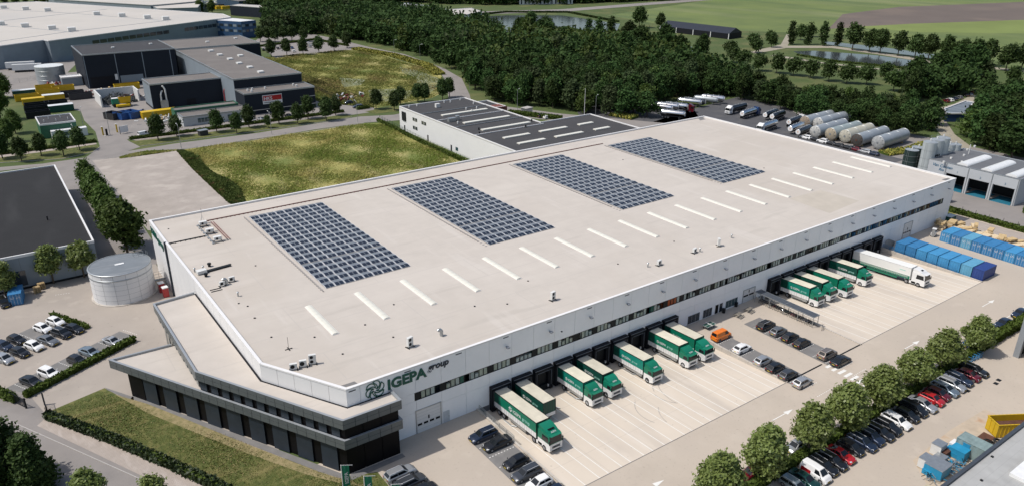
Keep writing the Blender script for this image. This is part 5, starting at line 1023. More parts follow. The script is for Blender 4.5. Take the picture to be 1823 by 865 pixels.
for x in (-4,-2.75,-1.5): axle(tk,x,1.25)
for s in (-1,1): b=MB(); b.box(3,3.15,s*.8-.07,s*.8+.07,0,1); b.build('landing_leg',M_steel,tk)
KT=snap_tree(tk)
M_tank_d=mat('tank_dark_steel',(.10,.11,.12),.2,.9,.1,1)
def tanker(px,py,deg,label,m=None,cabp=None,loc=None):
    x,y=loc or at(px,py,1.6); o=copy_tree(KT,label,'tank trailers behind the warehouse',(x,y,.02),math.radians(deg),{'polished_steel':m} if m else None)
    if cabp:
        c=thing('x','x','x'); cab(c,0,2.3,cabp,cabp,3.4); axle(c,.85,1.25); axle(c,-1.5,1.25); bb=MB(); bb.box(-2.4,.2,-.5,.5,.6,1.0); bb.build('tractor_chassis',M_chassis,c)
        for k in kids(c): k.parent=o; k.location.x+=5.9; 
        D.objects.remove(c); o.name='tank_truck'; o['category']='truck'
    return o
q=lambda x,y:(1150+x/7.292,150+y/7.292)
for x,y,dg,lab,m,cb in ((190,320,-62,'polished tank trailer at the far left of the tank row',None,None),(270,300,-62,'polished tank trailer second from the left',None,None),(345,400,-62,'tank trailer nearest the warehouse roof corner',None,None),(390,300,-62,'tank truck with dark red cab','',PC['dkred']),(570,245,-62,'tank trailer with white round end, farther left pair',None,None),(620,240,-62,'tank trailer right of the farther left pair',M_tank_d,None),(780,215,-62,'dull grey tank trailer at the wood edge',M_silo,None),(870,200,-62,'white ended tank trailer at the wood edge',None,None),
   (1200,320,184,'tank truck with white cab facing the camera left',M_tank_d,M_twhite),(1330,385,8,'tank truck with blue cab',None,PC['blue']),(1620,400,190,'dark tank trailer with white end, farther',M_tank_d,None),(1710,420,190,'dark tank trailer with white end, nearer',M_tank_d,None),(1600,545,188,'tank truck with white cab and dark blue tank nearest the roof edge',None,M_twhite)):
    if cb and dg==8: o=tanker(*q(x,y),8,lab,m,cb)
    else: o=tanker(*q(x,y),dg,lab,m or None,cb)
r8_=lambda x,y:(1320+x/3.604,200+y/3.604)
for x,y,dg,lab,m,cb in ((340,62,10,'dark tank truck with white cab beside the lying silos',M_tank_d,M_twhite),(350,105,190,'tank trailer with blue stripe and white end',None,None),(400,125,190,'dark tank trailer nearest the lying silos',M_tank_d,None)): tanker(*r8_(x,y),dg,lab,m,cb)
for c,gs in KT[1]:
    for g_ in gs: D.objects.remove(g_)
    D.objects.remove(c)
D.objects.remove(tk)
# ------------------------------------------------------------------ recycling company, upper left
t=hall('tall_dark_hall','tall anthracite hall with open gate and dark roof in the recycling yard',45.7,88.2,423.6,461,16.2,M_clad,M_roofdk,M_steel,pw=0)
for x in (.2,14,26.5,39.8): part_box(t,'pilaster',M_clad2,x,x+.35,-.12,0,0,15.8)
part_box(t,'gate_opening',M_black,1.6,12,-.05,.0,0,5.4); part_box(t,'gate_panel',M_clad,1.8,12,-.1,-.05,5.6,12); part_box(t,'grey_panel',M_clad2,15,25.5,-.1,-.02,1.5,5); part_box(t,'yard_sign',M_twhite,12.6,13.8,-.12,-.02,3.2,6)
for x,y in ((16,18),(35,22)): part_box(t,'roof_light',M_ac,x,x+1.5,y,y+1.5,16.2,16.8)
t=hall('rear_dark_hall','long dark hall with brown roof behind the tall recycling hall',91.7,137.5,439.5,478,13.6,M_clad,M_roofbr,M_steel)
for x,y in ((21,18),(39,25)): part_box(t,'roof_light',M_ac,x,x+1.8,y,y+1.8,13.6,14.2)
part_box(t,'flood_lamp',M_twhite,.1,.2,0,.1,0,1)
t=hall('grey_roof_hall','large dark hall with brown grey flat roof and five square roof lights',100.2,133.4,337,468,7.9,M_clad,M_roofbr,M_steel,pw=0) if 0 else hall('grey_roof_hall','large dark hall with brown grey flat roof and five square roof lights',91.8,122.3,336.4,438.5,13.1,M_clad2,M_roofbr,M_steel)
part_box(t,'front_cladding',M_clad,0.1,30.4,-.07,-.01,0,12.8)
for x,y in ((13.6,77),(14,66),(13.6,55.5),(13.3,43.5),(13.2,31),(26,72)): pass
for px,py in ((375.5,91),(391.5,98),(409.5,105.5),(426,113),(445,120),(464,128.5),(428,99.5)): p=at(px,py,13.4); b=MB(); b.box(p[0]-91.8-1.2,p[0]-91.8+1.2,p[1]-336.4-1.5,p[1]-336.4+1.5,13.1,13.8); b.build('roof_light',M_ac,t)
t=hall('sign_building','low dark building with red and white company sign facing the road',91.9,123,323.5,336.3,8.9,M_clad,M_roofbr,M_steel)
part_box(t,'sign_board',M_twhite,7.5,16.0,-.2,-.02,3.9,7.7); part_box(t,'sign_red_field',PC['red'],7.7,15.8,-.24,-.2,5.3,7.4); obj('lettering',text_mesh('recycler_sign','HKS',2.0,M_twhite,.03,0,.04),t,(8.0,-.27,5.55),FACE_MY); part_box(t,'sign_small_print',M_group,8.0,14.8,-.23,-.2,4.4,4.65)
for z in (1.6,5.0): part_box(t,'light_band',M_steel,0 if z<2 else 25,31.1,-.1,-.01,z,z+.3)
part_box(t,'window_band',M_tealglass,31.1,31.16,1,11.5,1,6.5); part_box(t,'window_band',M_glass,-.05,0,1,11.5,1.2,3.5)
for px,py in ((441,162),(449,160),(448,164),(472,158),(522,152),(528,154)): p=at(px,py,9); MB().cyl((p[0]-91.9,p[1]-323.5,8.8),(p[0]-91.9,p[1]-323.5,9.7),.45,n=8).build('roof_vent',M_ac,t)
t=hall('annex_hall','plain dark wall infill hall left of the signed building',92.5,133.4,336.4,367.2,7.6,M_clad,M_roofbr,M_steel) if 0 else None
t=hall('shear_shed','dark shed with brown roof and glazed side beside the scrap bay',61.8,91.7,356.4,372.5,10.9,M_clad,M_roofbr,M_steel)
part_box(t,'side_screen',M_clad2,-.12,-.02,.5,15.4,1,10.4); part_box(t,'gate_opening',M_black,14,18,-.05,0,0,3.2)
b=MB(); b.tube([(3.5,-1,3),(3.5,-1,6.2),(4.0,-.6,7.6),(4.6,-.2,7.9)],.35,8); b.tube([(5.6,-1,3),(5.6,-1,8.6),(5.1,-.6,9.8),(4.6,-.3,10.0)],.35,8); b.build('filter_pipe',M_ac,t); part_box(t,'filter_box',M_steel,3.0,6.0,-1.6,-.3,.8,4)
t=thing('loading_crane','red arm crane standing by the dark shed','crane',(91.5,353,0)); b=MB(); b.tube([(0,0,0),(0,0,5.5),(1.6,0,9.5),(.6,0,10.6)],.22,6); b.build('arm',PC['red'],t); part_box(t,'cabin',M_green,1,4,-1.2,1.2,0,3.6)
t=hall('low_office','low office with green roof edge, brown roof and blue green window band by the road',65,91.5,317.6,327,3.7,mat('office_grey',(.42,.44,.45),.6),M_roofbr,M_steel); 
for i in range(2):
    for k in range(6): part_box(t,'window_pane',M_tealglass,[5.6,17.5][i]+k*1.35,[5.6,17.5][i]+k*1.35+1.2,-.06,-.01,1.0,2.7)
x,y=64.3,327.2; t=hall('green_edge_hall','narrow shed roof with green fascia behind the low office',64.3,90,327.2,333.5,4.6,mat('green_fascia',(.03,.12,.07),.5),M_roofbr,MATS['green_fascia'])
t=hall('gate_house','gate house with green walls, dark roof with pipes and white extension by the yard gate',16.6,28.6,327.5,342.5,5.2,MATS['green_fascia'],M_roofdk,M_trim); part_box(t,'white_extension',M_white2,3,15,-3,0,0,3); part_box(t,'window_band',M_tealglass,4,9.5,-3.06,-3.0,1,2.3)
for i in range(5): MB().cyl((2+2*i,5+(i%2)*5,5.1),(2+2*i,5+(i%2)*5,6.1),.15,n=6).build('roof_pipe',M_ac,t)
cx,cy=33,452; t=thing('grey_tank','round grey steel tank with white lid in the recycling yard','tank',(cx,cy,0)); MB().cyl((0,0,0),(0,0,8.5),6.6,n=40).build('shell',M_silo,t); MB().cyl((0,0,8.5),(0,0,8.7),6.5,n=40).build('lid',M_twhite,t); b=MB(); [b.lathe([(6.62,z),(6.7,z+.05),(6.7,z+.15),(6.62,z+.2)],40,0) for z in (2,4.2,6.4)]; b.build('hoop',M_steel,t)
t=hall('white_shed','small white shed with blue grey front beside the grey tank',36,45,436,443,4.3,M_clad2,M_trim,M_trim)
# skips: open topped, ribbed
def skip(x,y,w,d,h,m,label,rot=0,open_=True,fill=M_rust,grp='skips in the recycling yard',name='open_skip'):
    t=thing(name,label,'skip',(x,y,0),rot,grp); b=MB(); th=.08
    b.box(0,w,0,th,.15,h); b.box(0,w,d-th,d,.15,h); b.box(0,th,th,d-th,.15,h); b.box(w-th,w,th,d-th,.15,h); b.box(0,w,0,d,.1,.2); b.build('tub',m,t)
    b=MB(); n=max(3,int(w/.6)); [b.box(w*i/n-.05,w*i/n+.05,-.07,0,.15,h) for i in range(1,n)]; [b.box(w*i/n-.05,w*i/n+.05,d,d+.07,.15,h) for i in range(1,n)]; b.box(-.06,w+.06,-.09,.0,h-.12,h); b.box(-.06,w+.06,d,d+.09,h-.12,h); b.box(-.08,0,0,d,h-.12,h); b.box(w,w+.08,0,d,h-.12,h); n=max(2,int(d/.8)); [b.box(-.07,0,d*i/n-.05,d*i/n+.05,.15,h) for i in range(1,n)]; b.build('rib',m,t)
    if open_: part_box(t,'load',fill,th,w-th,th,d-th,.2,h*.55)
    else: part_box(t,'cover',fill,-.02,w+.02,-.02,d+.02,h,h+.12)
    return t
z6=lambda x,y:(x/7.208,110+y/7.208)
sk_l=[(175,420,7,2.6,M_dkgreen,M_twhite,'dark green skip with white cover'),(470,350,6,2.6,M_yellow,M_rust,'yellow skip at the back of the skip rows'),(205,480,7,2.6,M_yellow,M_dark,'yellow rimmed dark skip in the left column'),(480,410,7,2.6,M_yellow,M_rust,'yellow brown skip in the second column'),(680,360,7,2.6,M_yellow,M_rust,'yellow edged skip at the back right'),(300,530,6.5,2.6,M_yellow,M_yellow,'stack of bright yellow lids on a skip'),(560,480,6.5,2.6,M_yellow,M_twhite,'yellow skip with white cover'),(330,590,7,2.6,M_dark,M_dark,'black skip in the left column'),(590,560,6.5,2.6,M_dark,M_dark,'black skip with white dots'),(330,640,7,2.6,M_dark,M_dark,'black skip second nearest in the left column'),(640,620,7,2.6,M_dkgreen,M_twhite,'green and yellow skip with white cover nearest the gate house'),(350,700,6.5,2.6,M_dark,M_chassis,'black skip next to the gate house'),(800,430,7,2.6,M_chassis,M_rust,'rusty dark skip in the right column'),(900,460,7,2.6,M_chassis,M_rust,'rusty low skip ending the right column')]
for x,y,w,d,m,f,lab in sk_l:
    px,py=z6(x,y); wx,wy=at(px,py+6); skip(wx,wy,w*1.35,d*1.4,2.8,m,lab,0,f not in (M_twhite,M_yellow),f)
q3=lambda x,y:(180+x/6.654,110+y/6.654)
for x,y,w,d,m,f,lab,rot in ((170,350,9,3,M_yellow,M_rust,'yellow skip below the open dark gate',0),(150,700,3.5,5,M_chassis,M_dark,'black skip nearest the gate lamp',.5),(250,700,4,5,M_bluesk,M_dark,'blue skip left of the second blue one',.4),(360,690,4,6,M_bluesk,M_dark,'blue skip beside the yellow container',.4),(500,690,11,3,M_yellow,M_yellow,'long yellow container with faded print near the road',.04),(130,295,9,4,M_rust,M_rust,'red brown scrap bin by the tall hall',0)):
    px,py=q3(x,y); wx,wy=at(px,py); skip(wx,wy,w*1.25,d*1.2,2.8,m,lab,rot,f is not M_yellow,f)
px,py=q3(40,545); wx,wy=at(px,py); t=thing('scrap_bay','concrete walled bay filled with dark scrap','storage bay',(wx-1,wy,0)); b=MB(); b.box(0,.6,0,18,0,5); b.box(.6,17,17.4,18,0,5); b.box(16.4,17,6,17.4,0,5); b.build('bay_wall',M_ac,t)
b=MB(); rr=random.Random(5)
for k in range(500): x,y=rr.uniform(2,15.5),rr.uniform(4,16.8); z=max(0,4.2*(1-abs(x-9)/8)*(.4+.6*(y/17)))*rr.random(); a=rr.random()*3; b.bar((x,y,z),(x+math.cos(a)*rr.uniform(.3,1.2),y+math.sin(a)*rr.uniform(.3,1.2),z+rr.uniform(-.2,.4)),rr.uniform(.1,.5),rr.uniform(.05,.4))
stuff(b.build('scrap_heap',mat('scrap_dark',(.05,.06,.06),.7,.2,.4,3),t))
px,py=q3(240,540); wx,wy=at(px,py); t=thing('wheel_loader','yellow dump body and green cab of a machine in front of the scrap bay','machine',(wx,wy,0)); b=MB(); b.add([(0,0,1.5),(4,0,1.5),(4,3,1.5),(0,3,1.5),(-.3,-.3,4.5),(4.5,-.3,4.5),(4.5,3.3,3.8),(-.3,3.3,3.8)],[(0,3,2,1),(0,1,5,4),(1,2,6,5),(2,3,7,6),(3,0,4,7)]); b.build('dump_body',M_yellow,t); part_box(t,'cab',M_green,-3.2,-.6,.2,2.6,1.2,3.8); part_box(t,'cab_roof',M_trim,-3.2,-.6,.2,2.6,3.8,3.95); [MB().cyl((x,y,.8),(x,y+.5,.8),.8,n=14).build('wheel',M_tyre,t) for x in (-2.4,3.4) for y in (-.1,2.4)]; part_box(t,'bumper',M_yellow,-2,3.5,-2.2,-.3,.5,1.3)
# big white logistics hall, blue office and far halls
t=thing('logistics_hall','vast white roofed logistics hall with grey blue walls in the upper left','building',(0,0,0)); P=[(-160,500),(16.6,513),(38.9,526.5),(40.7,521),(166.4,594),(168,620),(60,810),(-200,800)]
b=MB(); b.prism(P,0,12.3); b.build('wall',M_clad2,t); b=MB(); Q=inset(P if sum(P[i][0]*P[(i+1)%8][1]-P[(i+1)%8][0]*P[i][1] for i in range(8))>0 else P[::-1],.5); b.add([(x,y,12.36) for x,y in Q],[tuple(range(8))]); 
M_lroof=mat('logistics_roof',(.47,.44,.40),.85,0,.06,.04,space='world'); add_stain(M_lroof,(.38,.37,.355),.02,.5,.7,.6); b.build('roof',M_lroof,t)
b=MB(); PP=P
for i in range(8): b.bar((*P[i],12.45),(*P[(i+1)%8],12.45),.5,.5)
b.build('coping',M_trim,t)
p0,p1=Vector((40.7,521)),Vector((166.4,594)); d=(p1-p0).normalized(); o_=Vector((d.y,-d.x))*.12
for a,c,nn in ((.19,.62-.02,11),(.69,.955,9)):
    for i in range(nn): s=p0.lerp(p1,a+(c-a)*(i+.06)/nn)+o_; e=p0.lerp(p1,a+(c-a)*(i+.94)/nn)+o_; b=MB(); b.add([(*s,7.2),(*e,7.2),(*e,9.4),(*s,9.4)],[(0,1,2,3)]); b.build('window',M_glass,t)
b=MB()
for px0,py0,px1,py1 in ((0,38,130,24),(130,24,190,17),(-20,77,115,58),(0,17.5,125,24),(125,24,300,38),(-20,44,25,48),(25,48,130,58),(115,58,290,38)): a=at(px0,py0,12.4); c=at(px1,py1,12.4); b.bar((*a,12.42),(*c,12.42),.5,.1)
stuff(b.build('roof_seam',M_clad2,t))
for px,py in ((7,15.5),(46,18),(85,20.5),(172,27),(217,30),(262,33.5),(295,36),(2,45),(45,48.5),(93,52.5),(128,56)): x,y=at(px,py,12.4); part_box(t,'roof_vent',M_ac,x-2.2,x+2.2,y-2.5,y+2.5,12.3,14.8)
t=thing('blue_office','three storey blue office block with window bands at the corner of the logistics hall','building',(0,0,0)); P=[(165.8,567.9),(177.9,572.2),(168,595),(153,588)]
b=MB(); b.prism(P,0,11.6); b.build('wall',mat('office_blue',(.03,.075,.16),.5),t); b=MB(); b.prism(inset(P,.4),11.6,11.75); b.build('roof',M_trim,t)
for (a,c,nn) in ((Vector(P[3]),Vector(P[0]),6),(Vector(P[0]),Vector(P[1]),4)):
    d=(c-a).normalized(); o_=Vector((d.y,-d.x))*.1
    for z in (4.2,7.9):
        for i in range(nn): s=a.lerp(c,(i+.12)/nn)+o_; e=a.lerp(c,(i+.9)/nn)+o_; b=MB(); b.add([(*s,z),(*e,z),(*e,z+1.7),(*s,z+1.7)],[(0,1,2,3)]); b.build('window',M_glass if i%2 else M_clad2,t)
def farhall(name,label,pts,h,mw,mr,mc=M_steel,cat='building'):
    t=thing(name,label,cat,(0,0,0)); P=[at(x,y,h) for x,y in pts]
    a=sum(P[i][0]*P[(i+1)%len(P)][1]-P[(i+1)%len(P)][0]*P[i][1] for i in range(len(P))); P=P if a>0 else P[::-1]
    MB().prism(P,0,h).build('wall',mw,t); MB().prism(inset(P,.5),h,h+.06).build('roof',mr,t); b=MB(); n=len(P); [b.bar((*P[i],h+.1),(*P[(i+1)%n],h+.1),.5,.5) for i in range(n)]; b.build('coping',mc,t); return t
farhall('distant_hall','distant long hall with pale roof along the top edge, left',[(96,0),(268,10.5),(345,4),(362,-1),(300,-25),(60,-22)],9,M_clad2,M_lroof)
t=farhall('glazed_showroom','distant hall front with dark windows left of the parked lorries',[(280,16.5),(352,14.5),(362,1),(345,3.5),(270,11)],8,M_clad2,M_lroof)
farhall('dark_box_hall','dark ribbed box building with pale roof above the wood',[(409,10.8),(466,14.8),(482,11.5),(425,8.2)],8.5,M_clad,M_lroof)
farhall('distant_blue_hall','distant dark blue hall behind the parked lorries at the top edge',[(385,-4),(425,3),(520,-4),(470,-14)],9,mat('far_blue',(.03,.06,.10),.6),M_roofbr)
farhall('red_front_store','distant store with red sign at the top edge',[(470,-2),(600,3),(650,-8),(520,-14)],7,PC['red'],M_lroof)
farhall('glass_house_farm','low pale building with red roof edge inside the wood',[(706,9),(742,17.5),(782,21.5),(800,18.5),(775,13),(722,6)],4,M_ac,mat('far_mixed_roof',(.32,.32,.32),.8,0,.3,.1),M_clad2)
farhall('pale_flat_house','pale flat roofed house between the trees',[(795,18),(800,27.5),(832,27),(858,21),(838,15)],5,M_ac,M_lroof)
farhall('white_greenhouse','white flat building amid the trees beside the pond',[(852,74),(905,80),(912,72),(870,67)],3.5,M_trim,M_trim)
t=farhall('striped_factory','distant white and dark striped factory at the top edge',[(925,-5),(1020,-6),(1010,-16),(915,-18)],8,M_white2,M_lroof); a=Vector(at(925,-5,8)); c=Vector(at(1020,-6,8))
for i in range(14): q=a.lerp(c,(i+.3)/14); w=a.lerp(c,(i+.62)/14); b=MB(); b.add([(q.x,q.y-.2,.5),(w.x,w.y-.2,.5),(w.x,w.y-.2,7.6),(q.x,q.y-.2,7.6)],[(0,1,2,3)]); b.build('dark_panel',M_clad,t)
t=thing('barn','long black barn with pitched dark roof beside the pond field','barn',(0,0,0)); A=[(463.4,372.5),(483.5,376.2),(503.5,447),(468,442)]
x0,y0=463.4,373.; wv=Vector((20,3.2)); lv=(Vector((458.6,420))-Vector((463.4,373)))*1.35
P=[Vector((x0,y0)),Vector((x0,y0))+wv*.9,Vector((x0,y0))+wv*.9+lv,Vector((x0,y0))+lv]; M_barn=mat('barn_roof',(.02,.024,.035),.6,0,.1,.3)
MB().prism([tuple(p) for p in P],0,4).build('wall',M_black,t); r0=(P[0]+P[1])/2; r1=(P[3]+P[2])/2
b=MB(); b.add([(*P[0],4),(*P[1],4),(*P[2],4),(*P[3],4),(*r0,7.5),(*r1,7.5)],[(0,4,5,3),(1,2,5,4),(0,1,4),(3,5,2)]); b.build('roof',M_barn,t)
for i in range(5): q=P[0].lerp(P[3],i/4); b=MB(); b.bar((q.x-.3,q.y,0),(q.x-.3,q.y,4),.5); b.build('post',M_trim,t)
# right edge: blue sheds and red roofed farm
farhall('blue_shed','long shed with blue front and striped pale roof between the trees',[(1681,195),(1719,181),(1733,183),(1719,203),(1684,203)],3.5,mat('shed_blue',(.015,.04,.12),.5),mat('striped_roof',(.16,.19,.22),.7,0,.5,1.2,stretch=(.5,1,.05)),M_trim)
farhall('striped_shed','shed with dark roof and pale stripes at the right edge',[(1772,206),(1823,188),(1900,165),(1900,240),(1823,216)],5,M_clad2,MATS['striped_roof'],M_trim)
farhall('red_roof_farm','farm building with red tiled roof at the right edge',[(1768,164),(1784,152),(1850,155),(1850,170),(1800,172)],6,M_ac,mat('red_tiles',(.16,.05,.045),.8,0,.2,.5),M_rust)
farhall('grey_farm_house','grey stone house left of the red roof',[(1749,162),(1758,156),(1770,160),(1766,170),(1747,170)],7,mat('grey_stone',(.18,.17,.16),.9),M_roofdk,M_clad2)
# foreground roof, bottom right
rz=8.; yR=30.9; t=thing('near_roof_building','grey flat roof with dark edge and white roof light in the bottom right corner','building',(60,-10,0))
MB().box(0,110,0,yR+10,0,rz-.3).build('wall',M_clad2,t); M_nroof=mat('near_roof',(.36,.36,.35),.9,0,.08,.3,space='world'); add_stain(M_nroof,(.28,.28,.27),.5,.5,.7,.5); add_joints(M_nroof,6.5,1.05,(.27,.27,.26),.03,0,.5,.5)
MB().box(.3,109.6,.3,yR+9.7,rz-.3,rz-.25).build('roof',M_nroof,t); b=MB(); b.box(0,110,yR+9.55,yR+10,rz-.3,rz+.1); b.box(0,.4,0,yR+9.55,rz-.3,rz+.1); b.build('parapet',mat('parapet_dark',(.05,.06,.075),.5),t)
p=at(1797,843,rz); MB().box(p[0]-60,p[0]-60+9,p[1]+10-5.5,p[1]+10,rz-.25,rz+.25).build('roof_light',M_twhite,t)
for px,py in ((1767,810),(1748,852)): p=at(px,py,rz); part_box(t,'roof_drain',M_dark,p[0]-60-.15,p[0]-60+.15,p[1]+10-.15,p[1]+10+.15,rz-.25,rz-.1)
t=thing('portal_building','grey steel portal corner of a building at the right edge','building',(149.5,30,0)); b=MB(); b.box(0,.9,14.2,15.2,0,9.5); b.box(0.9,30,14.6,15.2,3.6,9.5); b.box(0,30,0,14.2,8.8,9.5); b.build('portal_frame',mat('portal_grey',(.26,.28,.30),.5,.1,.05,.5),t); MB().box(.9,30,14.5,14.58,0,3.6).build('gate',M_dark,t); 
# ------------------------------------------------------------------ scrap corner by that roof
t=skip(120.2,35.3,7.5,2.6,2.5,M_yellow,'yellow open skip with rust brown inside near the bottom right roof',math.radians(-8),True,M_rust,'skip near the bottom right','yellow_skip'); t.rotation_euler=(0,0,math.radians(-60)); t.location=(119.3,37.6,0)
t.location=(121.2,37.2,0); t.rotation_euler=(0,0,math.radians(-20)); 
t.rotation_euler=(0,0,math.radians(-31)); t.location=(120.1,35.3,0)
sheet('rust_slab',[(99,31),(99,34.5),(104,40),(116.5,40.5),(127,40),(127,31)],.008,mat('pale_slab',(.46,.38,.29),.9,0,.2,.4,space='world')); 
add_stain(MATS['pale_slab'],(.36,.20,.10),.4,.55,.7,.7)
tag(MB().box(-1.6,1.6,-.9,.9,.02,.08).build('rusty_plate',M_rust),'flat rust brown steel plate lying beside the yellow skip','steel plate').location=(118.6,36.2,0)
for i,(px,py) in enumerate(((1758,786),(1764,789),(1775,785))):
    x,y=at(px,py); t=thing('car_tyre','black tyre lying on the slab beside the yellow skip','tyre',(x,y,.02),0,'loose tyres near the skip'); b=MB(); b.lathe([(.3,0),(.55,0),(.6,.1),(.55,.25),(.3,.25)],16,0); b.build('tread',M_tyre,t)
s7=lambda x,y:(1640+x/6.41,730+y/6.41)
M_bl=mat('machine_blue',(.02,.24,.42),.5,0,.15,.8)
def crate(px,py,w,d,h,m,label,cat,top=None,rot=0,name='machine_box',z=0.):
    x,y=at(*s7(px,py)); t=thing(name,label,cat,(x,y,z),rot); b=MB(); b.box(0,w,0,d,.12,h); b.build('body',m,t); b=MB(); b.box(-.03,w+.03,-.03,d+.03,h,h+.07); b.build('lid',top or m,t); b=MB(); b.box(.05,.25,0,d,0,.12); b.box(w-.25,w-.05,0,d,0,.12); b.build('skid',M_wood,t); return t
crate(200,545,1.9,1.5,1.9,M_ac,'grey white cabinet at the front of the scrap corner','cabinet',M_steel)
crate(470,600,3.0,2.2,1.6,M_bl,'large bright blue steel box in the scrap corner','machine box'); crate(520,540,1.3,1.0,2.2,M_bl,'smaller blue box beside the large blue one','machine box')
crate(330,525,1.5,1.0,.9,M_bl,'low blue box between cabinet and large blue box','machine box'); crate(390,560,1.6,1.2,.8,M_bl,'flat blue box stack in the middle of the scrap corner','machine box'); crate(360,470,1.6,.8,1.2,M_ac,'white topped blue bench behind the cabinet','bench',M_trim)
crate(60,700,2.0,1.5,1.7,M_ac,'grey cabinet at the left end of the scrap corner','cabinet',M_steel); crate(210,820,3.0,2.6,1.8,M_bl,'blue steel box cut by the roof edge','machine box',M_steel); crate(90,765,1.8,1.2,.8,M_bl,'blue machine base with white pipes','machine'); crate(230,640,1.7,1.5,1.0,M_steel,'grey metal sheet stack','sheet stack'); crate(270,560,1.5,1.0,1.0,M_rust,'brown board crate behind the grey sheets','crate')
for i,(px,py) in enumerate(((300,700),(380,650),(580,440),(440,620),(110,780))):
    x,y=at(*s7(px,py)); b=MB(); rr=random.Random(i)
    for k in range(26): a=rr.random()*6.28; q=Vector((rr.uniform(-1,1),rr.uniform(-.7,.7),rr.uniform(.05,.8))); b.bar(q,q+Vector((math.cos(a),math.sin(a),rr.uniform(-.3,.3)))*rr.uniform(.5,1.3),.07,.07,k%3)
    o=b.build('scrap_pile',[M_steel,M_bl,M_dark]); o.location=(x,y,0); tag(o,('tangle of grey and blue pipes next to the brown crate','pipe scrap in front of the large blue box','dark steel brackets in front of the grey green container','pale pipes beside the flat blue boxes','white and blue pipe bits at the left blue box')[i],'scrap pile')
# ------------------------------------------------------------------ foliage
def leaf_arrays(lobes,n,size,seed,up=.3,flat=1.,clump=9,spread=.95,jit=.75):
    if clump>1:
        m=n//clump; C=leaf_arrays(lobes,m,0,seed,up,flat,1).reshape(-1,4,3).mean(1); R=np.random.default_rng(seed+77); rm=float(np.mean([l[3] for l in lobes])); c0=np.average(np.array([l[:3] for l in lobes]),axis=0); out=C-c0; out/=np.linalg.norm(out,axis=1)[:,None]
        C=C+out*(R.random(len(C))**3*rm*.55)[:,None]
        P=np.repeat(C,clump,0)+R.normal(size=(len(C)*clump,3))*size*spread*np.array([1,1,.7]); d=np.repeat(out,clump,0); m=len(P); nrm=d*.8+R.normal(size=(m,3))*jit+np.array([0,0,up]); nrm/=np.linalg.norm(nrm,axis=1)[:,None]; t=np.cross(nrm,R.normal(size=(m,3))); t/=np.linalg.norm(t,axis=1)[:,None]; b=np.cross(nrm,t); s=size*(.5+.9*R.random(m))[:,None]
        return np.stack([P-t*s*.5-b*s*.32,P+t*s*.5-b*s*.32,P+t*s*.62+b*s*.34,P-t*s*.42+b*s*.38],1).reshape(-1,3)
    R=np.random.default_rng(seed); c=np.array([l[:3] for l in lobes]); r=np.array([l[3] for l in lobes]); w=r**2/np.sum(r**2); k=R.choice(len(r),n*2,p=w)
    d=R.normal(size=(n*2,3)); d/=np.linalg.norm(d,axis=1)[:,None]; d[:,2]=np.where(d[:,2]<-.75,-d[:,2],d[:,2]); rad=r[k]*(.62+.42*R.random(n*2)**.6); P=c[k]+d*rad[:,None]*np.array([1,1,flat])
    D_=np.linalg.norm(P[:,None,:]-c[None],axis=2)/r[None]; D_[np.arange(n*2),k]=9; keep=D_.min(1)>.62; P=P[keep][:n]; d=d[keep][:n]; m=len(P)
    nrm=d+R.normal(size=(m,3))*.55+np.array([0,0,up]); nrm/=np.linalg.norm(nrm,axis=1)[:,None]; t=np.cross(nrm,R.normal(size=(m,3))); t/=np.linalg.norm(t,axis=1)[:,None]; b=np.cross(nrm,t); s=size*(.6+.8*R.random(m))[:,None]
    V=np.stack([P-t*s*.5-b*s*.32,P+t*s*.5-b*s*.32,P+t*s*.62+b*s*.34,P-t*s*.42+b*s*.38],1).reshape(-1,3); return V
def quads_mesh(name,V,m):
    n=len(V)//4; me=D.meshes.new(name); me.vertices.add(len(V)); me.vertices.foreach_set('co',V.ravel().astype(np.float32)); me.loops.add(len(V)); me.loops.foreach_set('vertex_index',np.arange(len(V),dtype=np.int32)); me.polygons.add(n); me.polygons.foreach_set('loop_start',np.arange(n,dtype=np.int32)*4); me.polygons.foreach_set('loop_total',np.full(n,4,dtype=np.int32)); me.update(calc_edges=True); me.materials.append(m); return me
def lobes_round(R,H,base,nl,seed,rs=.42,tall=1.):
    g=random.Random(seed); L=[(0,0,base+(H-base)*.5,R*.62)]
    for i in range(nl):
        a=g.random()*6.283; z=g.random(); pr=math.sin(PI*(.14+.84*z))**.8*(1.12-.3*z); L.append((R*(1-rs)*pr*math.cos(a)*g.uniform(.5,1),R*(1-rs)*pr*math.sin(a)*g.uniform(.5,1),base+(H-base)*(.14+.74*z),R*rs*g.uniform(.7,1.15)))
    return L
def trunk_mesh(name,h,r,H,R,seed,nb=5):
    g=random.Random(seed); b=MB(); b.cyl((0,0,-.1),(g.uniform(-.1,.1),g.uniform(-.1,.1),h),r,r*.7,n=8)
    for i in range(nb):
        a=g.random()*6.28; z=h+(H-h)*g.uniform(.35,.75); rr=R*g.uniform(.3,.7); m_=(rr*.35*math.cos(a),rr*.35*math.sin(a),h+(z-h)*.5); b.cyl((0,0,h-.2),m_,r*.55,r*.35,n=6); b.cyl(m_,(rr*math.cos(a),rr*math.sin(a),z),r*.35,r*.1,n=5)
    b.cyl((0,0,h-.1),(0,0,H*.8),r*.7,r*.15,n=6); return b.mesh(name,M_bark)
def species(H,R,base,nl,n,size,m,seed,rs=.42,nv=3,nb=5,r=None):
    out=[]
    for v in range(nv): out.append((quads_mesh('crown',leaf_arrays(lobes_round(R,H,base,nl,seed+v,rs),n,size,seed+v),m),trunk_mesh('trunk',base+.4,r or H*.025,H,R,seed+v,nb)))
    return out
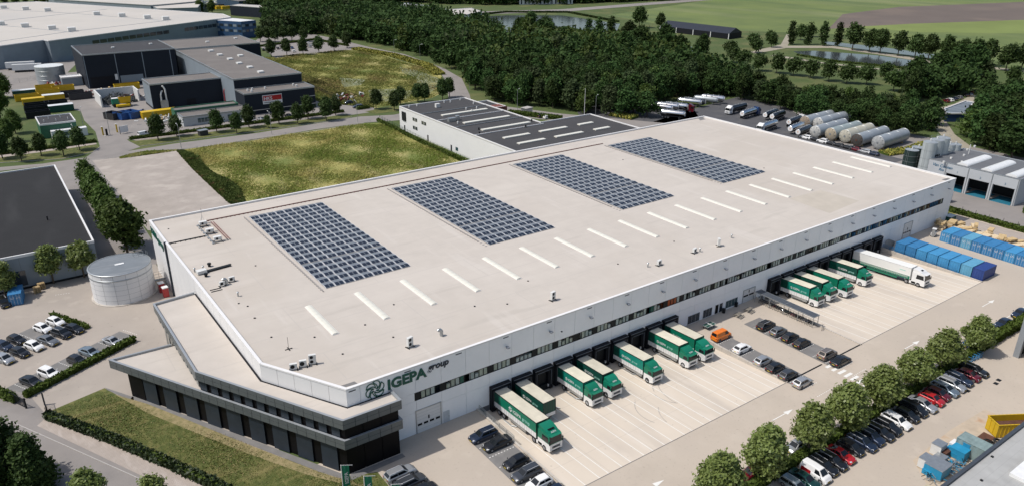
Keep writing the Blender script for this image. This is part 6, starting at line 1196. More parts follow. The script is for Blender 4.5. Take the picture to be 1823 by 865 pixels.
SP=dict(plane=species(8.8,3.45,1.9,34,9500,.36,M_leafb,10,.27,6,7),
        street=species(8.2,2.6,2.0,16,3200,.42,M_leafm,30,.42,3),
        yardtree=species(9.2,3.0,2.6,18,5200,.42,M_leafb,40,.36,3),
        broad=species(11,3.9,2.0,20,5000,.5,M_leaf,50,.38,3),
        wood=species(11,4.3,1.2,15,1700,.68,M_leafd,60,.40,7,3,.25), woods=species(11.5,4.6,1.2,15,1700,.68,M_leafs,70,.40,3,3,.25), woodl=species(10.5,4.5,1.2,14,1700,.68,M_leaf,80,.40,3,3,.25), big=species(19,7.5,2.5,26,4200,.85,M_leafd,120,.34,3,5),
        row=species(15,5.0,3.5,20,2400,.85,M_leafm,90,.36,3), orchard=species(8.5,4.0,2.2,14,1200,.8,M_leafm,100,.4,3))
def poplar(H,R,m,seed):
    g=random.Random(seed); L=[(g.uniform(-.3,.3)*R,g.uniform(-.3,.3)*R,1.5+(H-2.2)*i/12,R*(.55+.45*math.sin(PI*(i+1.5)/14.5))*g.uniform(.8,1.1)) for i in range(13)]
    return (quads_mesh('crown',leaf_arrays(L,1500,.7,seed),m),trunk_mesh('trunk',2,.22,H,R*.3,seed,1))
SP['poplar']=[poplar(15,2.0,M_leafd,110+i) for i in range(3)]
SP['conifer']=[]
for v in range(2):
    g=random.Random(v); L=[(g.uniform(-.2,.2),g.uniform(-.2,.2),1.5+i*.72,2.8*(1-i/15)**.8+.3) for i in range(13)]
    L+=[(2.2*(1-i/14)*math.cos(i*2.4),2.2*(1-i/14)*math.sin(i*2.4),1.8+i*.62,1.3*(1-i/20)) for i in range(13)]
    SP['conifer'].append((quads_mesh('crown',leaf_arrays(L,8500,.42,v+5),M_leafm),trunk_mesh('trunk',2.2,.25,11,1,v,2)))
tn=[0]
def tree(sp,x,y,label,group,sc=1.,name='tree',cat='tree',parts=True,zsc=None):
    tn[0]+=1; cr,tr=SP[sp][tn[0]%len(SP[sp])]; a=random.random()*6.28
    t=thing(name,label,cat,(x,y,0),a,group); t.scale=(sc,sc,zsc or sc); obj('crown',cr,t)
    if parts: obj('trunk',tr,t)
    return t
g='plane trees along the long hedge'
for i,(x,y) in enumerate(((144.7,49.9),(132.6,50.3),(121.7,50),(111.5,50),(101.1,50),(92.0,50.1),(81.4,50.2),(71.5,50.3))):
    tree('plane',x,y,'leafy bright green plane tree, %s from the right in the row above the parked cars'%ordn(i,8),g,[.86,.95,.95,1,1.02,1.0,1.03,1.0][i],'plane_tree')
g='trees beside the round white tank'
for x,y,l,sc in ((4.9,183.6,'light green tree left of two before the dark roofed hall',.95),(11.0,183.3,'light green tree right of two, touching the round white tank',.95),(-4.3,180.8,'light green tree cut by the left picture edge',.9)): tree('yardtree',x,y,l,g,sc,'yard_tree')
g='trees between the dark roofed hall and the gravel lot'
for i,(x,y) in enumerate(((21.2,250),(21.6,241),(21.6,233),(21.8,225),(21.5,216.5),(21.0,208),(22.2,198),(21.6,191))): tree('broad',x,y,'dense round tree, %s from the road beside the dark roofed hall'%ordn(i,8),g,[.85,.75,.88,.78,.92,.85,1.0,1.2][i],'broadleaf_tree')
g='dark trees at the lower left edge'
for i,(px,py,s,sc) in enumerate(((50,822,'conifer',.85),(5,800,'conifer',.9),(152,858,'yardtree',.75),(268,866,'yardtree',.7),(-30,830,'conifer',1.0))): x,y=at(px,py,5); tree(s,x,y,('dark pointed tree at the lower left beside the street','dark pointed tree cut by the lower left edge','low leafy tree crown at the bottom edge beside the dark pointed tree','small leafy crown poking in at the bottom edge over the pavement','dark tree mostly outside the lower left corner')[i],g,sc,'street_tree')
g='small round trees along the industrial road'
STP=[(39,288),(74,277.6),(113.7,278),(142.4,268),(282,249.6),(315,243),(386,235.6),(421.8,237.8),(443.5,227.6),(477.7,228.5),(497,221),(530.4,221),(548.5,212),(581,215.6),(597.5,206),(669.7,195),(702,197),(713,187),(744,182),(756,182),(788,178),(800,174),(5,283)]
for i,(px,py) in enumerate(STP): x,y=at(px,py); tree('street',x,y,'dark round headed street tree, %s from the left along the industrial road'%ordn(i,23) if px>10 else 'round street tree cut by the left edge beside the industrial road',g,[1.0,.92,1.05,1.0,1.15,.95,1.05,.95,1.05,.62,1.1,.98,1.15,1.15,.98,1.05,.98,.98,1,1,1.15,1.1,1.1][i],'street_tree')
g='round trees in the far car park'
for i,(px,py) in enumerate(((483,101.7),(511,100),(540,98),(568,95),(595,92.8),(618,86),(464,75),(478,75),(490,76),(505,73),(520,73),(541,75))): x,y=at(px,py); tree('street',x,y,'round tree of the far car park, %s row, %s from the left'%('front' if i<6 else 'back',ordn(i%6,6)),g,1.25,'street_tree')
g='large trees along the canal'
for i,(px,py) in enumerate(((1517,90),(1547,93),(1566,96),(1598,100),(1628,104),(1652,107),(1683,109),(1707,114),(1733,117),(1757,118),(1790,127),(1818,124),(1845,128))): x,y=at(px,py); tree('row',x,y,'large green tree of the straight canal row, %s from the left'%ordn(i,13),g,[1.15,1,1,1,1,1,1,1,1,1,1.05,1,1][i],'canal_tree')
g='loose trees in the orchard strip'
for i,(px,py) in enumerate(((1322,120),(1350,127),(1382,131),(1412,135),(1442,139),(1475,145),(1507,149),(1542,151),(1575,143),(1615,150),(1590,163),(1800,152),(1305,112),(1340,85),(1373,85),(1300,100),(1345,95))): x,y=at(px,py); tree('orchard',x,y,'spreading tree in the grass strip below the long pond, %s from the left'%ordn(i,17),g,random.uniform(.95,1.15),'meadow_tree')
for px,py,sp,sc,l in ((1047,78,'poplar',1.05,'leftmost of three slim poplars before the pond'),(1066,73,'poplar',1.05,'middle of three slim poplars before the pond'),(1087,73,'poplar',1.1,'rightmost of three slim poplars before the pond'),(1407,80,'poplar',1.0,'slim tree leftmost of four near the farm track'),(1438,80,'poplar',.95,'slim tree second of four near the farm track'),(1464,82,'poplar',1.05,'slim tree third of four near the farm track'),(1491,83,'poplar',1.0,'slim tree rightmost of four near the farm track')): x,y=at(px,py); tree(sp,x,y,l,'slim poplars',sc,'poplar_tree')
for px,py,sp,sc,l in ((1138,50,'row',1.15,'big willow at the end of the upper pond'),(1175,52,'row',.8,'round tree right of the big willow'),(1425,72,'orchard',1.1,'pale bush tree between two slim trees'),(1443,66,'orchard',.9,'thin tree behind the slim trees'),(843,60,'woodl',1.3,'yellow green tree standing out of the wood'),(1370,78,'orchard',.9,'single tree left of the track bend')): x,y=at(px,py); tree(sp,x,y,l,'single trees in the far fields',sc,'field_tree')
for px,py,sc,l in ((925,78,.9,'big dark tree before the left part of the upper pond'),(945,82,1.1,'tallest dark tree before the upper pond'),(972,84,1.05,'big dark tree left of the pond peninsula'),(1003,92,.8,'rounded tree beside the sandy pond path'),(1118,92,.95,'dark copper tree right of the three poplars'),(1140,104,1.05,'large dark tree below the big willow'),(1110,118,1.0,'large dark tree in the middle of the wood'),(1180,110,1.1,'large dark tree left of the black barn'),(1205,118,.95,'large tree at the near corner of the black barn'),(1250,100,.7,'round tree in front of the black barn'),(1625,172,.95,'large dark tree left of the farm yard cars'),(1662,160,1.0,'large dark tree behind the farm yard cars'),(1700,152,1.05,'large drooping dark tree behind the farm yard'),(1728,150,1.0,'large dark tree before the grey stone house')):
    x,y=at(px,py); tree('big',x,y,l,'big dark trees around the ponds',sc,'big_tree')
for px,py,sc,l in ((8,175,1.0,'large tree at the left picture edge beside the skip rows'),(2,215,1.1,'large leafy tree at the left edge above the road'),(28,238,.8,'leafy tree left of the gate house'),(14,255,.8,'leafy tree at the left edge behind the street trees'),(10,12,1.2,'dark round tree at the top left corner'),(30,9,1.2,'second dark tree in the top left corner'),(48,8,1.2,'third dark tree behind the logistics hall'),(66,8,1.2,'fourth dark tree behind the logistics hall'),(80,8,1.2,'fifth dark tree behind the logistics hall'),(94,9,1.2,'tree at the left end of the distant hall'),(357,24,1.0,'dark tree before the distant showroom'),(378,24,1.0,'dark tree beside the parked lorries'),(448,18,1.0,'dark tree behind the dark box building'),(485,9,1.0,'pointed dark tree left on the top edge'),(500,9,1.0,'pointed dark tree right on the top edge')):
    x,y=at(px,py); tree('broad',x,y,l,'trees of the upper left',sc,'edge_tree')
# the wood: single trees where they can be told apart, the rest one mass
def inpoly(x,y,P):
    c=False; j=len(P)-1
    for i in range(len(P)):
        if (P[i][1]>y)!=(P[j][1]>y) and x<(P[j][0]-P[i][0])*(y-P[i][1])/(P[j][1]-P[i][1])+P[i][0]: c=not c
        j=i
    return c
WOOD=[[(470,68),(560,61),(610,69),(690,83),(760,104),(815,128),(845,160),(880,183),(960,193),(1060,206),(1140,214),(1160,205),(1150,192),(1200,178),(1290,172),(1330,182),(1380,192),(1430,214),(1500,222),(1560,232),(1610,248),(1650,238),(1672,222),(1650,206),(1590,206),(1560,202),(1500,192),(1430,183),(1380,174),(1330,160),(1290,142),(1240,126),(1200,108),(1150,98),(1110,90),(1060,88),(1030,90),(1000,82),(960,80),(905,88),(890,70),(838,58),(810,52),(770,38),(740,34),(690,32),(640,24),(560,26),(480,30)],
      [(1712,262),(1735,232),(1740,215),(1760,215),(1830,225),(2000,240),(2000,320),(1823,290)],[(1740,182),(1775,190),(1900,178),(2000,240),(1823,216),(1770,205),(1735,200)],[(1600,176),(1645,160),(1665,150),(1740,146),(1755,155),(1720,168),(1660,184),(1620,184)],
      [(452,24),(640,16),(700,12),(735,6),(860,10),(1000,9),(1100,5),(1320,-4),(1320,-14),(1100,-6),(900,-4),(452,6)]]
pts=[]; g=random.Random(3)
for wi,P in enumerate(WOOD):
    W_=[at(x,y) for x,y in P]; xs_=[p[0] for p in W_]; ys_=[p[1] for p in W_]; st=6.9 if wi<4 else 10
    nx=int((max(xs_)-min(xs_))/st); ny=int((max(ys_)-min(ys_))/st)
    for i in range(nx+1):
        for j in range(ny+1):
            x=min(xs_)+st*(i+.5*(j%2))+g.uniform(-2.2,2.2); y=min(ys_)+st*j+g.uniform(-2.2,2.2)
            if inpoly(x,y,W_) and not (185<x<262 and y<262 and y<180+ (x-185)*1.1 and wi==0 and False): pts.append((x,y,wi))
pts=[p for p in pts if -60<topx(p[0],p[1],8)[0]<1890 and topx(p[0],p[1],0)[1]>-14]
pts.sort(key=lambda p:p[0]**2+p[1]**2)
def wsp(x,y):
    v=math.sin(x*.021+1)+math.sin(y*.017+.5*x*.01); r=g.random()
    return 'woodl' if (v>1.0 and r<.4) or r<.07 else 'woods' if (v<-.9 and r<.35) or r>.95 else 'wood'
near=pts[:285]
for i,(x,y,wi) in enumerate(near):
    s=wsp(x,y); right=x>300
    qx,qy=topx(x,y); zone='along the north road' if qx<700 else 'at the bend of the north road' if qx<880 else 'behind the tall white pole' if qx<1090 else 'left of the tank trailers' if qx<1180 else 'above the tank trailers' if qx<1400 else 'above the lying silos'
    lab={'wood':'dark green tree in the dense wood','woodl':'lighter green tree in the dense wood','woods':'grey green tree in the dense wood'}[s]+(' right of the washing hall' if wi in (1,2) else ' by the farm yard cars' if wi==3 else ' '+zone)
    tree(s,x,y,lab,{'wood':'dark trees of the wood','woodl':'lighter trees of the wood','woods':'grey green trees of the wood'}[s]+(' right of the washing hall' if wi in (1,2) else ' by the farm yard' if wi==3 else ' '+zone),g.uniform(.85,1.25)*(1.2 if wi in (1,2) else .85 if qx>1330 else 1),'woodland_tree',zsc=g.uniform(.85,1.3)*(.78 if qx>1330 and wi==0 else 1.05))
far=pts[285:]
for s,m in (('wood',M_leafd),('woodl',M_leaf),('woods',M_leafs)):
    Vs=[]; src=[leaf_arrays(lobes_round(4.5,11,1.2,11,900+k,.42),330,1.35,900+k) for k in range(4)]
    for (x,y,wi) in far:
        if wsp(x,y)!=s: continue
        a=g.random()*6.28; ca,sa=math.cos(a),math.sin(a); v=src[g.randrange(4)]; k=g.uniform(.85,1.3)*(1.25 if wi==4 else 1); zz=k*g.uniform(.85,1.25); Vs.append(np.stack([(v[:,0]*ca-v[:,1]*sa)*k+x,(v[:,0]*sa+v[:,1]*ca)*k+y,v[:,2]*zz],1))
    if Vs: stuff(obj('distant_wood',quads_mesh('distant_wood',np.concatenate(Vs),m)),'far part of the wood merging into one %s mass'%{'wood':'dark green','woodl':'mid green','woods':'grey green'}[s],'wood')
print('TREES',len(pts),'near',len(near))
# hedges
def hedge(label,pts_,w,h,n=55,size=.22,name='hedge',m=None,grp=None,post=None):
    t=thing(name,label,'hedge',(0,0,0),0,grp); Vs=[]; R=np.random.default_rng(len(label)); b=MB()
    for p,q in zip(pts_[:-1],pts_[1:]):
        p=np.array(p);q=np.array(q); L=np.linalg.norm(q-p); u=(q-p)/L; o=np.array([-u[1],u[0]]); N_=int(L*(w+2*h)*n*.35); s=R.random(N_)*L; per=R.random(N_)*(w+2*h); lat=np.where(per<h,-w/2,np.where(per<h+w,per-h-w/2,w/2)); z=np.where(per<h,per,np.where(per<h+w,h,per-h-w)); lat=lat+R.normal(size=N_)*.07; z=z+R.normal(size=N_)*.07
        P=np.stack([p[0]+u[0]*s+o[0]*lat,p[1]+u[1]*s+o[1]*lat,np.abs(z)],1); nr=R.normal(size=(N_,3)); nr/=np.linalg.norm(nr,axis=1)[:,None]; t_=np.cross(nr,R.normal(size=(N_,3))); t_/=np.linalg.norm(t_,axis=1)[:,None]; bb=np.cross(nr,t_); k=size*(.6+.8*R.random(N_))[:,None]; Vs.append(np.stack([P-t_*k-bb*k*.6,P+t_*k-bb*k*.6,P+t_*k+bb*k*.6,P-t_*k+bb*k*.6],1).reshape(-1,3))
        b.bar((*p,h*.47),(*q,h*.47),w*.86,h*.9)
    obj('foliage',quads_mesh('foliage',np.concatenate(Vs),m or M_hedge),t); b.build('inner_twigs',M_hedge,t)
    if post:
        d,hh=post
        for p,q in zip(pts_[:-1],pts_[1:]):
            p=Vector(p);q=Vector(q);L=(q-p).length; k=int(L/d)
            for i in range(k+1): r=p.lerp(q,i/max(1,k)); MB().box(r.x-.04,r.x+.04,r.y-.04,r.y+.04,0,hh).build('fence_post',M_dark,t)
    return t
hedge('long clipped hedge beneath the plane trees',[(60,49.9),(149.5,49.9)],1.3,1.25,45,.2); hedge('higher clipped hedge right of the last plane tree',[(149.6,49.9),(175,49.9)],1.5,1.7,45,.2)
l6=lambda x,y:at(x/4.806,540+y/4.806)
hedge('long low hedge between the left car park and the entrance drive',[l6(215,805),l6(1150,318)],1.1,1.05,50,.2); hedge('short hedge with pointed end at the far corner of the left car park',[l6(445,105),l6(755,215)],.9,.8,60,.18)
hedge('hedge with wire fence left of the entrance gate',[l6(-150,720),l6(140,845)],1.0,1.5,50,.2,post=(1.6,1.9))
hedge('long dark hedge grown through a post fence in front of the lawn',[at(84,742),at(200,785),at(300,828),at(440,893)],1.2,1.15,60,.2,post=(1.9,1.9),m=mat('hedge_dark',(.035,.055,.016),.6,0,.3,1.2,col2=(.02,.034,.010),trans=.1))
hedge('hedge along the washing company forecourt behind the timber stacks',[(221.2,60),(221.2,100)],1.6,1.2,45,.22,post=(3.5,2.3)); hedge('clipped hedge at the right edge beside the washing hall drive',[(233,72),(238,79.5),(238.5,60)],1.5,1.1,45,.22)
hedge('row of shrubs on the right of the washing hall',[(241.5,81),(241.5,60)],1.5,1.6,45,.22)
hedge('low dark hedge left along the industrial road verge',[at(0,276),at(113,262),at(172,253)],1.2,1.0,30,.25); hedge('low dark hedge in front of the recycling offices',[at(231,249),at(300,241),at(460,220),at(612,200)],1.2,1.0,30,.25); hedge('hedge behind the long white building by the road',[at(905,203),at(1000,214)],2.5,1.6,30,.25)
hedge('dark hedge stub at the meadow entrance',[at(635,196),at(657,193)],1.5,1.2,30,.25); None; hedge('hedge around the far car park',[at(462,84),at(560,72),at(620,83)],1.5,1.2,30,.25)
hedge('yellow flowering weed bank along the north road',[at(632,88),at(700,100),at(760,118),at(783,134)],6,1.0,22,.4,m=M_yweed,name='weed_bank'); None; None; None
hedge('dry reed fringe on the near bank of the upper pond',[at(1005,50),at(1055,62)],5,.8,16,.4,m=M_leaf,name='reed_bank'); hedge('grassy bank strip on the left of the upper pond',[at(800,32),at(900,23),at(1010,23),at(1100,40)],3,1.2,14,.4,m=M_leafd,name='reed_bank'); hedge('reeds between long pond and orchard',[at(1420,99),at(1480,110),at(1560,118),at(1660,127)],2.5,.8,14,.4,m=M_leaf,name='reed_bank'); hedge('rough growth beside the lying silos',[(262,136),(276,133),(290,134)],5,.8,16,.3,m=M_yweed,name='weed_bank'); hedge('wild growth at the end of the tank trailer row',[at(1090,205),at(1130,212)],6,1,16,.35,m=M_yweed,name='weed_bank')
# grass tufts: far too many to count
def tufts(name,poly,n,h,m,label,seed,wid=.3):
    R=np.random.default_rng(seed); A=np.array(poly); lo,hi=A.min(0),A.max(0); out=[]
    while sum(len(o) for o in out)<n:
        q=lo+R.random((n,2))*(hi-lo); inside=np.zeros(len(q),bool); j=len(A)-1
        for i in range(len(A)):
            c=((A[i,1]>q[:,1])!=(A[j,1]>q[:,1]))&(q[:,0]<(A[j,0]-A[i,0])*(q[:,1]-A[i,1])/(A[j,1]-A[i,1]+1e-9)+A[i,0]); inside^=c; j=i
        out.append(q[inside])
    q=np.concatenate(out)[:n]; a=R.random(n)*6.28; hh=h*(.3+R.random(n)**2*1.1)*(.6+.5*np.sin(q[:,0]*.25)*np.sin(q[:,1]*.17)); w=wid*(.6+R.random(n)); lean=R.normal(size=(n,2))*.25+np.array([.35,-.15])
    dx,dy=np.cos(a)*w,np.sin(a)*w; P=np.stack([q[:,0],q[:,1],np.zeros(n)],1); top=P+np.stack([lean[:,0]*hh*1.4,lean[:,1]*hh*1.4,hh],1); o=np.stack([dx,dy,0*dx],1)
    V=np.stack([P-o,P+o,top+o*.5,top-o*.5],1).reshape(-1,3); return stuff(obj(name,quads_mesh(name,V,m)),label,'grass')
M_straw=mat('straw_grass',(.44,.385,.15),.9,0,.3,.12,space='world',col2=(.22,.24,.06),trans=.35,spec=.1); add_stain(M_straw,(.115,.175,.028),.04,.44,.56,.9,None,33); add_stain(M_straw,(.52,.46,.25),.13,.58,.7,.7,(.4,1,.4),12)
tufts('meadow_grass',[at(*q) for q in ((318,269),(648,221),(700,222),(722,240),(835,285),(890,330),(420,398),(412,361))],90000,.55,M_straw,'tall dry meadow grass between road and warehouse',1,.17)
M_straw2=mat('far_straw',(.27,.25,.085),.9,0,.3,.05,space='world',col2=(.13,.17,.04),trans=.35,spec=.1); add_stain(M_straw2,(.24,.16,.08),.035,.5,.62,.75,(.2,1,.5),5)
tufts('far_meadow_grass',[(129,462),(146,474),(205,476),(216,468),(213,420),(215,375),(203,352),(189,322),(175,312),(144,307),(128,330)],60000,.55,M_straw2,'rough grass of the far meadow',2,.4)
M_lt=mat('lawn_blades',(.115,.125,.03),.9,0,.3,.9,space='world',col2=(.065,.09,.018),trans=.3,spec=.1); add_stain(M_lt,(.28,.22,.10),.30,.52,.68,.6,(1.08,.35,1.6))
tufts('lawn_blades',[at(*q) for q in ((90,733),(186,696),(236,718),(440,794),(601,852),(668,842),(700,880),(600,960),(420,878),(380,853))],26000,.09,M_lt,'mown lawn grass with dry patches in front of the office wing',4,.10)
M_dry=mat('dry_grass',(.38,.30,.17),.9,0,.3,.6,space='world',col2=(.34,.26,.12),trans=.2,spec=.1)
tufts('dry_grass_strip',[at(*q) for q in ((206,700),(262,716),(330,742),(440,788),(560,834),(648,862),(640,868),(540,838),(440,802),(330,758),(262,730))],7000,.05,M_dry,'strip of dry straw coloured grass along the office wing',8,.14)
tufts('pale_weeds',[at(*q) for q in ((604,140),(650,142),(642,152),(612,156))],9000,.3,M_weed,'pale flowering weeds in the middle of the far meadow',9,.35)
tufts('pale_weeds',[at(*q) for q in ((655,163),(700,158),(735,163),(725,176),(680,182),(660,176))],11000,.3,M_weed,'pale flowering weeds behind the round trees',10,.35)
tufts('pale_weeds',[at(*q) for q in ((712,120),(745,128),(780,140),(782,150),(765,168),(748,160),(740,140),(716,130))],11000,.3,M_weed,'pale flowering weeds along the north road bend',11,.35)
M_scrub=mat('scrub_leaf',(.10,.13,.035),.8,0,.3,.3,space='world',col2=(.05,.075,.02),trans=.25,spec=.1); add_stain(M_scrub,(.20,.11,.06),.25,.56,.66,.8,None,6)
tufts('scrub_border',[at(*q) for q in ((314,268),(326,267),(352,288),(392,315),(424,340),(440,362),(424,368),(408,362),(380,336),(345,303),(328,284))],26000,1.0,M_scrub,'rough weedy scrub between the gravel lot and the meadow',21,.3)
tufts('grass_fringe',[at(*q) for q in ((214,283),(315,269),(318,266),(250,272),(212,280))],3000,.5,M_straw,'grassy fringe along the far edge of the gravel lot',22,.25)
tufts('lawn_weeds',[at(*q) for q in ((90,738),(186,700),(236,724),(440,804),(560,850),(700,880),(600,960),(420,878),(380,853))],9000,.12,M_dry,'dry blades mixed into the lawn',23,.06)
for i,(px,py,n,m0,lab) in enumerate(((178,167,60,0,'red brown scrap heap at the foot of the tall dark hall'),(205,164,50,1,'pale mixed scrap heap before the grey wall panel'),(222,176,40,0,'rusty scrap heap beside the scrap bay'),(243,205,40,2,'dark machinery scrap by the filter pipes'),(290,215,30,1,'pale scrap and pallets in front of the dark shed'),(106,152,40,0,'brown scrap strip along the grey shed'),(620,178,14,0,'orange and brown bits behind the signed building'),(630,172,12,1,'pale stored parts behind the signed building'))):
    x,y=at(px,py); b=MB(); rr=random.Random(i)
    for k in range(n): qx,qy=rr.gauss(0,3.4),rr.gauss(0,1.6); a=rr.random()*6.3; b.bar((qx,qy,rr.uniform(0,1.6)),(qx+math.cos(a)*rr.uniform(.5,2.4),qy+math.sin(a)*rr.uniform(.5,2),rr.uniform(.1,1.9)),rr.uniform(.2,.9),rr.uniform(.2,.8),rr.randrange(3))
    o=b.build('scrap_heap',[[M_rust,mat('scrap_red',(.18,.03,.025),.7),M_ac],[M_ac,M_steel,M_wood],[M_dark,M_steel,M_bluesk]][m0]); o.location=(x,y,0); tag(o,lab,'scrap heap'); o['kind']='stuff'
# ------------------------------------------------------------------ street furniture
lm=thing('street_lamp','x','street lamp'); MB().cyl((0,0,0),(0,0,8),.11,.07,n=8).build('pole',M_steel,lm); b=MB(); b.tube([(0,0,8),(.2,0,8.5),(.8,0,8.8),(1.5,0,8.85)],.05,6); b.build('arm',M_steel,lm); MB().box(1.4,2.1,-.15,.15,8.8,8.95).build('lamp_head',M_ac,lm); LT=snap_tree(lm)
for i,(px,py,rot,lab) in enumerate(((323,265,1.6,'street lamp on the near kerb between gravel lot and meadow'),(138,267,1.6,'street lamp left of the recycling yard gate'),(484,240,1.6,'street lamp on the near kerb before the round trees'),(637,218,1.6,'street lamp at the white building end of the meadow'),(921,195,.5,'street lamp behind the long white building'),(1060,207,.5,'street lamp right of the tall white pole'),(702,96,-1,'lamp by the wood on the north road, farthest'),(748,105,-1,'lamp by the wood on the north road, second farthest'),(804,122,-1,'lamp by the wood on the north road bend'),(836,160,-1,'lamp at the lower end of the north road'),(196,240,1.2,'tall lamp in the middle of the recycling yard entrance'),(150,232,1.2,'tall thin lamp left in the recycling yard'))):
    x,y=at(px,py); copy_tree(LT,lab,'street lamps',(x,y,0),rot)
for c,gs in LT[1]: D.objects.remove(c)
D.objects.remove(lm)
x,y=at(1040,208); t=thing('flag_pole','tall plain white pole beside the road behind the warehouse','pole',(x,y,0)); MB().cyl((0,0,0),(0,0,12),.12,.07,n=8).build('mast',M_trim,t)
def flag(px,py,label,h=5.2):
    x,y=at(px,py); t=thing('banner_flag',label,'flag',(x,y,0),math.radians(-10),'green banner flags on the lawn'); MB().cyl((0,0,0),(0,0,h),.05,n=8).build('pole',M_trim,t); b=MB(); n=8
    P=[(.06+1.0*i/n,.10*math.sin(i*1.3)) for i in range(n+1)]; b.add([(a,c,1.3+.5*a*0) for a,c in P]+[(a,c,h-.1-.45*(a/1.4)) for a,c in P],[(i,i+1,n+2+i,n+1+i) for i in range(n)],0,True); b.build('cloth',M_green,t); MB().bar((0,0,h-.03),(1.6,0,h-.03-.5),.05).build('arm',M_trim,t)
    obj('lettering',text_mesh('flag_lettering','IGEPA',.72,M_twhite,.006,0,.01),t,(.85,-.14,1.9),Matrix.Rotation(-PI/2,3,'Y').to_4x4().to_euler() if 0 else (PI/2,-PI/2,0)); return t
flag(612,880,'green banner with white lettering before the office corner'); flag(652,900,'second green banner at the bottom edge'); flag(700,915,'top of a third green banner at the bottom edge by the parked cars')
# gates at the lower left entrance
def gate(label,p,q,h=1.7,post=True):
    p=Vector(p);q=Vector(q); t=thing('entrance_gate',label,'gate',(p.x,p.y,0),math.atan2(q.y-p.y,q.x-p.x)); L=(q-p).length; b=MB(); b.bar((0,0,.15),(L,0,.15),.08); b.bar((0,0,h),(L,0,h),.08); b.build('rail',M_dark,t)
    for i in range(int(L/.16)): MB().box(i*.16,i*.16+.03,-.015,.015,.15,h).build('gate_bar',M_dark,t)
    b=MB(); b.box(-.12,.12,-.12,.12,0,h+.25); b.box(L-.12,L+.12,-.12,.12,0,h+.25); b.build('gate_post',M_dark,t)
gate('black sliding gate standing open left of the entrance',at(22,714),at(47,726)); gate('short black gate frame at the start of the lawn hedge',at(80,720),at(87,743),2.1)
# bicycle shelter
sh=thing('bicycle_shelter','long bicycle shelter with flat grey roof between warehouse and far yard','shelter',(127.7,73.6,0))
b=MB(); b.box(0,1.9,0,6.9,2.32,2.42); b.box(0,1.9,7.0,14.3,2.32,2.42); b.build('roof',mat('shelter_roof',(.07,.08,.095),.5,0,.1,1),sh); b=MB(); b.box(-.05,0,-.05,14.35,2.25,2.45); b.box(1.9,1.95,-.05,14.35,2.25,2.45); b.box(0,1.9,-.05,0,2.25,2.45); b.box(0,1.9,14.3,14.35,2.25,2.45); b.box(0,1.9,6.9,7.0,2.25,2.45); b.build('roof_edge',M_steel,sh)
for y in (.1,3.6,7,10.6,14.2):
    for x in (.05,1.85): MB().box(x-.05,x+.05,y-.05,y+.05,0,2.3).build('post',M_steel,sh)
b=MB(); [b.bar((1.7,0,z),(1.7,14.2,z),.05) for z in (.5,1.0)]; b.build('rail',M_steel,sh)
bk=thing('bicycle','x','bicycle')
def ring(b,cx,cz,r,t=.025,n=18,m=0):
    for i in range(n): a0,a1=2*PI*i/n,2*PI*(i+1)/n; b.bar((cx+r*math.cos(a0),0,cz+r*math.sin(a0)),(cx+r*math.cos(a1),0,cz+r*math.sin(a1)),t,t,m)
for cx in (-.52,.52):
    b=MB(); ring(b,cx,.34,.32,.045); b.build('wheel',M_tyre,bk)
b=MB(); b.bar((-.52,0,.34),(-.1,0,.32),.035); b.bar((-.1,0,.32),(-.22,0,.85),.035); b.bar((-.52,0,.34),(-.2,0,.75),.03); b.bar((-.2,0,.75),(.36,0,.85),.04); b.bar((-.1,0,.32),(.36,0,.78),.04); b.bar((.52,0,.34),(.34,0,1.0),.035); b.bar((-.75,0,.72),(-.3,0,.72),.06,.03); b.build('frame',M_paint,bk)
b=MB(); b.bar((.30,-.28,1.02),(.30,.28,1.02),.035); b.build('handlebar',M_dark,bk); b=MB(); b.box(-.34,-.1,-.08,.08,.88,.95); b.build('saddle',M_black,bk); BT=snap_tree(bk)
cols=['black','dkgrey','navy','black','grey','black','dkred','black','dkgrey','black','black','dkgreen','black','dkred','dkred','black','black','dkgrey','silver','navy','black','grey']
for i in range(22):
    y=86.9-.6*i; copy_tree(BT,'%s bicycle beneath the grey shelter roof, %s from the warehouse'%(CW[cols[i]],ordn(i,22)),'bicycles under the shelter',(128.6,y,0),(random.uniform(-.12,.12),0,random.uniform(-.1,.1)),{'car_paint':PC[cols[i]]},(1.05,1.05,1.05))
copy_tree(BT,'single pale bicycle beside the low wall right of the shelter','bicycles under the shelter outside',(128.9,72.2,0),.5,{'car_paint':PC['silver']})
for c,gs in BT[1]: D.objects.remove(c)
D.objects.remove(bk)
# trolleys beside the plane tree
for i in range(4):
    t=thing('luggage_trolley','blue metal trolley frame by the last parked car, %s from it'%ordn(i,4),'trolley',(140.6+1.0*i,48.6-.1*i,0),.1,'blue trolleys under the tree'); b=MB()
    for x in (0,.8):
        for y in (0,1.3): b.bar((x,y,0),(x,y,1.0),.05)
    for z in (.2,.95): b.bar((0,0,z),(.8,0,z),.05); b.bar((0,1.3,z),(.8,1.3,z),.05); b.bar((0,0,z),(0,1.3,z),.05); b.bar((.8,0,z),(.8,1.3,z),.05)
    b.build('frame',M_cont[1],t); part_box(t,'tray',M_steel,.05,.75,.05,1.25,.2,.24)
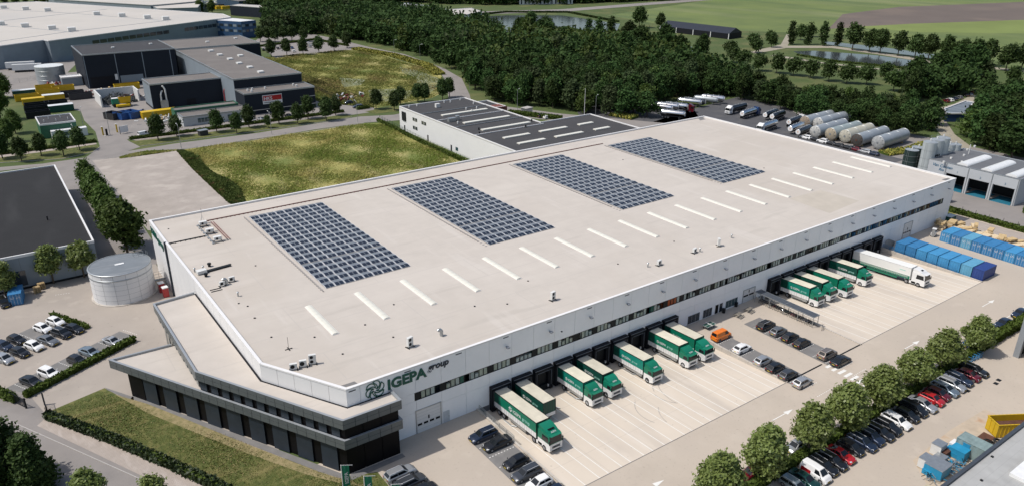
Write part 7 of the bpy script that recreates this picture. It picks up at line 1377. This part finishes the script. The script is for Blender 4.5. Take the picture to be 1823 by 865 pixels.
# table tennis table, picnic tables, bins
x,y=at(1263,577,.75); t=thing('table_tennis_table','dark green table tennis table with white net by the warehouse','table',(x-1.35,y-.75,0),.05); part_box(t,'table_top',mat('tt_green',(.02,.07,.05),.4),0,2.74,0,1.52,.72,.76)
b=MB(); b.box(0,2.74,0,.05,.76,.765); b.box(0,2.74,1.47,1.52,.76,.765); b.box(0,.05,.05,1.47,.76,.765); b.box(2.69,2.74,.05,1.47,.76,.765); b.box(.05,2.69,.74,.78,.76,.765); b.build('white_line',M_trim,t); part_box(t,'net',M_trim,1.33,1.41,-.1,1.62,.76,.93); [part_box(t,'leg',M_dark,a,a+.08,c,c+.08,0,.72) for a in (.4,2.3) for c in (.2,1.25)]
for i,(px,py) in enumerate(((1315,558),(1334,549))):
    x,y=at(px,py,.7); t=thing('picnic_table','weathered wooden picnic table, %s the bicycle shelter'%('farther from','nearer to')[i],'picnic table',(x,y,0),.15,'picnic tables'); M_pt=mat('weathered_wood',(.20,.18,.15),.9,0,.2,2)
    for k in range(5): part_box(t,'table_plank',M_pt,-.9,.9,-.38+.155*k,-.24+.155*k,.70,.74)
    for s in (-1,1): part_box(t,'bench_plank',M_pt,-.9,.9,s*.75-.13,s*.75+.13,.42,.46)
    b=MB(); [b.bar((x_,-.85,.4),(x_,.85,.4),.06) or b.bar((x_,-.6,0),(x_,-.15,.7),.07) or b.bar((x_,.6,0),(x_,.15,.7),.07) for x_ in (-.6,.6)]; b.build('trestle',M_pt,t)
for i,(px,py) in enumerate(((1288,556),(1310,545))): x,y=at(px,py); t=thing('litter_bin','round dark bin against the wall, %s of the teal windows'%('left','right')[i],'bin',(x,y,0)); MB().cyl((0,0,0),(0,0,.95),.33,.38,n=12).build('bin_body',M_dark,t); MB().cyl((0,0,.95),(0,0,1.0),.4,.3,n=12).build('lid',M_black,t)
x,y=at(1240,0+566,0.1); 
# machine and green bin near the warehouse corner, right
x,y=at(1691,397); t=thing('green_bin','dark green skip against the far corner of the warehouse','bin',(x,y,0)); part_box(t,'tub',M_dkgreen,0,3,0,1.8,.1,1.5); part_box(t,'rim',M_steel,-.05,3.05,-.05,1.85,1.5,1.58)
x,y=at(1664,423); t=thing('forklift','white and grey forklift parked at the end of the back container row','forklift',(x,y,0),.3); part_box(t,'body',M_twhite,0,1.9,0,1.1,.35,1.1); part_box(t,'guard_roof',M_twhite,.3,1.6,.05,1.05,2.0,2.08); [part_box(t,'pillar',M_dark,a,a+.07,c,c+.07,1.1,2.0) for a in (.3,1.5) for c in (.05,.98)]; [MB().cyl((a,c,.3),(a,c+.2,.3),.3,n=12).build('wheel',M_tyre,t) for a in (.35,1.5) for c in (-.05,.95)]; part_box(t,'mast',M_steel,-.2,-.08,.2,.9,.1,2.2)
# steel frames against the wall by the containers
x,y=176.6,88.0; t=thing('steel_racks','folded steel racks leaning at the wall left of the blue containers','rack',(179.6,86.6,0)); [MB().add([(.55*i,0,0),(.55*i+.5,0,2.0),(.55*i+.55,1.8,2.0),(.55*i+.05,1.8,0)],[(0,1,2,3)]).add([(.55*i+.06,0,0),(.55*i+.56,0,2.0),(.55*i+.61,1.8,2.0),(.55*i+.11,1.8,0)],[(3,2,1,0)]).build('rack_panel',M_steel,t) for i in range(3)]
# timber stacks
g2=random.Random(12); k=0
for i in range(22):
    x=(205.0,207.6,210.0)[i%3]+g2.uniform(-.3,.4); y=90.2-1.22*i; n=g2.randint(2,5)
    t=thing('timber_stack','stack of fresh timber boards, %s from the warehouse, behind the containers'%ordn(i,15),'timber stack',(x,y,0),g2.uniform(-.5,.5),'timber stacks behind the blue containers')
    z=0
    for j in range(n):
        w=g2.uniform(1.8,3.4); d=g2.uniform(.9,1.8); h=g2.uniform(.3,.55); b=MB(); a=g2.uniform(-.2,.2); ox,oy=g2.uniform(-.3,.3),g2.uniform(-.3,.3); b.box(-w/2,w/2,-d/2,d/2,z+.08,z+h); [b.box(-w/2+.1+c*(w-.3),-w/2+.2+c*(w-.3),-d/2,d/2,z,z+.08) for c in (0,.5,1)]; b.v=[(ox+x_*math.cos(a)-y_*math.sin(a),oy+x_*math.sin(a)+y_*math.cos(a),z_) for x_,y_,z_ in b.v]; b.build('board_pack',M_wood if g2.random()<.6 else M_wood2,t); z+=h
for i,y in enumerate((79.5,73.5,67.2)):
    t=thing('wooden_crate','long flat pale wooden crate, %s behind the blue containers'%('farthest','middle','nearest')[i],'crate',(206.5,y,0),.05,'pale crates behind the blue containers'); b=MB(); b.box(0,3.4,0,4.2,.1,1.1); b.build('box',M_wood2,t); [part_box(t,'batten',M_wood,-.04,3.44,c,c+.12,.1,1.14) for c in (.2,2.0,3.8)]
for i,(px,py) in enumerate(((65,522),(73,515))):
    x,y=at(px,py); t=thing('pallet_stack','wooden pallet stack beside the single blue container, %s one'%('left','right')[i],'pallet stack',(x-.3,y-.3,0),.2,'pallet stacks in the left yard')
    for j in range(8):
        b=MB(); [b.box(0,1.3,.02+.19*c,.15+.19*c,.19*j+.13,.19*j+.16) for c in range(5)]; [b.box(c,c+.1,0,.9,.19*j,.19*j+.13) for c in (0,.6,1.2)]; b.build('pallet',M_wood,t)
# wire fences with posts
def fence(label,pts_,h,sp,m,grp=None,mesh=True,name='wire_fence'):
    t=thing(name,label,'fence',(0,0,0)); w=MB()
    for p,q in zip(pts_[:-1],pts_[1:]):
        p=Vector(p);q=Vector(q);n=max(1,int((q-p).length/sp))
        for i in range(n+1): r=p.lerp(q,i/n); MB().box(r.x-.04,r.x+.04,r.y-.04,r.y+.04,0,h).build('fence_post',m,t)
        if mesh:
            for z in [h*k/6 for k in range(1,7)]: w.bar((*p,z),(*q,z),.025)
            for i in range(int((q-p).length/.5)): r=p.lerp(q,i*.5/(q-p).length); w.bar((r.x,r.y,.1),(r.x,r.y,h),.015)
    if mesh: stuff(w.build('wire_mesh',m,t))
    return t
fence('green mesh fence along the foot of the long white building',[at(676,213),at(690,220),at(760,257),at(835,290)],1.8,2.5,mat('fence_green',(.02,.07,.04),.5))
fence('dark fence between yard drive and the left stalls',[at(0,490),at(90,480),at(160,470)],1.8,3,M_dark); fence('grey fence along the truck lane in the upper left',[at(0,155),at(35,148),at(64,142)],2,4,M_steel); fence('thin fence along the recycling side of the far meadow',[at(548,152),at(590,172),at(640,192)],1.8,4,M_dark)
hedge('tall green hedge behind the mesh fence of the white building',[at(672,216),at(760,260),at(835,293)],.8,1.2,40,.25)
# conveyors: two pipes at the tank
x,y=24.6,171; t=thing('pipe_bridge','steel pipes and small fenced platform between round tank and warehouse','pipes',(22.8,170,0)); b=MB(); [b.bar((0,c,1.0),(3,c,1.0),.18) for c in (0,.5)]; b.build('pipe',M_steel,t); b=MB(); [b.bar((a,2.5,0),(a,2.5,2),.06) for a in (0,1,2,3)]; [b.bar((0,2.5,z),(3,2.5,z),.05) for z in (.7,1.4,2)]; b.build('railing',M_steel,t)
# yellow barrier posts, electric cabinets, white lorry row up left
for px,py,l in ((184,241,'left yellow barrier column at the recycling yard gate'),(209,236,'right yellow barrier column at the recycling yard gate')): x,y=at(px,py); t=thing('barrier_column',l,'barrier',(x,y,0)); part_box(t,'column',M_yellow,-.25,.25,-.25,.25,0,3.2); part_box(t,'cap',M_trim,-.3,.3,-.3,.3,3.2,3.35)
x,y=at(191,242); t=thing('intercom_post','black intercom post on the island of the yard gate','post',(x,y,0)); part_box(t,'post',M_black,-.35,.35,-.3,.3,0,2.6); part_box(t,'base',M_kerb,-1,1,-.6,.6,0,.15)
x,y=at(222,238); t=thing('notice_board','white notice board beside the yard gate','sign',(x,y,0),.3); part_box(t,'board',M_trim,-1.6,1.6,-.1,.1,.5,3); part_box(t,'post',M_dark,-1.7,-1.6,-.1,.1,0,3)
x,y=at(362,241); t=thing('electric_cabinet','grey electricity hut on the verge by the industrial road','cabinet',(x,y,0),.2); part_box(t,'hut',M_chassis,-1.6,1.6,-1,1,0,1.9); part_box(t,'roof',M_steel,-1.8,1.8,-1.2,1.2,1.9,2.1)
x,y=at(938,203); t=thing('garden_hut','small grey hut behind the long white building','hut',(x,y,0),.2); part_box(t,'hut',M_steel,-2,2,-1.5,1.5,0,2.6); part_box(t,'roof',M_kerb,-2.2,2.2,-1.7,1.7,2.6,2.8)
for i,(px,py) in enumerate(((38,124),(50,128))): x,y=at(px,py); t=thing('white_trailer','long white trailer in the upper left behind the round grey tank, %s'%('farther','nearer')[i],'trailer',(x,y,0),math.radians(-12),'white trailers in the upper left'); part_box(t,'box',M_twhite,-7,7,-1.4,1.4,1.1,4.1); part_box(t,'undercarriage',M_chassis,-6,5,-1,1,.3,1.1)
g3=random.Random(4)
for i in range(14):
    px=395+i*2.6+g3.uniform(-.5,.5); py=[9,12,15,18.5][i%4]; x,y=at(px-20 if i%2 else px-25,py); t=thing('distant_lorry','tiny parked lorry in the crowded distant truck park, %s from the left'%ordn(i,14),'truck',(x,y,0),g3.uniform(-.3,.3),'distant parked lorries'); part_box(t,'box',[M_twhite,M_cream,M_chassis,M_yellow][i%4],-5,4,-1.3,1.3,1,3.8); part_box(t,'cab',[M_twhite,PC['red'],PC['blue']][i%3],4.2,6.2,-1.2,1.2,.6,3.2)
for i,(px,py) in enumerate(((1773,682),(1778,676),(1723,695))): x,y=at(px,py); tag(MB().box(-.45,.45,-.35,.35,0,.02).build('manhole_cover',M_dark),'dark drain cover in the paving right of the parked row, %s'%('larger','smaller','nearest to the silver car')[i],'drain cover').location=(x,y,.012)
for c in list(D.objects):
    if c.name.startswith('drain_channel') : pass
